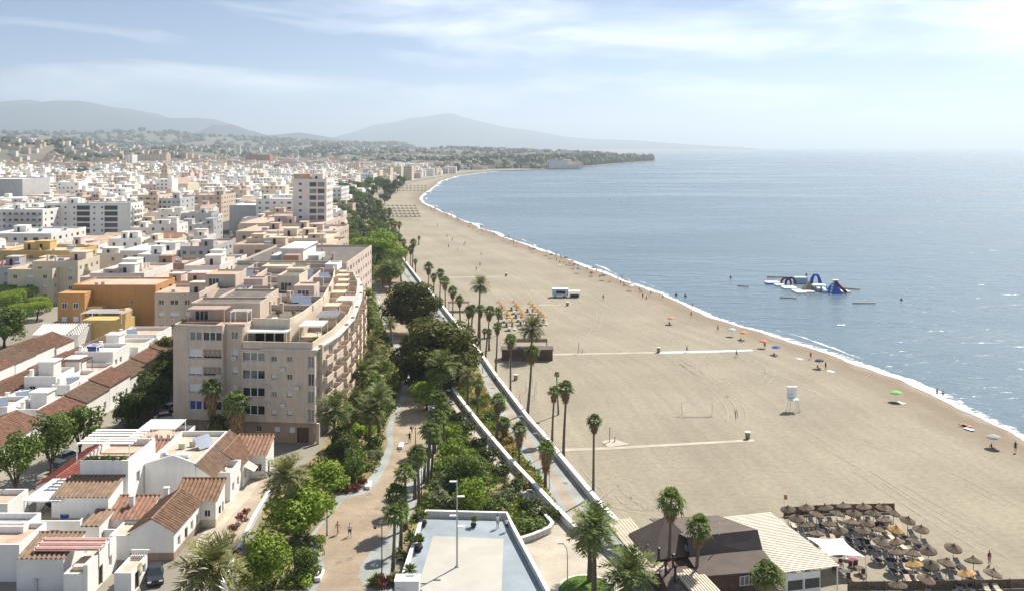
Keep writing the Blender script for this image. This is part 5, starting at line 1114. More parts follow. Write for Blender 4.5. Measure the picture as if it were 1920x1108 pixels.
for i, (x, y) in enumerate([(185,440),(205,438),(232,438),(258,442),(282,446),(270,432)]): palm('F' if i < 3 else 'D', x, y+10, x, y-9, 2.6, 'small palm at the foot of the long white slab, %s from the left' % ordw([1, 2, 3, 4, 6, 5][i]), TOWN, 'palms before the long white slab')
# left of the street: blocks between the orange house and the street
L2 = [('pink walled block with clay roof terrace between orange building and street', 262, 410, 527, 12, 22, 'plaster_pink', 'roof_clay', 5, 5, 2), ('beige flats with white balconies right of the orange building', 290, 388, 549, 12.5, 14, 'plaster_beige', 'roof_clay', 4, 4, 1), ('grey white flats with red roof hut behind the orange building', 168, 270, 512, 12.5, 22, 'plaster_town', 'roof_clay', 5, 4, 2), ('white house with terracotta deck above the orange building', 150, 262, 520, 11.5, 18, 'plaster_pink', 'roof_clay', 4, 3, 1), ('white terrace house with grey front near the street', 225, 325, 470, 12, 24, 'plaster_town', 'roof_pale', 5, 5, 2), ('grey house with dark windows beside the street canyon', 338, 400, 462, 13, 26, 'plaster_grey', 'roof_clay', 4, 6, 1), ('rusty red topped house behind the pink block', 290, 345, 494, 11, 14, 'plaster_rust', 'roof_clay', 3, 3, 1), ('white flats along the left side of the street canyon', 345, 412, 498, 12.5, 28, 'plaster_town', 'roof_clay', 4, 6, 2)]
for i, (lb, a, c, y, h, d, wm, rm, nf, nr, ro) in enumerate(L2): block('town_house', lb, a, c, y, h, d, wm, rm, nf=nf, nr=nr, roofbits=7, rooms=ro, seed=60+i, cat='house', each=(y > 505))
def orange():
    r, W = block('orange_building', 'orange apartment building with a blank gable beside the tiled terraces', 136, 292, 534, 13.8, 13, 'plaster_orange', 'roof_clay', nf=0, nr=2, par=.4, roofbits=2, rooms=0, seed=5)
    b = MB(); b.box(-1.5, 5.2, -4.5, -.02, 0, 12.8); b.build('front_wing', M['plaster_orange'], r)
    for j, z0 in enumerate((2.2, 5.6, 9.0)):
        for x0 in (-.4, 2.4): put_window(r, (0, -4.5), Vector((1, 0)), Vector((0, -1)), (x0, x0+1.3, z0, z0+1.5), 'blind' if j < 2 else 'win', 'glass', -.06)
    MB().box(5.25, 9, -3.6, -.02, 0, 9.2).build('loggia_wing', M['plaster_yellow'], r)
    for j in range(2): bb = MB(); bb.box(5.3, 8.8, -4.4, -3.62, 3.0+j*3.1, 3.9+j*3.1); bb.build('balcony', M['plaster_yellow'], r); put_window(r, (0, -3.6), Vector((1, 0)), Vector((0, -1)), (5.8, 8.2, 3.95+j*3.1, 5.6+j*3.1), 'loggia', 'dark', -.06)
    for x0, z0 in ((14.6, 9.5), (14.6, 6.6)): put_window(r, (0, 0), Vector((1, 0)), Vector((0, -1)), (x0, x0+.8, z0, z0+.8), 'win', 'glass', -.06)
    b = MB(); b.box(7.0, 17.5, -9.8, -3.62 if False else -3.65, 0, 7.2); b.build('garage_wing', M['plaster_yellow'], r)
    b = MB(); b.box(16.2, 17.6, -10.2, -9.82, 0, 10.0); b.box(16.3, 17.5, -9.8, -6.5, 7.25, 9.6); b.build('yellow_pier', M['plaster_yellow'], r)
    return r
orange()
pergola('white pergola with plants on the yellow wing of the orange building', X(178, 586, 9.5), X(252, 586, 9.5), Y(600, 8.5)-3, Y(600, 8.5)+3, 8.25, 10.6, 9)
LFT = [('yellow ochre apartment building with balconies at the left', 0, 140, 470, 13.5, 16, 'plaster_yellow', 'roof_cream', 6, 4, 'f', 2), ('cream and rust flats before the yellow building', 60, 146, 490, 12.5, 15, 'plaster_cream', 'roof_clay', 3, 4, 'r', 1), ('pale house with clay roof beside the date palm', 14, 98, 505, 10.5, 22, 'plaster_cream', 'roof_clay', 3, 5, None, 1), ('grey white house with red roof at the left edge', -40, 22, 500, 10.5, 20, 'plaster_grey', 'roof_tile_red', 3, 3, None, 1), ('white flat roofed hall behind the yellow building', -20, 96, 438, 13, 30, 'plaster_town', 'roof_pale', 6, 6, None, 1)]
for i, (lb, a, c, y, h, d, wm, rm, nf, nr, bf, ro) in enumerate(LFT): block('apartment_building', lb, a, c, y, h, d, wm, rm, nf=nf, nr=nr, roofbits=5, rooms=ro, seed=80+i, each=(y > 480), balc=(((bf, .3, .6, 'plaster_cream'),) if bf else ()))
def slab_block():
    r, W = block('apartment_slab', 'long white apartment slab with dark balcony stacks', 82, 245, 381, 19, 16, 'plaster_town', 'roof_pale', nf=0, nr=4, par=.8, roofbits=8, rooms=3, seed=9, balc=(('f', .04, .19, 'metal_dark'), ('f', .38, .53, 'metal_dark'), ('f', .70, .85, 'metal_dark'), ('r', .1, .9, 'plaster_town')))
    g = MB()
    for j in range(6):
        z0 = 19-3*(j+1)+.2
        for a in (.04, .38, .70): g.k = 0; g.quad((W*a, -.02, z0), (W*(a+.15), -.02, z0), (W*(a+.15), -.02, z0+2.2), (W*a, -.02, z0+2.2))
        for a in (.01, .24, .34, .57, .66): g.k = j % 2; g.quad((W*a, -.02, z0+.8), (W*(a+.022), -.02, z0+.8), (W*(a+.022), -.02, z0+1.8), (W*a, -.02, z0+1.8))
    stuff(g.build('window_glazing', [M['glass'], M['curtain_glass']], r))
slab_block()
block('apartment_slab', 'white apartment slab with dark loggias at the far left', -20, 80, 393, 17, 18, 'plaster_town', 'roof_pale', nf=9, nr=3, roofbits=5, seed=11, balc=(('f', .3, .95, 'plaster_grey'),))
block('warehouse', 'plain grey windowless block at the left edge', -60, 42, 336, 24, 40, 'plaster_grey', 'roof_pale', nf=0, nr=0, roofbits=0, rooms=0, cat='building', seed=12)
block('apartment_slab', 'tan apartment block right of the long white slab', 258, 296, 366, 20, 22, 'plaster_tan', 'roof_clay', nf=3, nr=4, roofbits=3, seed=13, balc=(('f', .15, .7, 'plaster_cream'),))
block('apartment_slab', 'cream apartment block with flat gable behind the tan one', 296, 338, 372, 18, 24, 'plaster_grey', 'roof_pale', nf=5, nr=3, roofbits=3, seed=14)
block('apartment_slab', 'ochre block at the top of the street canyon', 335, 415, 366, 17, 30, 'plaster_tan', 'roof_clay', nf=6, nr=6, roofbits=6, seed=15)
block('apartment_slab', 'brown and cream high flats on the skyline', 248, 312, 290, 24, 25, 'plaster_tan', 'roof_clay', nf=9, nr=3, roofbits=3, seed=16, z=8)
block('apartment_slab', 'white end of the skyline flats', 236, 248, 291, 24, 25, 'plaster_town', 'roof_pale', nf=2, nr=3, roofbits=1, seed=17, z=8)
block('apartment_slab', 'reddish apartment row on the skyline', 460, 506, 291, 24, 25, 'plaster_rust', 'roof_clay', nf=7, nr=3, roofbits=3, seed=18, z=6)
def church():
    p = P(308, 338, TOWN); r = T('church', 'sandstone church tower rising above the white old town', 'church', (p.x, 800, TOWN)); p.x = (300-960)*800/F; r.location = (p.x, 800, TOWN)
    b = MB(); b.box(0, 7, 0, 7, 0, 24); b.box(-.4, 7.4, -.4, 7.4, 24, 24.8); b.box(.8, 6.2, .8, 6.2, 24.8, 30); b.build('tower', M['plaster_tan'], r)
    c = MB(); c.lathe([(3.2, 30), (2.4, 32), (.4, 34.5), (.1, 36)], 8, (3.5, 3.5)); c.build('spire', M['roof_clay'], r)
    for x0 in (1.6, 4.2): put_window(r, (0, .8), Vector((1, 0)), Vector((0, -1)), (x0, x0+1.2, 26, 28.6), 'win', 'dark', -.06)
    n_ = MB(); n_.box(7.2, 24, 1, 30, 0, 16); n_.build('nave', M['plaster_cream'], r); g = MB(); ribs(g, (7, 15.5, 21), (24.4, 15.5, 21), (24.4, .6, 15.8), (7, .6, 15.8), 1.2, .1); g.build('roof', M['roof_clay'], r)
church()
# ------------------------------------------------------------------ the old town: rows of white houses, each its own building
rows_t = []; Zr = 300.0; k = 0; cnt = 0
TR = random.Random(21)
UN = [MB().box(0, 1, 0, 1, 0, 1, False) for _ in range(1)]
def blocked(x0, x1, y0, y1):
    for (a, b_, c, d) in KEEP:
        if x0 < b_ and x1 > a and y0 < d and y1 > c: return True
    return False
KEEP = []
for o in list(COL.objects):
    if o.get('category') in ('apartment block', 'tower block', 'house', 'building', 'church') and o.type == 'EMPTY' and o.location.y > 200:
        xs_ = []; ys_ = []
        for c in o.children:
            if c.name.startswith(('wall', 'tower', 'nave')) and c.type == 'MESH':
                for v in c.data.vertices: q = Matrix.Rotation(o.rotation_euler.z, 4, 'Z') @ v.co; xs_.append(q.x+o.location.x); ys_.append(q.y+o.location.y)
        if xs_: KEEP.append((min(xs_)-1, max(xs_)+1, min(ys_)-1, max(ys_)+1))
KEEP.append((-262, -186, 352, 470))
def small_house(label, x, y, w_, d, h, wm, rm, rr, gable, group):
    r = T('town_house', label, 'house', (x, y, TOWN), 0, group); b = MB(); g = MB(); st = 3.0; rows = max(1, int(h/st))
    for (o, e) in (((0, 0), (w_, 0)), ((w_, 0), (w_, d))):
        L_ = (Vector(e)-Vector(o)).length; n_ = max(1, int(L_/3.6)); ops = []
        for j in range(rows):
            for i in range(n_):
                if rr.random() < .15: continue
                cx = L_*(i+.5)/n_; z0 = h-st*(j+1)+.9; ops.append((cx-.55, cx+.55, z0, z0+(1.3 if rr.random() < .7 else 1.9)))
        u, n2 = facade(b, o, e, 0, h, ops)
        for q in ops: g.k = 0 if rr.random() < .7 else 1; glazing(g, o, u, n2, q)
    facade(b, (w_, d), (0, d), 0, h, []); facade(b, (0, d), (0, 0), 0, h, [])
    if gable: b.quad((w_, 0, h), (w_, d, h), (w_, d/2, h+d*.2)); b.quad((0, d, h), (0, 0, h), (0, d/2, h+d*.2))
    b.build('wall', M[wm], r)
    if g.f: stuff(g.build('window_glazing', [M['glass'], M['curtain_glass']], r))
    if gable:
        q = MB(); ribs(q, (-.3, d/2, h+d*.2+.05), (w_+.3, d/2, h+d*.2+.05), (w_+.3, -.4, h-.1), (-.3, -.4, h-.1), .9, .08); ribs(q, (w_+.3, d/2, h+d*.2+.05), (-.3, d/2, h+d*.2+.05), (-.3, d+.4, h-.1), (w_+.3, d+.4, h-.1), .9, .08); q.build('roof', M['roof_clay' if rr.random() < .5 else 'roof_tile'], r)
    else:
        p = MB(); inn = parapet(p, [(0, 0), (w_, 0), (w_, d), (0, d)], h, h+.8, .2); p.build('parapet', M[wm], r); MB().quad(*[(v.x, v.y, h+.02) for v in inn]).build('roof', M[rm], r)
        for _ in range(rr.choice([1, 1, 2])):
            a, c = rr.uniform(2.4, w_*.5), rr.uniform(2.4, d*.5); x0, y0 = rr.uniform(.5, w_-a-.5), rr.uniform(.5, d-c-.5); f = MB(); hh = rr.uniform(2, 3); f.box(x0, x0+a, y0, y0+c, h+.02, h+hh, False); f.box(x0-.12, x0+a+.12, y0-.12, y0+c+.12, h+hh, h+hh+.15); f.build('stair_house', M[wm], r); f = MB(); f.box(x0+a*.3, x0+a*.3+.9, y0-.03, y0, h+.1, h+1.9); f.build('door', M['dark_opening'], r)
        for _ in range(rr.choice([0, 1, 1, 2])): chimney(r, rr.uniform(.6, w_-.6), rr.uniform(.6, d-.6), h, rr.uniform(1, 1.7), wm)
        if rr.random() < .6: q = MB(); ax, ay = rr.uniform(.5, w_-.5), rr.uniform(.5, d-.5); q.bar((ax, ay, h), (ax, ay, h+3.2), .05, 3); q.bar((ax-.6, ay, h+2.9), (ax+.6, ay, h+2.9), .04, 3); q.build('aerial', M['metal_grey'], r)
        if rr.random() < .3: q = MB(); q.lathe([(0, h), (.55, h), (.55, h+1.1), (0, h+1.25)], 7, (rr.uniform(.8, w_-.8), rr.uniform(.8, d-.8))); q.build('water_tank', M[rr.choice(['white_paint', 'cloth_pale_blue', 'metal_grey'])], r)
        if rr.random() < .45: solar(r, rr.uniform(1.4, max(1.5, w_-1.4)), rr.uniform(1.4, max(1.5, d-1.4)), h, 2.0, 1.3, rr.uniform(-.4, .4))
    return r
stuffm = MB(); rowi = 0; n_ind = 0
while Zr < 1650:
    xl = -.60*Zr; xr = interp(wallw, Zr)-30 if Zr > 430 else -78-.16*(Zr-220); x = xl; i = 0; rowi += 1; dep = TR.uniform(11, 16); ind = Zr < 640
    while x < xr:
        w_ = TR.uniform(7, 17)*(1 if Zr < 640 else 1.25); h = TR.choice([6.2, 6.5, 9, 9.3, 9.6, 12, 12.5])*(1+.10*(TR.random() < .1))+TR.uniform(-.4, .4); y = Zr+TR.uniform(-2.5, 2.5); d = dep*TR.uniform(.8, 1.05)
        if Zr > 700: h *= TR.choice([.8, .9, 1, 1, 1.2, 1.5])
        street = -.3147*Zr
        if not blocked(x, x+w_, y, y+d) and not (abs(x+w_/2-street) < w_/2+6.5 and Zr < 720):
            c = TR.random(); wm = 'plaster_town' if c < .54 else 'plaster_white' if c < .64 else 'plaster_cream' if c < .79 else 'plaster_pink' if c < .88 else 'plaster_tan' if c < .96 else 'plaster_grey'; rm = TR.choice(['roof_pale', 'roof_pale', 'roof_clay', 'roof_cream', 'roof_clay'])
            if ind and n_ind < 290:
                i += 1; n_ind += 1; gb = TR.random() < .22
                small_house('%s %s house, %s from left in the %s old town row' % ({'plaster_town': 'white', 'plaster_white': 'bright white', 'plaster_cream': 'cream', 'plaster_pink': 'pinkish', 'plaster_tan': 'tan', 'plaster_grey': 'grey'}[wm], 'gabled' if gb else 'flat roofed', ordw(i), ordw(rowi)), x, y, w_, d, h, wm, rm, TR, gb, 'white houses of the old town')
            else:
                kk = {'plaster_town': 0, 'plaster_white': 0, 'plaster_cream': 1, 'plaster_pink': 2, 'plaster_tan': 3, 'plaster_grey': 4}[wm]; stuffm.k = kk; stuffm.box(x, x+w_, y, y+d, TOWN, TOWN+h, False)
                stuffm.k = 5 if rm == 'roof_clay' else 0
                if TR.random() < .3: stuffm.box(x-.2, x+w_+.2, y-.2, y+d+.2, TOWN+h, TOWN+h+.5)
                stuffm.k = kk; a = TR.uniform(3, 5); x0 = x+TR.uniform(0, max(.1, w_-a)); stuffm.box(x0, x0+a, y+d*.3, y+d*.3+4, TOWN+h, TOWN+h+2.8, False)
                stuffm.k = 6
                for j in range(int(h/3)):
                    for q in range(int(w_/3.5)):
                        if TR.random() < .8: xx = x+1.2+q*3.5; stuffm.quad((xx, y-.06, TOWN+h-3*(j+1)+.8), (xx+1.3, y-.06, TOWN+h-3*(j+1)+.8), (xx+1.3, y-.06, TOWN+h-3*(j+1)+2.1), (xx, y-.06, TOWN+h-3*(j+1)+2.1))
        x += w_+(TR.uniform(3, 7) if TR.random() < .22 else .15)
    Zr += dep+(TR.uniform(5, 8) if rowi % 2 else TR.uniform(1, 3))*(1 if Zr < 640 else 1.8)
o = stuffm.build('distant_town', [M['plaster_town'], M['plaster_cream'], M['plaster_pink'], M['plaster_tan'], M['plaster_grey'], M['roof_clay'], M['glass']]); tag(stuff(o), 'far white houses of the town merging into one mass', 'town')
# scattered far settlement on the plain and hills
b = MB(); rr = random.Random(5)
for i in range(4200):
    Z = rr.uniform(1600, 2500) if rr.random() < .8 else rr.uniform(2600, 3600); px = rr.uniform(-40, 780) if rr.random() < .8 else rr.uniform(780, 1080)
    x = (px-960)*Z/F
    if x > interp(water, min(Z, 1900))-90 and Z < 2000: continue
    zg = 1.0
    w_ = rr.uniform(8, 26); h = rr.choice([5, 6, 7, 9, 12, 15])*1.2; b.k = rr.choice([0, 0, 0, 1, 2, 3]); b.box(x, x+w_, Z, Z+rr.uniform(8, 14), zg, zg+h, False); b.k = 4
    if rr.random() < .5: b.box(x-.4, x+w_+.4, Z-.4, Z+10, zg+h, zg+h+1.2, True)
o = b.build('distant_villas', [M['plaster_town'], M['plaster_cream'], M['plaster_tan'], M['plaster_pink'], M['roof_clay']]); tag(stuff(o), 'far villas scattered over the wooded plain', 'villas')
# woods on the plain and on the headland: one mass of crowns
def woods(label, cnt, fn, seed, m='far_green'):
    rr = random.Random(seed); b = MB()
    for i in range(cnt):
        q = fn(rr)
        if q is None: continue
        x, y, r_, h = q; b.blob((x, y, h*.55), (r_, r_*.8, h*.55), 7, 4, .55, rr)
    o = b.build('distant_woods', M[m]); tag(stuff(o), label, 'woods'); return o
def f1(rr):
    Z = 1350+2600*rr.random()**.9; px = rr.uniform(-60, 1010); x = (px-960)*Z/F
    lim = interp(wallw, min(Z, 1900))-60 if Z < 1990 else 60
    if x > lim: return None
    d = noise.noise(Vector((x*.004, Z*.0035, 2)))
    t = -.12 if px > 640 else .16 if px > 330 else .28
    if Z < 1900 and px < 640: t = .3
    if d < t-.1: return None
    return x, Z, rr.uniform(6, 13), rr.uniform(7, 14)
woods('dark woods over the far coastal plain', 9000, f1, 1)
def hill_houses(hill, cnt, seed, label):
    rr = random.Random(seed); b = MB(); vs_ = hill.data.vertices; fs = hill.data.polygons
    for i in range(cnt):
        f = fs[rr.randrange(len(fs))]; p = [vs_[k_].co for k_ in f.vertices]; q = p[0].lerp(p[2], rr.random())
        if q.z < 2: continue
        w_, h = rr.uniform(9, 22), rr.uniform(6, 11); b.k = rr.choice([0, 0, 1, 2]); b.box(q.x, q.x+w_, q.y, q.y+11, q.z-8, q.z+h, False); b.k = 3; b.box(q.x-.3, q.x+w_+.3, q.y-.3, q.y+11.3, q.z+h, q.z+h+.8)
    tag(stuff(b.build('hillside_houses', [M['plaster_town'], M['plaster_cream'], M['plaster_tan'], M['roof_clay']])), label, 'houses')
hill_houses(HILL1, 520, 1, 'pale houses scattered over the near left hills'); hill_houses(HILL2, 700, 2, 'pale houses scattered over the low rise behind the plain')
def onhill(hill, cnt, label, seed, th, big=1.0):
    rr = random.Random(seed); b = MB(); vs_ = hill.data.vertices; fs = hill.data.polygons
    for i in range(cnt):
        f = fs[rr.randrange(len(fs))]; u, v = rr.random(), rr.random(); p = [vs_[k_].co for k_ in f.vertices]; q = p[0].lerp(p[1], u).lerp(p[3].lerp(p[2], u), v)
        if q.z < 2 or noise.noise(Vector((q.x*.006, q.y*.006, seed))) < th: continue
        s_ = rr.uniform(.7, 1.3)*big; b.blob((q.x, q.y, q.z+2.5*s_), (6.5*s_, 6*s_, 4.5*s_), 6, 4, .5, rr)
    tag(stuff(b.build('hillside_scrub', M['far_green'])), label, 'scrub')
onhill(HILL1, 2200, 'dark trees and scrub on the near left hills', 3, -.05)
onhill(HILL2, 2600, 'dark trees over the low rise behind the plain', 4, .02, 1.4)
onhill(HILL3, 2500, 'hazy scrub on the foothills', 5, -.1, 3.0)
def f2(rr):
    Z = rr.uniform(1985, 3080); w0 = interp([(1985, -60), (2080, 80), (2300, 200), (2600, 300), (2850, 395), (3060, 480)], Z); x = w0-12-rr.random()**1.2*330
    return x, Z, rr.uniform(7, 13), rr.uniform(13, 24)
woods('dark trees covering the headland across the bay', 1500, f2, 2)
block('hotel', 'white terraced hotel by the water before the headland', 943, 978, 301.5, 15, 30, 'plaster_white', 'roof_pale', nf=7, nr=3, roofbits=0, rooms=2, cat='hotel', seed=70, balc=(('f', .05, .95, 'plaster_white'),))
hv = MB(); rr = random.Random(8)
for i in range(46):
    Z = rr.uniform(2120, 2700); w0 = interp([(1985, -60), (2080, 80), (2300, 200), (2600, 300), (2850, 395), (3060, 480)], Z); x = w0-rr.uniform(50, 120); hv.k = rr.choice([0, 0, 1]); w_ = rr.uniform(10, 22); hv.box(x, x+w_, Z, Z+12, 1, rr.uniform(8, 17), False)
o = hv.build('distant_villas', [M['plaster_town'], M['plaster_cream']]); tag(stuff(o), 'pale villas along the shore of the headland', 'villas')
# ------------------------------------------------------------------ white houses in the lower left
def hp(pxl, pxr, py, z, d): y = Y(py, z); return (pxl-CX)*y/F, (pxr-CX)*y/F, y, y+d
W1 = lambda x, z=1.0, k='win', p='glass', w_=1.0, h=1.2: (x, x+w_, z, z+h, k, p)
x0, x1, y0, y1 = hp(31, 119, 1046, 4.6, 5.0)
h1 = house('white_house', 'white house in the bottom left corner with a sand coloured tiled lean-to roof', x0, x1, y0, y1, 3.5, roof='fr', rm='roof_tile_old', rh=.8, ov=.1, rw=())
a = hp(119, 164, 1076, 3.7, 7.2); wing(h1, a[0], a[1]-.5, a[2], a[3], 2.5, roof='flat', rm='roof_cream', par=.25); wing(h1, a[1]-.48, a[1], a[2]+.02, a[3], 3.6, roof='flat', rm='roof_pale', par=.1, rw=((2.6, 3.7, .02, 2.2, 'door', 'wood'), (5.2, 6.0, 1.0, 2.2, 'win', 'glass')))
b = MB(); b.box(.2, 1.8, 1.2, 3.8, 2.55, 3.0); b.build('roof_hatch', M['plaster_cream'], h1, loc=(a[0]-x0+.2, a[2]-y0, 0)); chimney(h1, 2.2, -.15, .0, 1.2, 'white_wall', .16)
pergola('faded pink corrugated awning over the terrace of the bottom left house', X(62, 1030, 5.2), X(186, 1030, 5.2), Y(1030, 5.2), Y(1004, 5.6), TOWN+2.2, 5.2, 3, 'plaster_pink', 'awning_pink', 'terrace_awning', 'awning', rise=.35)
x0, x1, y0, y1 = hp(214, 246, 1076, 3.4, 4.4)
h2 = house('white_house', 'small white annexe with a balustraded roof terrace beside the lane car', x0, x1, y0, y1, 2.2, rm='roof_clay', par=.35, rw=((1.0, 2.2, .02, 2.0, 'door', 'dark'), (3.0, 3.9, .9, 1.9, 'win', 'glass')))
for i in range(7): MB().lathe([(.05, 0), (.09, .2), (.05, .4), (.09, .6)], 6).build('baluster', M['white_paint'], h2, loc=(.2+i*.27, y1-y0-.1, 2.5))
MB().box(0, 2.0, -.08, .08, 0, .1).build('handrail', M['white_paint'], h2, loc=(.1, y1-y0-.1, 3.1))
b = MB()
for i in range(26): t = i/25*6.28*1.6; b.bar((.04, .55*math.cos(t)*(1-i/60), .75*math.sin(t*.8)), (.04, .55*math.cos(t+.4)*(1-i/60), .75*math.sin(t*.8+.3)), .05)
b.build('yellow_wall_ornament', M['cloth_yellow'], h2, loc=(x1-x0+.03, 2.2, 2.0))
x0, x1, y0, y1 = hp(-60, 44, 986, 5.4, 4.0); house('white_house', 'white house at the left edge with a grey metal roof inside its parapet', x0, x1, y0, y1, 3.7, roof='flat', rm='plaster_grey', par=.7)
x0, x1, y0, y1 = hp(-60, 36, 1020, 5.2, 6.0); house('white_house', 'white walled yard house at the left edge below the grey roof', x0, x1, y0, y1, 3.6, roof='flat', rm='roof_clay', par=.6)
x0, x1, y0, y1 = hp(44, 150, 976, 4.3, 10.5)
h3 = house('white_house', 'white house carrying the big cream pergola on its roof terrace', x0, x1, y0, y1, 2.7, roof='flat', rm='roof_cream', par=.6, fw=((3.2, 4.4, 1.2, 2.2, 'win', 'dark'),))
a = hp(150, 172, 984, 4.6, 4.2); wing(h3, a[0], a[1]+.9, a[2], a[3], 3.4, roof='fr', rm='roof_tile_old', rh=.3, ov=.05, rw=((.6, 1.5, .8, 2.4, 'door', 'dark'),)); a = hp(190, 222, 992, 3.6, 4.2); wing(h3, a[0], a[1], a[2], a[3], 2.0, roof='flat', rm='roof_tile_red', par=.6)
pergola('big cream slatted pergola on the terrace near the blue paddling pool', X(48, 936, 6.0), X(116, 936, 6.0), Y(939, 6.0), Y(897, 6.0), TOWN+2.72, 6.0, 26, 'white_paint', 'fabric_white', st=.2, sh=.05)
t = T('paddling_pool', 'round blue paddling pool on the white terrace', 'paddling pool', (X(124, 966, 3.8), Y(966, 3.8), TOWN+2.74)); MB().lathe([(.0, .05), (.62, .05), (.7, .0), (.78, .2), (.7, .42), (.62, .4), (.6, .1)], 16).build('rim', M['cloth_blue'], t, True); MB().lathe([(0, .3), (.61, .3)], 16).build('water', M['cloth_pale_blue'], t)
t = T('hammock', 'dark blue hammock slung under the cream pergola', 'hammock', (X(100, 952, 4.4), Y(950, 4.4), TOWN+2.74)); b = MB()
for i in range(8):
    for s in range(3): u0, u1 = i/8, (i+1)/8; f = lambda u, v: (-1.2+2.4*u, (v-1)*.28, 1.1-.6*math.sin(u*3.14)+.12*(v-1)**2); b.quad(f(u0, s), f(u1, s), f(u1, s+1), f(u0, s+1))
b.build('cloth', M['cloth_navy'], t); MB().bar((-1.6, 0, 0), (-1.2, .1, 1.12), .04).build('stand', M['wood_brown'], t); MB().bar((1.6, 0, 0), (1.2, .1, 1.12), .04).build('stand', M['wood_brown'], t)
furn('blue plastic table on the pergola terrace', X(140, 925, 4), Y(925, 4), TOWN+2.74, 'table', 'cloth_blue')
# long tiled house
h4 = house('tiled_house', 'long white house with the big brown tiled roof beside the lane', -45.3, -40.1, 107.5, 116.8, 3.4, roof='gy', rm='roof_tile', rh=1.5, base=(.9, 'plaster_beige_dark'), rw=(W1(1.2, 1.0), (3.6, 4.6, .02, 2.2, 'door', 'wood'), W1(5.6), W1(7.6)))
wing(h4, -50.0, -45.35, 111.9, 116.2, 3.1, roof='fr', rm='roof_tile', rh=1.2); wing(h4, -47.8, -45.35, 107.6, 111.85, 2.6, roof='flat', rm='roof_cream', par=.3); wing(h4, -43.6, -38.2, 116.85, 120.6, 3.4, roof='fr', rm='roof_tile', rh=1.5, rw=((1.2, 2.2, .02, 2.1, 'door', 'dark'), W1(2.6, 1.0, w_=.7)), fw=(W1(3.9, 1.3, w_=.8, h=.9),), base=(1.0, 'plaster_cream'))
chimney(h4, -2.6, 6.8, 3.6, 1.3); chimney(h4, .6, 9.8, 3.8, 1.0)
# gabled white house with roof terrace
h5 = house('white_house', 'white house with a plain gable wall and cluttered roof terrace', -49.85, -43.0, 123, 137, 5.4, roof='flat', rm='roof_cream', par=.7)
b = MB(); b.quad((0, -.02, 6.1), (6.85, -.02, 6.1), (3.9, -.02, 7.2)); b.quad((6.85, .25, 6.1), (0, .25, 6.1), (3.9, .25, 7.2)); b.quad((3.9, -.02, 7.2), (6.85, -.02, 6.1), (6.85, .25, 6.1), (3.9, .25, 7.2)); b.quad((0, -.02, 6.1), (3.9, -.02, 7.2), (3.9, .25, 7.2), (0, .25, 6.1)); b.build('gable', M['plaster_white'], h5)
wing(h5, -42.98, -40.7, 123.2, 138, 4.2, roof='rt', rm='roof_tile_old', rh=1.6, rw=tuple(W1(1.0+i*2.6, 1.3, 'win' if i % 2 else 'blind', 'glass', .9, 1.4) for i in range(5)))
solar(h5, 5.2, 8.5, 5.45, 2.6, 1.8, .9); MB().box(2.6, 4.6, 3.8, 5.0, 5.5, 5.95).build('roof_skylight', M['fabric_white'], h5); b = MB(); b.blob((1.6, 3.2, 6.0), (.75, .6, .55), 9, 6, .2); b.build('water_tank', M['metal_grey'], h5, True)
ac_unit(h5, 2.2, 8, 5.45); ac_unit(h5, 3.4, 9, 5.45)
h5b = house('white_house', 'tall white house with plants and striped slats on its roof', -56.2, -49.95, 118, 127, 7.3, roof='flat', rm='roof_clay', par=.9, rw=((2.6, 3.8, 4.2, 5.7, 'win', 'dark'),))
wing(h5b, -57.5, -50.4, 113.2, 117.95, 5.2, roof='fr', rm='roof_tile_old', rh=1.0, ov=.15)
wing(h5b, -52.0, -49.95, 113.4, 117.9, 2.6, roof='flat', rm='roof_pale', par=.4)
pergola('striped white slats above the plants on the tall white house', -57.2, -50.2, 119, 125.6, TOWN+7.32, 10.9, 6, 'fabric_white', None, 'pergola', 'pergola', 'x', st=.55, sh=.09)
for i in range(6):
    t = T('potted_plant', 'potted plant under the striped slats, %s from the left' % ordw(i+1), 'potted plant', (-55.7+i*.95, 118.7, TOWN+7.32), 0, 'potted plants under the striped slats'); MB().lathe([(0, 0), (.2, 0), (.27, .4), (0, .38)], 8).build('pot', M['roof_clay'], t); ob('foliage', SHRUB['bright' if i % 2 else 'grey'][i % 2], t, (0, 0, .35), i, (.6, .6, 1.0))
house('red_roofed_house', 'white house with a red ribbed roof beside the street trees', -64, -58.6, 122, 137, 3.4, roof='gy', rm='roof_tile_red', rh=1.1)
house('white_house', 'white house with a tiled slope below the far pergola', -54.4, -49.9, 128.2, 133.4, 4.4, roof='fr', rm='roof_tile', rh=1.4)
house('white_house', 'white house whose terrace carries the far cream pergola', -58, -49.9, 133.6, 143, 4.6, roof='flat', rm='roof_clay', par=.5)
pergola('far cream slatted pergola near the beige block', X(263, 803, 8), X(328, 803, 8), Y(804, 8), Y(786, 8), TOWN+4.64, 8.0, 14, 'white_paint', 'fabric_white', st=.2)
for i in range(5): furn('white chair under the far cream pergola, %s from the left' % ordw(i+1), -54.6+i*.9, 136.2+.5*(i % 2), TOWN+4.64, 'chair', 'white_paint', 'chairs under the far pergola')
h6 = house('tiled_house', 'white house with brown hipped tiles nearest the beige block', -41.6, -38.7, 130.4, 138.5, 3.5, roof='rt', rm='roof_tile', rh=1.5, rw=(W1(.8), W1(3.6)))
wing(h6, -41.6, -36.4, 134.0, 138.6, 3.5, roof='fr', rm='roof_tile', rh=1.5, rw=((1.2, 2.2, .02, 2.1, 'door', 'dark'),), fw=(W1(3.6, 1.0),))
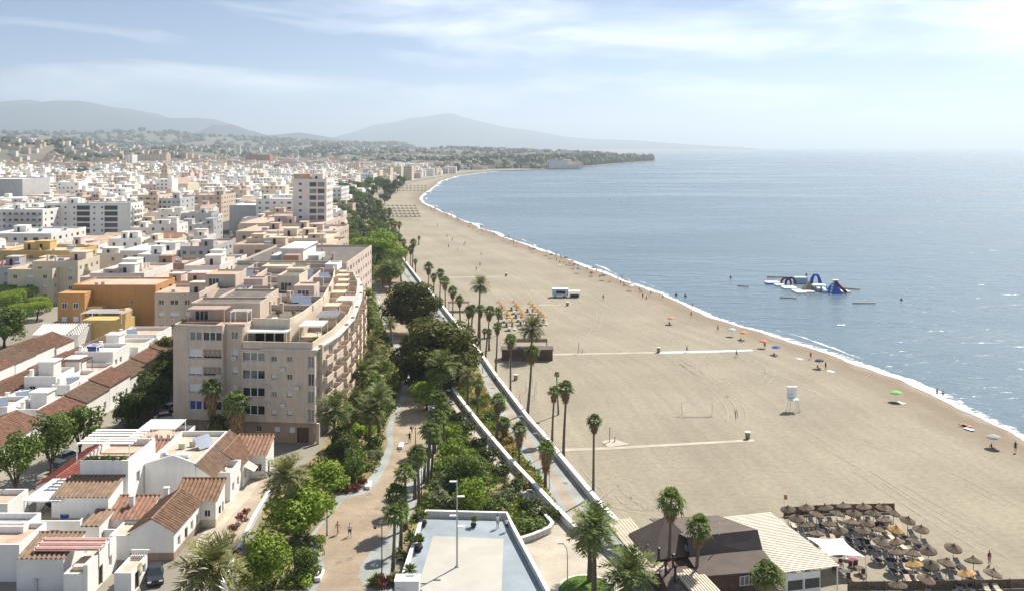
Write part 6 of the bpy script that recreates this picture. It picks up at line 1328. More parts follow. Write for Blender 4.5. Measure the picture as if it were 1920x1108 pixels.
b = MB(); b.quad((2.95, .4, 2.9), (4.4, .4, 2.2), (4.4, 2.8, 2.2), (2.95, 2.8, 2.9)); b.quad((2.95, 2.8, 2.86), (4.4, 2.8, 2.16), (4.4, .4, 2.16), (2.95, .4, 2.86)); b.build('door_awning', M['awning'], h6)
h7 = house('white_house', 'low white house with a walled terrace before the hipped tiles', -42.0, -38.9, 125.2, 130.2, 3.2, roof='flat', rm='roof_cream', par=.9, rw=(W1(.8), W1(3.0)))
furn('dark table on the walled terrace before the hipped tiles', -40.6, 128, TOWN+3.24, 'table', 'wood_brown')
# terraces of tiled cottages across the street
for lb, xa, xb, ya, yb, n_, h, rh in (('left', -111, -101, 160, 209, 6, 4.6, 1.8), ('second', -97, -89, 150, 213, 8, 4.4, 1.7)):
    for i in range(n_):
        q0, q1 = ya+(yb-ya)*i/n_, ya+(yb-ya)*(i+1)/n_-.05; hj = h+R.uniform(-.25, .25); wv = R.uniform(-.5, .5)
        house('terrace_cottage', 'white cottage under brown tiles in the %s terrace, %s from the camera' % (lb, ordw(i+1)), xa, xb+wv*.4, q0, q1, hj, roof='gy', rm='roof_tile' if i % 3 else 'roof_tile_old', rh=rh+R.uniform(-.15, .15), ov=.12, rw=((.8, 1.8, .9, 2.2, 'win', 'dark'), (3.0, 4.0, .02, 2.2, 'door', 'wood'), (5.2, 6.2, .9, 2.2, 'win', 'glass')), pitch=.42)['group'] = 'cottages of the tiled terraces'
for i in range(7): house('street_cottage', 'cottage with shaded brown tiles along the dark street, %s from the camera' % ordw(i+1), -78.6, -74.8, 150+i*9.3, 159.2+i*9.3, 3.8+.3*(i % 3), roof='rt', rm='roof_tile_old' if i % 2 else 'roof_tile', rh=1.4, pitch=.45, rw=((1.2, 2.2, .9, 2.2, 'win', 'glass'), (4.2, 5.2, .02, 2.2, 'door', 'wood'), (6.8, 7.8, .9, 2.2, 'win', 'glass')))['group'] = 'tiled cottages along the dark street'
for i, (a, c, d, e, h, rm, lb) in enumerate([(-88.8, -83.5, 150, 156.5, 5.2, 'roof_cream', 'white hut with cream roof beside the street trees'), (-83.4, -79.5, 152, 160, 4.2, 'roof_pale', 'white yard with grey terrace behind the street trees'), (-88.8, -82, 157, 164, 4.4, 'roof_pale', 'white terrace house with washing between the tiled rows'), (-88.8, -83, 165, 172, 6.4, 'roof_cream', 'cream roofed box house between the tiled rows'), (-82.8, -79.5, 163, 174, 5.4, 'roof_cream', 'narrow white house left of the shaded tiles'), (-88.8, -80, 175, 183, 4.6, 'roof_clay', 'white terrace with brown pergola between the tiled rows'), (-88.8, -81, 184, 192, 6.6, 'roof_pale', 'tall white house with blue awning below the orange building'), (-88.8, -79.6, 193, 202, 5.6, 'roof_cream', 'cream topped house under the yellow pier'), (-88.8, -79.6, 203, 212, 6.2, 'roof_clay', 'last white house before the orange building')]):
    hh = house('terrace_house', lb, a, c, d, e, h, roof='flat', rm=rm, par=.8, rw=((1.0, 2.0, h-2.2, h-1.0, 'win', 'glass'), (3.2, 4.2, h-2.2, h-1.0, 'win', 'dark')), fw=((1.0, 2.0, h-2.0, h-.9, 'win', 'glass'),))
    if i in (0, 2, 4, 6, 8): solar(hh, 2.2, 3.5, h, 2.2, 1.6, .6)
    chimney(hh, .6, 1.5, h, 1.5); 
    if i % 2: b = MB(); b.box(.8, 3.6, 3.5, 6.4, h+.02, h+2.5, False); b.box(.6, 3.8, 3.3, 6.6, h+2.5, h+2.7); b.build('stair_house', M['plaster_white'], hh)
pergola('brown wooden pergola on the terrace between the tiled rows', -87.5, -83.5, 176, 180.5, TOWN+4.62, 8.2, 8, 'wood_brown')
pergola('blue awning on the white house below the orange building', -87.8, -85.2, 186, 189, TOWN+6.62, 9.0, 3, 'white_paint', 'cloth_blue', 'terrace_awning', 'awning')
house('tiled_house', 'brown roofed cottage at the left edge behind the street tree', -86, -77, 134, 149, 3.9, roof='gy', rm='roof_tile', rh=1.7, rw=((2, 3, .9, 2.2, 'win', 'glass'), (7, 8, .02, 2.2, 'door', 'wood')))
house('white_house', 'blank white gable house at the left edge above the brown cottage', -100, -90.6, 151, 158, 7.0, roof='flat', rm='roof_pale', par=.3)
house('white_house', 'white wedge house before the clipped trees', -112, -101.5, 212, 222, 5.0, roof='gx', rm='roof_pale', rh=1.6, pitch=.6)
x0, x1, y0, y1 = hp(-40, 14, 948, 4.2, 5); house('white_house', 'white terrace wall at the left edge under the street tree', x0, x1, y0, y1, 2.8, roof='flat', rm='roof_clay', par=.7)
# ------------------------------------------------------------------ walls of the promenades
def wall(name, label, pts, z0, z1, t, m='white_wall', zp=None, cap=True):
    q = [P(x, y, z0 if zp is None else zp) for x, y in pts]; b = MB(); c = MB(); o = q[0]; r = T(name, label, 'wall', (o.x, o.y, z0))
    L_, R_ = [], []
    for i, p in enumerate(q):
        d = (q[min(i+1, len(q)-1)]-q[max(i-1, 0)]); d.z = 0; d.normalize(); n_ = Vector((-d.y, d.x, 0))*t/2; L_.append(p-o+n_); R_.append(p-o-n_)
    for bb, ex, za, zb in ((b, 0, 0, z1-z0), (c, .06, z1-z0, z1-z0+.1)):
        for i in range(len(q)-1):
            def e(v, w_, z_): d = (v-w_).normalized()*ex; return (v.x+d.x, v.y+d.y, z_)
            l0, l1, r0, r1 = L_[i], L_[i+1], R_[i], R_[i+1]
            bb.quad(e(l0, r0, zb), e(r0, l0, zb), e(r1, l1, zb), e(l1, r1, zb)); bb.quad(e(r0, l0, za), e(r1, l1, za), e(r1, l1, zb), e(r0, l0, zb)); bb.quad(e(l1, r1, za), e(l0, r0, za), e(l0, r0, zb), e(l1, r1, zb))
        l0, r0, l1, r1 = L_[0], R_[0], L_[-1], R_[-1]; bb.quad((l0.x, l0.y, za), (r0.x, r0.y, za), (r0.x, r0.y, zb), (l0.x, l0.y, zb)); bb.quad((r1.x, r1.y, za), (l1.x, l1.y, za), (l1.x, l1.y, zb), (r1.x, r1.y, zb))
    b.build('masonry', M[m], r)
    if cap: c.build('coping', M['plaster_white'], r)
    return r
wall('beach_wall', 'long white wall between the lower promenade and the sand', [(1268,1118),(1205,1047),(1122,956),(1056,875),(1015,823),(994,800),(929,713),(905,677),(854,612),(823,573),(799,545)], -.2, LOW+.95, .55, zp=0)
wall('beach_wall', 'far stretch of white beach wall past the crossing', [(790,536),(761,497),(742,470),(722,438)], -.2, LOW+.9, .55, zp=0)
wall('ramp_wall', 'white parapet wall along the sloping path beside the garden', [(1085,1006),(1039,959),(1006,923),(956,870),(903,807),(870,765),(846,733)], 0, TOWN+.95, .5, zp=TOWN)
wall('garden_kerb', 'low curved white wall ending the garden beside the plaza', [(975,1020),(1000,1012),(1030,999),(1036,990),(1020,972)], .5, TOWN+.75, .35, zp=TOWN)
wall('lane_wall', 'low white garden wall between the lane and the round trees', [(412,1118),(432,1070),(455,1020),(478,975),(505,930)], TOWN-.2, TOWN+.8, .3, zp=TOWN)
# ------------------------------------------------------------------ plaza
PZ = 2.0
slab('plaza', [(798,972),(950,976),(1026,1122),(742,1122)], -.5, PZ, 'plaza_blue')
sheet('plaza_court', [(812,1004),(944,1009),(940,1122),(777,1122)], PZ+.006, 'plaza_white')
wall('plaza_parapet', 'white parapet round three sides of the bottom plaza', [(746,1122),(790,985),(799,968),(950,972),(962,998),(1028,1122)], PZ-.3, PZ+.75, .3, zp=PZ)
t = T('gate_pier', 'white block at the bottom left corner of the plaza', 'wall', P(742, 1108, PZ)); MB().box(0, 2.6, -1, .6, -.5, 1.5).build('pier', M['plaster_white'], t); MB().box(-.06, 2.66, -1.06, .66, 1.5, 1.6).build('coping', M['white_paint'], t)
def pot_plant(x, y, z, s, lb, k='spiky', dark=True):
    t = T('potted_plant', lb, 'potted plant', P(x, y, z)); MB().lathe([(0, 0), (.3*s, 0), (.5*s, .35*s), (.42*s, .6*s), (.36*s, .6*s), (0, .5*s)], 10).build('pot', M['metal_dark' if dark else 'roof_clay'], t, True); MB().lathe([(.06*s, .4*s), (.05*s, 1.0*s)], 6).build('stem', M['trunk_palm'], t); ob('foliage', SHRUB[k][0], t, (0, 0, .9*s), x, (.95*s, .95*s, 1.05*s))
pot_plant(784, 1032, PZ, 1.2, 'potted dragon plant halfway down the left plaza wall'); pot_plant(768, 1088, PZ, 1.1, 'potted dragon plant nearest the bottom of the plaza'); pot_plant(793, 985, PZ, 1.1, 'potted bushy plant in the top left corner of the plaza'); pot_plant(888, 987, PZ, .8, 'small spiky pot against the top plaza parapet')
for i, (x, y) in enumerate([(440,1052),(438,1005),(447,985),(462,975)]): pot_plant(x, y, TOWN, .8, 'brown rounded pot plant by the lane wall, %s from the camera' % ordw(i+1), 'red', False)
t = T('lamp_mast', 'tall pale lamp mast standing on the white plaza court', 'lamp post', P(857, 1062, PZ)); MB().tube([(0, 0, 0), (0, 0, 9.9)], [.12, .07], 8).build('pole', M['metal_grey'], t); MB().lathe([(.25, 0), (.25, .12), (0, .12)], 8).build('base', M['metal_grey'], t)
for z_, sx in ((9.7, -1), (8.0, 1), (5.8, -1), (4.6, 1)): b = MB(); b.box(0 if sx > 0 else -.85, .85 if sx > 0 else 0, -.16, .16, z_, z_+.1); b.build('lamp_head', M['white_paint'], t)
def lamp_post(lb, x, y, yt, z=TOWN, arms=2, m='metal_dark', group=None, bend=False):
    p = P(x, y, z); h = Hpx(y, yt, z); t = T('lamp_post', lb, 'lamp post', p, 0, group)
    if bend: MB().tube([(0, 0, 0), (0, 0, h*.7), (-.12, 0, h*.9), (-.5, 0, h)], [.08, .06, .05, .04], 6).build('pole', M[m], t); MB().box(-1.1, -.4, -.12, .12, h-.04, h+.06).build('lamp_head', M[m], t); return t
    MB().tube([(0, 0, 0), (0, 0, .5), (0, 0, h)], [.11, .075, .05], 6).build('pole', M[m], t)
    for s in ((-1, 1) if arms == 2 else (-1,)):
        b = MB(); b.bar((0, 0, h-.3), (s*.7, 0, h-.05), .03); b.lathe([(.0, h-.02), (.22, h-.06), (.16, h-.3), (0, h-.32)], 7, (s*.75, 0)); b.build('lantern', M[m], t)
    return t
for i, (x, y, yt, a) in enumerate([(716,1112,985,1),(552,1115,1008,2),(613,1004,935,1),(779,838,800,2),(775,900,850,1),(660,910,840,1),(790,945,880,1)]): lamp_post('dark lamp post along the upper promenade, %s from the bottom edge' % ordw(i+1), x, y, yt, TOWN, a, 'metal_dark', 'lamp posts on the upper promenade')
for i, (x, y, yt) in enumerate([(1064,1102,1018),(1157,1098,1030),(1030,918,870),(1003,955,918),(1012,860,812),(985,822,780),(940,742,705),(905,700,668)]): lamp_post('slim grey lamp post by the lower promenade, %s from the camera' % ordw(i+1), x, y, yt, LOW if x > 1010 else TOWN, 1, 'metal_grey', 'lamp posts on the lower promenade', True)
for lb, x, y in (('white stone bench at the red hedge', 691, 912), ('white stone bench at the bottom left of the promenade', 599, 1082), ('white stone bench under the first lamp', 752, 838)):
    t = T('stone_bench', lb, 'bench', P(x, y, TOWN+.03)); b = MB(); b.box(-.35, .35, -1.1, 1.1, .06, .48); b.build('seat', M['white_paint'], t); MB().box(-.28, .28, -1.0, 1.0, 0, .06).build('base', M['concrete'], t)
b = MB()
lw_ = T('round_lawn', 'round lawn with a pale kerb beside the palms', 'lawn', P(1100, 1112, TOWN)); MB().lathe([(3.35, 0), (3.35, .16), (3.1, .16), (3.1, 0)], 40, sy=1.25).build('kerb', M['white_wall'], lw_); MB().lathe([(3.1, .1), (1.5, .14), (0, .15)], 40, sy=1.25).build('turf', M['grass'], lw_)
rr = random.Random(4); g = MB()
for i in range(2500):
    a, q = rr.random()*6.28, math.sqrt(rr.random())*3.0; leafq(g, Vector((q*math.cos(a), q*1.25*math.sin(a), .17)), .06, rr)
stuff(g.build('grass_blades', M['leaf_bright'], lw_))
for i, (x, y) in enumerate([(692,926),(635,1054),(655,1047),(707,953),(1098,905),(1060,905),(1095,948)]):
    p = P(x, y, TOWN+.03 if x < 1000 else LOW+.01); o = MB().lathe([(.42, .0), (.42, .012), (0, .012)], 14).build('manhole_cover', M['wood_grey'], None, loc=p); tag(o, 'round manhole cover in the paving, %s from the left' % ordw([635,655,692,707,1060,1095,1098].index(x)+1), 'manhole cover', 'manhole covers in the paving')
# ------------------------------------------------------------------ cars
def car_parts(col):
    body = MB(); prof = [(-2.05, .35), (-2.1, .62), (-1.95, .85), (-1.1, .95), (1.25, .92), (2.0, .78), (2.1, .55), (2.05, .32)]
    for s in range(len(prof)-1): (xa, za), (xb, zb) = prof[s], prof[s+1]; body.quad((xa, -.84, za), (xb, -.84, zb), (xb, .84, zb), (xa, .84, za))
    for sy in (-.84, .84): body.quad(*([(x_, sy, z_) for x_, z_ in prof] if sy > 0 else [(x_, sy, z_) for x_, z_ in reversed(prof)]))
    body.quad((-2.05, -.84, .35), (-2.05, .84, .35), (2.05, .84, .32), (2.05, -.84, .32))
    cab = MB(); lo = [(-1.75, .90), (1.05, .92)]; hi = [(-1.2, 1.45), (.35, 1.45)]
    cab.quad((hi[0][0], -.62, 1.45), (hi[1][0], -.62, 1.45), (hi[1][0], .62, 1.45), (hi[0][0], .62, 1.45))
    gl = MB(); gl.quad((lo[1][0], -.76, .93), (lo[1][0], .76, .93), (.35, .62, 1.44), (.35, -.62, 1.44)); gl.quad((lo[0][0], .76, .91), (lo[0][0], -.76, .91), (-1.2, -.62, 1.44), (-1.2, .62, 1.44))
    for s in (-1, 1): q = [(-1.75, s*.78, .91), (1.05, s*.78, .93), (.35, s*.62, 1.44), (-1.2, s*.62, 1.44)]; gl.quad(*(q if s < 0 else q[::-1]))
    wh = MB(); wh.lathe([(0, -.1), (.2, -.1), (.31, -.1), (.31, .1), (.2, .1), (0, .1)], 12); wh.v = [(x_, z_, y_) for x_, y_, z_ in wh.v]
    li = MB().box(-.03, .03, -.18, .18, -.07, .07)
    return [('body', body.mesh('car_body', col), None), ('roof', cab.mesh('car_roof', col), None), ('window', gl.mesh('car_glass', M['glass']), None)]+[('wheel', CARW, p) for p in ((-1.3, -.8, .31), (1.3, -.8, .31), (-1.3, .8, .31), (1.3, .8, .31))]+[('headlight', CARL, (2.04, s, .66)) for s in (-.6, .6)]+[('tail_light', CART, (-2.07, s, .72)) for s in (-.6, .6)]
_w = MB(); _w.lathe([(0, -.1), (.2, -.1), (.31, -.1), (.31, .1), (.2, .1), (0, .1)], 12); _w.v = [(x_, z_, y_) for x_, y_, z_ in _w.v]; CARW = _w.mesh('wheel', M['cloth_black'])
CARL = MB().box(-.03, .06, -.2, .2, -.07, .07).mesh('headlight', M['white_paint']); CART = MB().box(-.04, .03, -.15, .15, -.08, .08).mesh('tail_light', M['cloth_red'])
CARC = {}
def car(lb, x, y, z, rz, col, group=None):
    if col not in CARC:
        c = {'silver': (.42, .43, .45), 'white': (.72, .72, .72), 'dark': (.04, .045, .055), 'blue': (.05, .09, .2), 'red': (.3, .03, .03)}[col]; m = mat('car_'+col, c, .28, 0, spec=.6, metal=.3 if col != 'white' else 0); CARC[col] = car_parts(m)
    t = T('parked_car', lb, 'car', (x, y, z), rz, group)
    for nm, me, lc in CARC[col]: ob(nm, me, t, lc)
    return t
p = P(291, 1086, TOWN); car('dark car parked in the lane beside the balustraded annexe', p.x, p.y, TOWN+.02, -1.2, 'dark')
p = P(118, 880, TOWN); car('dark car parked under the street trees', p.x, p.y, TOWN+.02, 1.2, 'dark')
p = P(128, 862, TOWN); car('silver car parked behind the dark one under the street trees', p.x, p.y, TOWN+.02, 1.2, 'silver')
p = P(312, 788, TOWN); car('white car at the shaded corner of the beige block', p.x, p.y, TOWN+.02, .5, 'white')
p = P(318, 770, TOWN); car('silver car parked beyond the white one beside the beige block', p.x, p.y, TOWN+.02, 1.4, 'silver')
for i in range(16):
    Z = 250+i*17; x = -.3147*Z+(2.4 if i % 2 else -2.4); car('car parked in the dark street canyon, %s from the camera' % ordw(i+1), x, Z, TOWN+.02, 1.876, ['white', 'silver', 'dark', 'blue', 'red'][(i*3) % 5], 'cars in the street canyon')
# ------------------------------------------------------------------ beach restaurant
RX, RY, RA_ = 30.2, 100.1, .235
rest = T('beach_restaurant', 'dark brown beach restaurant with pyramid and gabled roofs', 'restaurant', (RX, RY, 0), RA_)
b = MB(); b.box(-11.8, -.05, 2.5, 15, 0, 2.75, False); b.build('wall', M['wood_brown'], rest)
def roofplane(nm, pts, m='kiosk_roof', th=.12):
    b = MB(); n_ = len(pts); b.quad(*pts); b.quad(*[(x_, y_, z_-th) for x_, y_, z_ in reversed(pts)])
    for i in range(n_): a, c = pts[i], pts[(i+1) % n_]; b.quad((a[0], a[1], a[2]-th), (c[0], c[1], c[2]-th), c, a)
    return b.build(nm, M[m], rest)
roofplane('front_roof', [(-9.3, 1.9, 2.75), (-.1, 1.3, 2.75), (-.1, 4.8, 3.5), (-9.3, 5.2, 3.5)])
roofplane('main_roof', [(-9.0, 6.0, 5.3), (-.1, 6.0, 5.3), (-.1, 16.4, 2.9), (-9.0, 17.4, 2.9)]); roofplane('main_roof', [(-9.0, 5.1, 3.2), (-.1, 4.7, 3.2), (-.1, 6.02, 5.32), (-9.0, 6.02, 5.32)])
for q in ([(-13.2, 6.3, 3.0), (-6.6, 6.3, 3.0), (-9.9, 9.9, 6.3)], [(-6.6, 6.3, 3.0), (-6.6, 13.6, 3.0), (-9.9, 9.9, 6.3)], [(-6.6, 13.6, 3.0), (-13.2, 13.6, 3.0), (-9.9, 9.9, 6.3)], [(-13.2, 13.6, 3.0), (-13.2, 6.3, 3.0), (-9.9, 9.9, 6.3)]): roofplane('pyramid_roof', q)
g = MB(); ribs(g, (-14.6, 18.2, 2.85), (-11.2, 18.2, 2.85), (-11.2, 3.8, 2.65), (-14.6, 3.8, 2.65), .42, .06); g.build('corrugated_roof', M['roof_cream'], rest)
roofplane('kitchen_roof', [(-13.6, .4, 2.3), (-10.4, .4, 2.3), (-10.8, 4.0, 3.0), (-13.4, 4.0, 3.0)])
b = MB(); b.box(-13.3, -11.85, 1.0, 15, 0, 2.3, False); b.build('kitchen_wall', M['wood_brown'], rest)
for x_, y_, h_ in ((-12.4, 6.2, 1.8), (-11.5, 4.2, 1.9), (-12.9, 3.0, 1.6), (-12.3, 1.8, 1.7), (-12.6, 9.0, 1.0)): b = MB(); b.tube([(0, 0, 0), (0, 0, h_)], .14, 7); b.lathe([(.24, h_), (.24, h_+.18), (0, h_+.26)], 7); b.build('flue', M['metal_dark'], rest, loc=(x_, y_, 2.4))
MB().box(-.4, .4, -.35, .35, 0, .6).build('roof_vent', M['metal_grey'], rest, loc=(-8.6, 6.4, 3.6)); MB().bar((0, 0, 0), (0, 0, 1.4), .05, 5).build('roof_mast', M['white_paint'], rest, loc=(-5.0, 6.0, 5.2))
for x0_ in (-4.3, -2.9): put_window(rest, (0, 2.5), Vector((1, 0)), Vector((0, -1)), (x0_, x0_+1.2, .9, 2.0), 'win', 'curtain', -.07)
put_window(rest, (0, 1.0), Vector((1, 0)), Vector((0, -1)), (-12.9, -11.7, 1.0, 2.1), 'win', 'curtain', -.3)
MB().box(-8.1, -6.3, -1.6, -.7, 0, 1.0).build('counter', M['white_paint'], rest)
# slatted white roof on its own posts
mat('slat_cream', (.66, .60, .50), .7, .12, .7)
sr = T('slatted_canopy', 'large white slatted canopy on the right side of the beach restaurant', 'canopy', (RX, RY, 0), RA_)
for x_ in (.1, 3.3, 6.5):
    for y_ in (.1, 5, 10, 15): MB().box(-.06, .06, -.06, .06, 0, 2.9).build('post', M['white_paint'], sr, loc=(x_, y_, 0))
for x_ in (.1, 2.2, 4.4, 6.5): MB().box(-.05, .05, 0, 15.4, 2.9, 3.05).build('beam', M['white_paint'], sr, loc=(x_, -.1, 0))
for i in range(38): ob('slat', slat(6.9, .23, .05, 'slat_cream'), sr, (-.15, .1+i*.405, 3.06))
for i in range(7): ob('batten', slat(15.2, .08, .05, 'white_paint'), sr, (.5+i*.95, 0, 2.98), math.pi/2)
for x0_ in (.2, 2.3):
    f = MB(); f.box(x0_, x0_+2.0, 0, .06, 0, .95); f.box(x0_, x0_+2.0, 0, .06, 2.05, 2.8); f.box(x0_, x0_+.08, 0, .06, .95, 2.05); f.box(x0_+1.92, x0_+2.0, 0, .06, .95, 2.05); f.build('wind_screen', M['white_paint'], sr); MB().quad((x0_+.08, .03, .95), (x0_+1.92, .03, .95), (x0_+1.92, .03, 2.05), (x0_+.08, .03, 2.05)).build('screen_glass', M['glass'], sr)
q = Matrix.Rotation(RA_, 4, 'Z')
def rw_(x_, y_, z_=0): v = q @ Vector((x_, y_, 0)); return Vector((RX+v.x, RY+v.y, z_))
def place_rot(t, x_, y_): t.location = rw_(x_, y_, t.location.z); t.rotation_euler = (0, 0, RA_); return t
place_rot(pergola('small slatted wooden awning before the dark restaurant', 0, 3.0, 0, 5.2, 0, 2.75, 9, 'awning', None, 'slatted_awning', 'awning', 'y', st=.22), -11.6, -1.6)
s = T('shade_sail', 'white shade sail stretched beside the slatted canopy', 'shade sail', P(1553, 1046, 2.5)); pts = [P(1512, 1006, 3.0), P(1580, 1008, 2.6), P(1622, 1043, 2.4), P(1553, 1041, 2.8)]; b = MB(); o_ = s.location; n_ = 10
def sv(u_, v_):
    a = pts[0].lerp(pts[1], u_); c = pts[3].lerp(pts[2], u_); p = a.lerp(c, v_); cx = ((u_-.5)*(1-.16*math.sin(v_*3.14))+.5, (v_-.5)*(1-.16*math.sin(u_*3.14))+.5); a = pts[0].lerp(pts[1], cx[0]); c = pts[3].lerp(pts[2], cx[0]); p = a.lerp(c, cx[1]); p.z -= .3*math.sin(u_*3.14)*math.sin(v_*3.14); return p-Vector(o_)
for i in range(n_):
    for j in range(n_): b.quad(sv(i/n_, j/n_), sv((i+1)/n_, j/n_), sv((i+1)/n_, (j+1)/n_), sv(i/n_, (j+1)/n_))
b.build('cloth', M['fabric_white'], s, True)
for p_ in pts[1:3]: v = p_-Vector(o_); MB().bar((v.x+.2, v.y, -2.5), (v.x, v.y, v.z+.1), .05, 5).build('pole', M['white_paint'], s)
# restaurant tables on the sand
for i, (x, y) in enumerate([(1570,1068),(1585,1082),(1600,1060),(1590,1048),(1612,1075)]): furn('restaurant table under the sail and canopy edge, %s from the left' % ordw([1570,1585,1590,1600,1612].index(x)+1), P(x, y).x, P(x, y).y, 0, 'table', ('cloth_pink', 'white_paint', 'cloth_purple', 'white_paint', 'wood_brown')[i], 'tables beside the restaurant')
for i, (x, y) in enumerate([(1565,1074),(1577,1063),(1592,1090),(1606,1066),(1620,1082),(1596,1068)]): furn('dark chair beside the restaurant tables, %s from the left' % ordw([1565,1577,1592,1596,1606,1620].index(x)+1), P(x, y).x, P(x, y).y, 0, 'chair', 'wood_brown', 'chairs beside the restaurant')
# ------------------------------------------------------------------ thatched parasols and sunbeds
def parasol_parts(m, rad=1.0, rise=.5, n=18):
    b = MB(); rr = random.Random(n)
    prof = [(rad, 0), (rad*.98, .10), (rad*.62, rise*.42+.06), (rad*.3, rise*.74+.06), (.08, rise+.08), (.05, rise+.2), (0, rise+.22)]
    b.lathe(prof, n); b.lathe([(rad, 0), (rad*.5, .16), (.04, .35)], n)
    b.v = [(x_*(1+rr.uniform(-.03, .03)), y_*(1+rr.uniform(-.03, .03)), z_+rr.uniform(-.025, .025)) for x_, y_, z_ in b.v]
    return b
THATCH = parasol_parts(M['thatch']).mesh('thatch_cap', M['thatch']); THATCHN = parasol_parts(M['thatch_new']).mesh('thatch_cap', M['thatch_new']); PPOLE = MB().tube([(0, 0, 0), (0, 0, 1)], .04, 6).mesh('pole', M['wood_grey']); PFAR = parasol_parts(M['thatch'], n=10).mesh('thatch_cap', M['thatch']); PORG = parasol_parts(M['thatch_new'], n=10).mesh('thatch_cap', M['thatch_new'])
def parasol(lb, x, y, cap, zt=2.15, tilt=0, group=None, sc_=1.0):
    p = P(x, y, zt); p.z = 0; t = T('thatched_parasol', lb, 'parasol', p, 0, group); ob('pole', PPOLE, t, None, 0, (1, 1, zt+.1)); c = ob('canopy', cap, t, (0, 0, zt), R.random()*6, sc_); c.rotation_euler = (R.uniform(-tilt, tilt), R.uniform(-tilt, tilt), R.random()*6); return p
_f = MB(); _f.box(-.33, .33, -.95, .35, .27, .31); 
for sx in (-.3, .3): _f.box(sx-.03, sx+.03, -.95, .95, .22, .27)
BEDF = _f.mesh('frame', M['white_paint'])
_b = MB(); _b.box(-.33, .33, 0, .72, 0, .04); _b.v = [(x_, y_*.86, z_+y_*.52) for x_, y_, z_ in _b.v]; BEDB = _b.mesh('backrest', M['white_paint'])
_c = MB(); _c.box(-.30, .30, -.93, .33, .31, .38); BEDM = [_c.mesh('mattress', M[k]) for k in ('fabric_dark', 'awning')]
_h = MB(); _h.box(-.3, .3, .02, .7, .04, .10); _h.v = [(x_, y_*.86, z_+y_*.52) for x_, y_, z_ in _h.v]; BEDH = [_h.mesh('back_cushion', M[k]) for k in ('fabric_dark', 'awning')]
BEDL = MB().box(-.03, .03, -.03, .03, 0, .22).mesh('leg', M['white_paint'])
def sunbed(lb, x, y, rz, k, group):
    t = T('sunbed', lb, 'sunbed', (x, y, 0), rz, group); ob('frame', BEDF, t); ob('backrest', BEDB, t, (0, .35, .29)); ob('mattress', BEDM[k], t); bk = ob('back_cushion', BEDH[k], t, (0, .35, .29))
    for lx in (-.3, .3):
        for ly in (-.85, .85): ob('leg', BEDL, t, (lx, ly, 0))
rows_u = [[(280,550),(405,538),(535,540),(655,527),(790,532),(925,537),(990,575)], [(340,610),(472,585),(610,578),(722,575),(855,575),(930,622),(1085,622)], [(410,660),(555,650),(708,637),(810,640),(1005,685),(1175,682)], [(472,712),(630,695),(785,690),(893,690)], [(905,768),(1012,770),(1130,765),(1225,828),(1393,808)], [(1010,838),(1118,845),(1345,908),(1530,897)], [(1130,920),(1240,922),(1485,980),(1660,980)], [(1020,1060),(1210,1020)]]
RN = ['back', 'second', 'third', 'fourth', 'fifth', 'sixth', 'seventh', 'front']
for i, rw in enumerate(rows_u):
    for j, (zx_, zy_) in enumerate(sorted(rw)):
        new = (zx_, zy_) in ((1005,685),(1130,920),(1485,980)); p = parasol('%s thatched parasol, %s from left in the %s row' % ('golden' if new else 'brown', ordw(j+1), RN[i]), 1400+zx_/3.598, 800+zy_/3.598+3, THATCHN if new else THATCH, 2.1, .22, 'thatched parasols by the restaurant')
        for s_ in (-1, 1): sunbed('white sunbed %s of the %s parasol in the %s row' % ('left' if s_ < 0 else 'right', ordw(j+1), RN[i]), p.x+s_*.62, p.y-.35+R.uniform(-.15, .15), R.uniform(-.12, .12), 0 if (i+j) % 3 else 1, 'sunbeds under the thatched parasols')
def fence(lb, pts, z1, name='screen_fence'):
    q_ = [P(x, y) for x, y in pts]; t = T(name, lb, 'fence', q_[0])
    for i in range(len(q_)-1):
        a, c = q_[i]-q_[0], q_[i+1]-q_[0]; n_ = max(1, int((c-a).length/1.8))
        for k in range(n_):
            s0, s1 = a.lerp(c, k/n_), a.lerp(c, (k+1)/n_); d = (s1-s0); az = math.atan2(d.y, d.x); ln = d.length; MB().box(.05, ln-.05, -.03, .03, .05, z1).build('panel', M['thatch'], t, loc=s0, rz=az); MB().box(-.05, .05, -.05, .05, 0, z1+.1).build('post', M['wood_brown'], t, loc=s0, rz=az)
    return t
fence('brown reed screen behind the back row of parasols', [(1470,968),(1560,962),(1678,960)], 1.25); fence('brown reed screen along the bottom right edge', [(1590,1108),(1760,1106),(1960,1102)], 1.1)
# orange parasols with sunbeds farther up the beach
for c_, (xa, ya, xb, yb) in enumerate([(936,570,960,606), (964,570,986,603), (994,573,1019,597)]):
    for k in range(6):
        x, y = xa+(xb-xa)*k/5, ya+(yb-ya)*k/5; p = parasol('golden parasol, %s from the sea wall end in the %s far column' % (ordw(k+1), ordw(c_+1)), x, y-3, PORG, 2.2, .1, 'golden parasols far along the beach', 1.15)
        for s_ in (-1, 1): sunbed('pale sunbed %s of the %s golden parasol in the %s column' % ('left' if s_ < 0 else 'right', ordw(k+1), ordw(c_+1)), p.x+s_*.8, p.y-.4, 0, 1 if k % 2 else 0, 'sunbeds under the golden parasols')
pergola('orange shade frame behind the beach palms', P(840,585).x, P(878,585).x, P(840,585).y, P(840,585).y+4, 0, 2.6, 8, 'wood_grey', 'cloth_orange', 'sun_shelter', 'shelter')
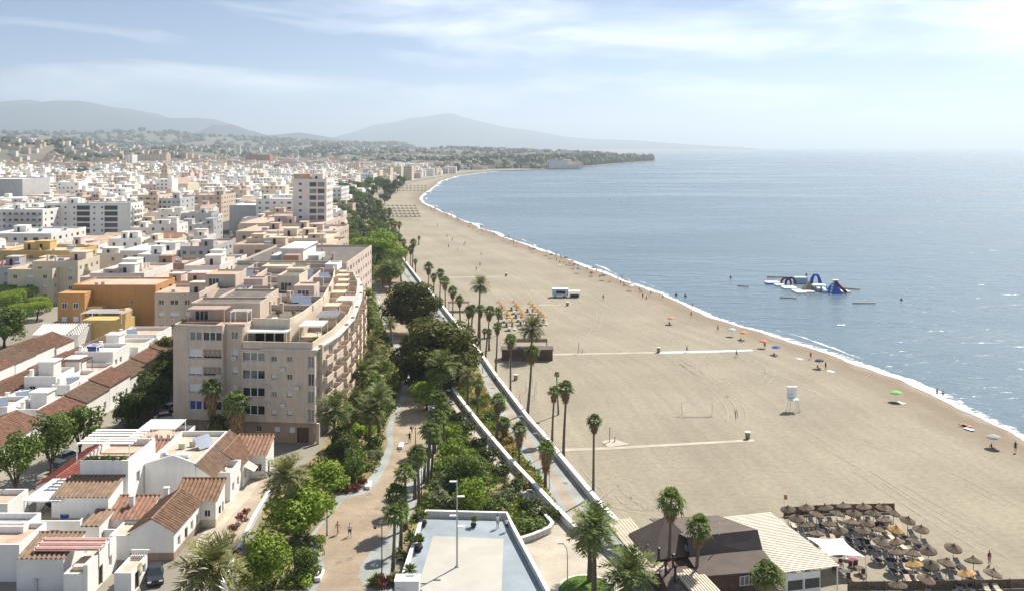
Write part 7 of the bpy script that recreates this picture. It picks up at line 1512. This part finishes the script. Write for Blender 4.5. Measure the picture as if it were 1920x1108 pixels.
# far rows of dark parasols
for c_ in range(5):
    for k in range(8):
        x, y = 720+k*8.2+c_*2.2, 388+c_*5.0; parasol('tiny dark parasol, %s from left in far row %s' % (ordw(k+1), ordw(c_+1)), x, y-1.5, PFAR, 2.2, .1, 'tiny far parasols', 1.5)
for c_ in range(3):
    for k in range(9): parasol('speck like parasol, %s from left in farthest row %s' % (ordw(k+1), ordw(c_+1)), 742+k*7.0, 349+c_*4.5, PFAR, 2.2, .1, 'farthest parasols', 1.8)
# ------------------------------------------------------------------ kiosks, truck and beach equipment
def kiosk(lb, px0, px1, py, h, d, m, rm):
    a = P(px0, py); w_ = (px1-px0)*a.y/F; t = T('beach_kiosk', lb, 'kiosk', a); b = MB(); b.box(0, w_, 0, d, 0, h, False); b.build('wall', M[m], t)
    n_ = int(w_/.9)
    for i in range(n_+1): MB().box(-.04, .04, -.05, 0, 0, h).build('batten', M[m], t, loc=(w_*i/n_, 0, 0))
    roof = MB().box(-.3, w_+.3, -.3, d+.3, h, h+.16).build('roof', M[rm], t); return t
kiosk('brown wooden beach kiosk under the broad date palm', 941, 1036, 676, 2.5, 3.4, 'wood_brown', 'kiosk_roof')
pergola('open brown frame behind the brown beach kiosk', P(955,660).x, P(1026,660).x, P(955,660).y, P(955,660).y+4, 0, 2.5, 6, 'wood_brown', 'kiosk_roof', 'sun_shelter', 'shelter')
tr_ = T('beach_truck', 'blue and white refreshment trailer standing on the open sand', 'trailer', P(1036, 558)); b = MB(); b.box(0, 5.2, 0, 2.4, .5, 2.7); b.build('body', M['cloth_pale_blue'], tr_); MB().box(-.1, 5.3, -.1, 2.5, 2.7, 2.85).build('roof', M['white_paint'], tr_); MB().box(1.2, 4.2, -.04, 0, 1.3, 2.2).build('hatch', M['cloth_navy'], tr_); MB().box(5.4, 9.2, -.4, 2.2, 2.0, 2.1).build('side_awning', M['fabric_white'], tr_)
for x_ in (.9, 3.9): ob('wheel', CARW, tr_, (x_, -.05, .31))
for x_ in (6.0, 8.8): MB().box(x_-.04, x_+.04, -.3, -.22, 0, 2.0).build('awning_pole', M['white_paint'], tr_)
MB().box(5.8, 8.8, .2, 1.6, 0, .9).build('counter', M['cloth_navy'], tr_)
lg = T('lifeguard_tower', 'white lifeguard chair tower standing alone on the sand', 'lifeguard tower', P(1487, 770)); 
for sx in (-.75, .75):
    for sy in (-.75, .75): MB().bar((sx*1.25, sy*1.25, 0), (sx*.8, sy*.8, 2.2), .06, 5).build('leg', M['white_paint'], lg)
MB().box(-.9, .9, -.9, .9, 2.2, 2.32).build('platform', M['white_paint'], lg); MB().box(-.9, .9, .78, .86, 2.32, 4.4).build('back_panel', M['white_paint'], lg); MB().box(-.9, .9, .2, .9, 4.4, 4.48).build('roof', M['white_paint'], lg); MB().box(-.4, .4, .2, .7, 2.75, 2.85).build('seat', M['white_paint'], lg); MB().bar((-.9, -.9, 3.1), (.9, -.9, 3.1), .03).build('rail', M['white_paint'], lg); MB().bar((.9, -.9, 3.1), (.9, .8, 3.1), .03).build('rail', M['white_paint'], lg)
b = MB()
for i in range(6): b.bar((.9+.08*(6-i), -.35, .3+i*.35), (.9+.08*(6-i), .35, .3+i*.35), .03)
b.bar((1.45, -.35, 0), (.9, -.35, 2.3), .035); b.bar((1.45, .35, 0), (.9, .35, 2.3), .035); b.build('ladder', M['white_paint'], lg)
gl = T('football_goal', 'white football goal frame on the sand', 'goal', P(1278, 778)); gw = P(1335, 778).x-P(1278, 778).x
for x_ in (0, gw): MB().bar((x_, 0, 0), (x_, 0, 2.4), .05, 6).build('post', M['white_paint'], gl); MB().bar((x_, 0, 0), (x_, -1.2, 0), .04, 5).build('foot', M['metal_grey'], gl); MB().bar((x_, -1.2, 0), (x_, 0, 2.3), .02, 4).build('brace', M['metal_grey'], gl)
MB().bar((0, 0, 2.4), (gw, 0, 2.4), .05, 6).build('crossbar', M['white_paint'], gl); MB().bar((0, -1.2, .05), (gw, -1.2, .05), .03, 5).build('ground_bar', M['metal_grey'], gl)
def shower(lb, x, y):
    t = T('beach_shower', lb, 'shower', P(x, y)); MB().box(-.07, .07, -.07, .07, 0, 2.5).build('post', M['concrete'], t); MB().bar((0, 0, 2.4), (.4, 0, 2.35), .04).build('shower_head', M['metal_grey'], t); MB().box(.8, .95, -.08, .08, 0, 1.0).build('foot_tap', M['concrete'], t)
shower('concrete shower post on the pale slab beside the near walkway', 1143, 828); shower('concrete shower post beside the far walkway', 1085, 662)
slab('shower_slab', [(1128,827),(1150,822),(1182,832),(1140,838)], -.1, .06, 'pave_beige')
def planks(name, pts, m, z=.03):
    b = MB(); q_ = [P(x, y) for x, y in pts]; b.quad(*[(p.x, p.y, z) for p in q_]); return struct(b.build(name, M[m]))
planks('beach_walkway', [(1052,841),(1140,838),(1412,823),(1416,827),(1140,843),(1052,846)], 'pave_beige'); planks('beach_walkway', [(1036,663),(1235,659.5),(1235,662),(1036,666)], 'pave_beige')
mat('mat_blue', (.42, .55, .62), .8, .1, 1); planks('beach_mat', [(1237,659),(1330,657),(1410,655),(1413,658),(1330,661),(1237,663)], 'mat_blue')
planks('beach_walkway', [(1010,571),(1052,571),(1052,572.2),(1010,572.2)], 'pave_beige'); planks('beach_walkway', [(835,520),(948,518),(948,519),(835,521.5)], 'pave_beige')
def bin_(lb, x, y, s=1.0):
    t = T('litter_bin', lb, 'bin', P(x, y)); MB().lathe([(.0, 0), (.34*s, 0), (.42*s, 1.0*s)], 10).build('barrel', M['cloth_khaki'], t, True); MB().lathe([(.46*s, 1.0*s), (.46*s, 1.08*s), (0, 1.14*s)], 10).build('lid', M['white_paint'], t)
for lb, x, y in (('green bin with white lid at the end of the near walkway', 1402, 822), ('bin at the start of the blue beach mat', 1235, 660), ('bin on the sand near the refreshment trailer', 1064, 573), ('bin on the open sand beyond the trailer', 949, 518), ('dark bin at the foot of the exercise bars', 967, 712)): bin_(lb, x, y, 1.1)
ex = T('exercise_bars', 'group of slim exercise bars on the sand beside the palms', 'exercise frame', P(995, 745))
for i, (x, y) in enumerate([(990,762),(986,735),(1002,750),(1005,740),(998,728)]): v = P(x, y)-ex.location; MB().bar((v.x, v.y, 0), (v.x, v.y, 2.6), .05, 5).build('bar_post', M['metal_grey'], ex)
v0, v1 = P(990, 762)-ex.location, P(986, 735)-ex.location; MB().bar((v0.x, v0.y, 2.5), (v1.x, v1.y, 2.5), .04, 5).build('cross_bar', M['metal_grey'], ex)
vn = T('volleyball_net', 'low beach net beside the kiosk shade', 'net', P(955, 690)); w_ = P(1000, 688)-P(955, 690); b = MB()
for x_ in (0, 1): MB().bar((w_.x*x_, w_.y*x_, 0), (w_.x*x_, w_.y*x_, 2.3), .05, 5).build('post', M['metal_grey'], vn)
for i in range(5): b.bar((0, 0, 1.3+i*.22), (w_.x, w_.y, 1.3+i*.22), .012, 3)
b.build('net', M['metal_dark'], vn)
flag = T('warning_flag', 'orange flag on a thin pole at the corner of the parasols', 'flag', P(1470, 966)); MB().bar((0, 0, 0), (0, 0, 2.9), .03, 5).build('pole', M['white_paint'], flag); MB().quad((0, 0, 2.2), (.5, .05, 2.15), (.45, 0, 2.75), (0, 0, 2.85)).build('cloth', M['cloth_orange'], flag)
# ------------------------------------------------------------------ beach umbrellas, people
def umbrella(lb, x, y, m, rad=1.0, tilt=.15):
    t = T('beach_umbrella', lb, 'beach umbrella', P(x, y)); MB().bar((0, 0, 0), (0, 0, 2.1), .025, 5).build('pole', M['white_paint'], t); b = MB(); n_ = 8; b.lathe([(rad, 1.62), (rad*.8, 1.84), (rad*.4, 2.03), (0, 2.1)], n_); b.v = [(x_, y_, z_+tilt*x_*.4) for x_, y_, z_ in b.v]; b.build('canopy', M[m], t)
def towel(lb, x, y, m, rz=.4):
    o = MB().box(-.5, .5, -.9, .9, .02, .045).build('beach_towel', M[m], None, loc=P(x, y), rz=rz); tag(o, lb, 'towel')
for lb, x, y, m in (('orange umbrella alone in the middle of the beach', 1258, 608, 'cloth_orange'), ('pale umbrella beside the surf left of the red ones', 1372, 630, 'cloth_pale_blue'), ('red umbrella near the end of the blue mat', 1394, 636, 'cloth_orange'), ('coral umbrella with people at the waterline', 1431, 652, 'cloth_orange'), ('bright blue umbrella beside the blue mat end', 1455, 664, 'cloth_blue'), ('navy umbrella with a seated group by the surf', 1536, 690, 'cloth_navy'), ('lime green umbrella on the wet sand', 1680, 752, 'cloth_green'), ('grey blue umbrella at the right edge with round shade', 1863, 838, 'cloth_grey'), ('small umbrella in the dense far bathers', 1085, 512, 'cloth_teal')): umbrella(lb, x, y, m, 1.25 if x in (1863, 1680) else 1.1)
for lb, x, y, m in (('white towel beside the lime green umbrella', 1689, 755, 'cloth_white_cloth'), ('blue towel beside the sunbather on the right', 1817, 804, 'cloth_pale_blue'), ('red towel under the sunbather on the right', 1812, 797, 'cloth_orange'), ('white towel by the navy umbrella group', 1558, 696, 'cloth_white_cloth'), ('pale towel by the surf before the navy umbrella', 1500, 673, 'cloth_white_cloth'), ('yellow towel among the far bathers', 1050, 497, 'cloth_yellow')): towel(lb, x, y, m)
PP = [('person in pink top walking on the promenade left of the one in black', 633, 1002, TOWN, 'walk', 'cloth_pink', 'cloth_pink', 2.6), ('person in white top and dark trousers walking on the promenade', 656, 1006, TOWN, 'walk', 'cloth_white_cloth', 'cloth_black', .3), ('person in white leaning on the plaza parapet, left of two', 933, 990, PZ, 'stand', 'cloth_white_cloth', 'cloth_grey', 2.6), ('person in black and white at the plaza corner, right of two', 950, 996, PZ, 'stand', 'cloth_white_cloth', 'cloth_black', 2.8), ('person in pale blue far up the promenade', 772, 812, TOWN, 'walk', 'cloth_pale_blue', 'cloth_grey', 0), ('person in black behind the first lamp on the promenade', 768, 829, TOWN, 'stand', 'cloth_black', 'cloth_black', 0), ('person in black sitting on the beach wall', 930, 716, 1.35, 'sit', 'cloth_black', 'cloth_black', .8),
      ('person in dark red shirt standing beside the thatched parasols', 1855, 1058, 0, 'stand', 'cloth_maroon', 'cloth_khaki', .3), ('person standing at the right edge of the sand', 1904, 846, 0, 'stand', 'cloth_navy', 'cloth_black', 0), ('bather wading in the surf, left of two', 1757, 742, SEA-.35, 'stand', 'skin', 'cloth_black', .4), ('bather wading in the surf, right of two', 1768, 745, SEA-.35, 'stand', 'skin', 'cloth_black', -.4), ('person standing by the surf near the navy umbrella', 1520, 672, 0, 'stand', 'skin', 'cloth_navy', 0), ('person standing right of the navy umbrella', 1548, 692, 0, 'stand', 'cloth_purple', 'cloth_black', .5), ('person seated under the navy umbrella', 1534, 692, 0, 'sit', 'cloth_black', 'cloth_navy', .5), ('person walking along the blue beach mat', 1288, 660, 0, 'walk', 'cloth_purple', 'cloth_navy', 1.2), ('person striding below the blue beach mat', 1381, 669, 0, 'walk', 'skin', 'cloth_black', 1.4), ('person standing at the coral umbrella', 1434, 653, 0, 'stand', 'cloth_maroon', 'cloth_black', 0), ('person seated under the bright blue umbrella', 1452, 668, 0, 'sit', 'cloth_black', 'cloth_navy', .3), ('person seated under the red umbrella', 1389, 640, 0, 'sit', 'cloth_black', 'cloth_black', .3), ('person standing on the sand left of the pale umbrella', 1346, 621, 0, 'walk', 'skin', 'cloth_navy', .3), ('person at the surf above the lone orange umbrella', 1296, 594, 0, 'stand', 'skin', 'cloth_black', 0), ('person standing at the waterline above the orange umbrella', 1298, 577, SEA, 'stand', 'skin', 'cloth_red', 0), ('person sunbathing at the right beside the blue towel', 1806, 797, .05, 'lie', 'skin', 'cloth_black', 1.2), ('person seated in the round shade of the grey blue umbrella', 1860, 842, 0, 'sit', 'cloth_navy', 'cloth_black', .4), ('person standing on the sand right of the trailer', 1131, 562, 0, 'stand', 'cloth_navy', 'cloth_black', 0), ('person standing near the water above the trailer', 1205, 560, 0, 'stand', 'cloth_black', 'cloth_navy', 0), ('person seated at the water above the trailer', 1212, 561, 0, 'sit', 'cloth_black', 'cloth_black', 0), ('person under the lime green umbrella', 1677, 755, 0, 'lie', 'cloth_black', 'cloth_black', 1.1), ('person seated beneath the lone orange umbrella', 1255, 609, 0, 'sit', 'cloth_navy', 'cloth_black', .2)]
for lb, x, y, z, kd, tp, bt, rz_ in PP: person(lb, x, y, z, kd, tp, bt, rz_, 'cloth_black' if x % 2 else 'wood_brown')
rr = random.Random(17)
for i in range(64):
    y = 560-175*(i/63)**.8; xw = interp(sorted((b_, a_) for a_, b_ in water_px), y); x = xw-rr.uniform(-6, 40)*(y-275)/250-4
    kd = rr.choice(['stand', 'stand', 'walk', 'sit']); zz_ = 0 if x < xw-4 else SEA-.5
    person('bather by the far waterline, %s counted from the trailer outwards' % ordw(i+1) if i < 59 else 'tiny bather at the bend of the bay, %s outwards' % ordw(i-58), x, y, zz_, kd, rr.choice(['skin', 'cloth_black', 'cloth_navy', 'cloth_red', 'cloth_white_cloth']), rr.choice(['cloth_black', 'cloth_navy', 'cloth_red']), rr.random()*6, group='bathers along the far waterline')
for i in range(26):
    y = 545-150*(i/25)**.8; xw = interp(sorted((b_, a_) for a_, b_ in water_px), y); umbrella('small beach umbrella along the far waterline, %s outwards from the trailer' % ordw(i+1), xw-rr.uniform(10, 42)*(y-275)/250-3, y, rr.choice(['cloth_blue', 'cloth_orange', 'cloth_teal', 'cloth_white_cloth', 'cloth_navy', 'thatch']), 1.15)
for i, (x, y) in enumerate([(841,465),(872,459),(902,480),(838,446),(893,508),(870,462),(900,500),(820,425),(858,470),(848,452)]): person('person crossing the wide far sand, %s on the list outward' % ordw(i+1) if False else 'person on the wide far sand, %s from the left' % ordw(sorted([841,872,902,838,893,870,900,820,858,848]).index(x)+1), x, y, 0, 'stand', 'cloth_black', 'cloth_navy', i, group='people on the wide far sand')
# far lifeguard chair
# ------------------------------------------------------------------ floating water park
WP = P(1515, 548, SEA); wp = lambda zx_, zy_, z_=SEA: P(1420+zx_/8.727, 500+zy_/8.727, z_)-Vector((WP.x, WP.y, SEA))
wpark = T('water_park', 'blue and white inflatable water park floating off the beach', 'water park', (WP.x, WP.y, SEA))
def wbox(nm, zx0, zx1, zy, d, h, m, z0=0.0):
    a, c = wp(zx0, zy), wp(zx1, zy); b = MB(); r_ = h/2
    b.box(a.x, c.x, a.y, a.y+d, z0+.02, z0+h); return b.build(nm, M[m], wpark)
wbox('float', 160, 380, 285, 4, .5, 'white_paint'); wbox('float_edge', 150, 330, 292, 1.4, .45, 'cloth_blue'); wbox('float', 300, 450, 320, 2.6, .5, 'white_paint'); wbox('float', 440, 660, 372, 4.5, .5, 'white_paint'); wbox('float', 650, 810, 445, 7, .5, 'white_paint'); wbox('float', 800, 950, 432, 3, .5, 'white_paint'); wbox('wall_block', 625, 825, 265, 3, 1.9, 'cloth_pale_blue'); wbox('float', 1080, 1210, 430, 8, .8, 'cloth_pale_blue'); wbox('float', 1400, 1530, 430, 4, .45, 'white_paint'); wbox('wall_base', 620, 830, 285, 1.2, .4, 'cloth_navy')
b = MB(); a = wp(950, 432); c = wp(1190, 432)
b.lathe([(0, 1.9), ((c.x-a.x)*.46, 1.9), ((c.x-a.x)*.5, 2.1), ((c.x-a.x)*.46, 2.35), (0, 2.35)], 16, ((a.x+c.x)/2, a.y+4), sy=.8); b.build('round_deck', M['white_paint'], wpark)
for i in range(5): p_ = a.lerp(c, .1+.2*i); MB().bar((p_.x, p_.y+2+(i % 2)*2, 0), (p_.x, p_.y+2+(i % 2)*2, 1.95), .16, 6).build('deck_leg', M['cloth_teal'], wpark)
b = MB(); a, c = wp(1200, 455), wp(1410, 455); ap = (a.x*.5+c.x*.5-.1, a.y+3); hT = 4.2
b.quad((a.x, a.y, 0), (c.x, a.y, 0), (ap[0], ap[1], hT)); b.quad((c.x, a.y, 0), (c.x, a.y+6, 0), (ap[0]+.5, ap[1]+1, hT), (ap[0], ap[1], hT)); b.quad((c.x, a.y+6, 0), (a.x, a.y+6, 0), (ap[0]+.5, ap[1]+1, hT)); b.quad((a.x, a.y+6, 0), (a.x, a.y, 0), (ap[0], ap[1], hT), (ap[0]+.5, ap[1]+1, hT)); b.build('climbing_tower', M['cloth_blue'], wpark)
for i in range(5): t_ = i/5; MB().box(-.25, .25, -.3, .3, 0, .5).build('climbing_step', M['white_paint'], wpark, loc=(a.x+(ap[0]-a.x)*t_, a.y+3*t_, hT*t_))
b = MB(); b.tube([(ap[0]+.6, ap[1], hT-.2), (ap[0]+1.8, ap[1]-.4, hT*.6), (c.x+1.6, ap[1]-1.5, .4)], [.5, .5, .5], 8); b.build('slide', M['cloth_maroon'], wpark, True)
MB().box(ap[0]-.2, ap[0]+1.8, ap[1]-.3, ap[1]+.9, hT, hT+.3).build('tower_top', M['white_paint'], wpark)
a = wp(955, 292); b = MB(); b.tube([(a.x-1.7, a.y, 0), (a.x-1.3, a.y, 2.1), (a.x-.6, a.y, 3.5), (a.x+.6, a.y, 3.5), (a.x+1.3, a.y, 2.1), (a.x+1.7, a.y, 0)], [.7, .6, .5, .5, .6, .7], 8); b.build('arch', M['cloth_blue'], wpark, True)
for k in range(2):
    a = wp(545 if k == 0 else 470, 280); b = MB(); n_ = 14; b.tube([(a.x+1.8*math.cos(i/n_*3.1416), a.y, 2.2*math.sin(i/n_*3.1416)) for i in range(n_+1)], .42, 7); b.build('hoop', M['cloth_navy' if k == 0 else 'cloth_purple'], wpark, True)
a = wp(870, 395); b = MB(); b.quad((a.x-2.2, a.y, 0), (a.x+2.2, a.y, 0), (a.x, a.y+1.5, 3.2)); b.quad((a.x+2.2, a.y, 0), (a.x+2.2, a.y+4, 0), (a.x, a.y+1.5, 3.2)); b.quad((a.x-2.2, a.y+4, 0), (a.x-2.2, a.y, 0), (a.x, a.y+1.5, 3.2)); b.build('climbing_frame', M['cloth_khaki'], wpark)
for i, (x, y, l_, rz_) in enumerate([(1478,559,5.5,-.35),(1620,569,7.5,.05),(1455,520,7,.0),(1596,542,6,-.5),(1393,537,4,-.3)]):
    b = MB(); b.tube([(-l_/2, 0, .1), (l_/2, 0, .1)], .22, 7); o = b.build('floating_boom', M['cloth_khaki'], None, True, P(x, y, SEA), rz_); tag(o, 'tan floating boom around the water park, %s from the left' % ordw(sorted([1478,1620,1455,1596,1393]).index(x)+1), 'buoy', 'booms around the water park')
for i, (x, y) in enumerate([(1268,554),(1285,556),(1370,521),(1512,516),(1624,350),(1164,380),(1690,563),(1143,375)]):
    o = T('buoy', 'dark buoy on the open water, %s from the left' % ordw(sorted([1268,1285,1370,1512,1624,1164,1690,1143]).index(x)+1), 'buoy', P(x, y, SEA), 0, 'buoys on the open water'); MB().blob((0, 0, .25), (.42, .42, .4), 8, 5).build('float', M['cloth_maroon'], o, True); MB().bar((0, 0, .5), (0, 0, 1.1), .05, 5).build('mast', M['cloth_black'], o)
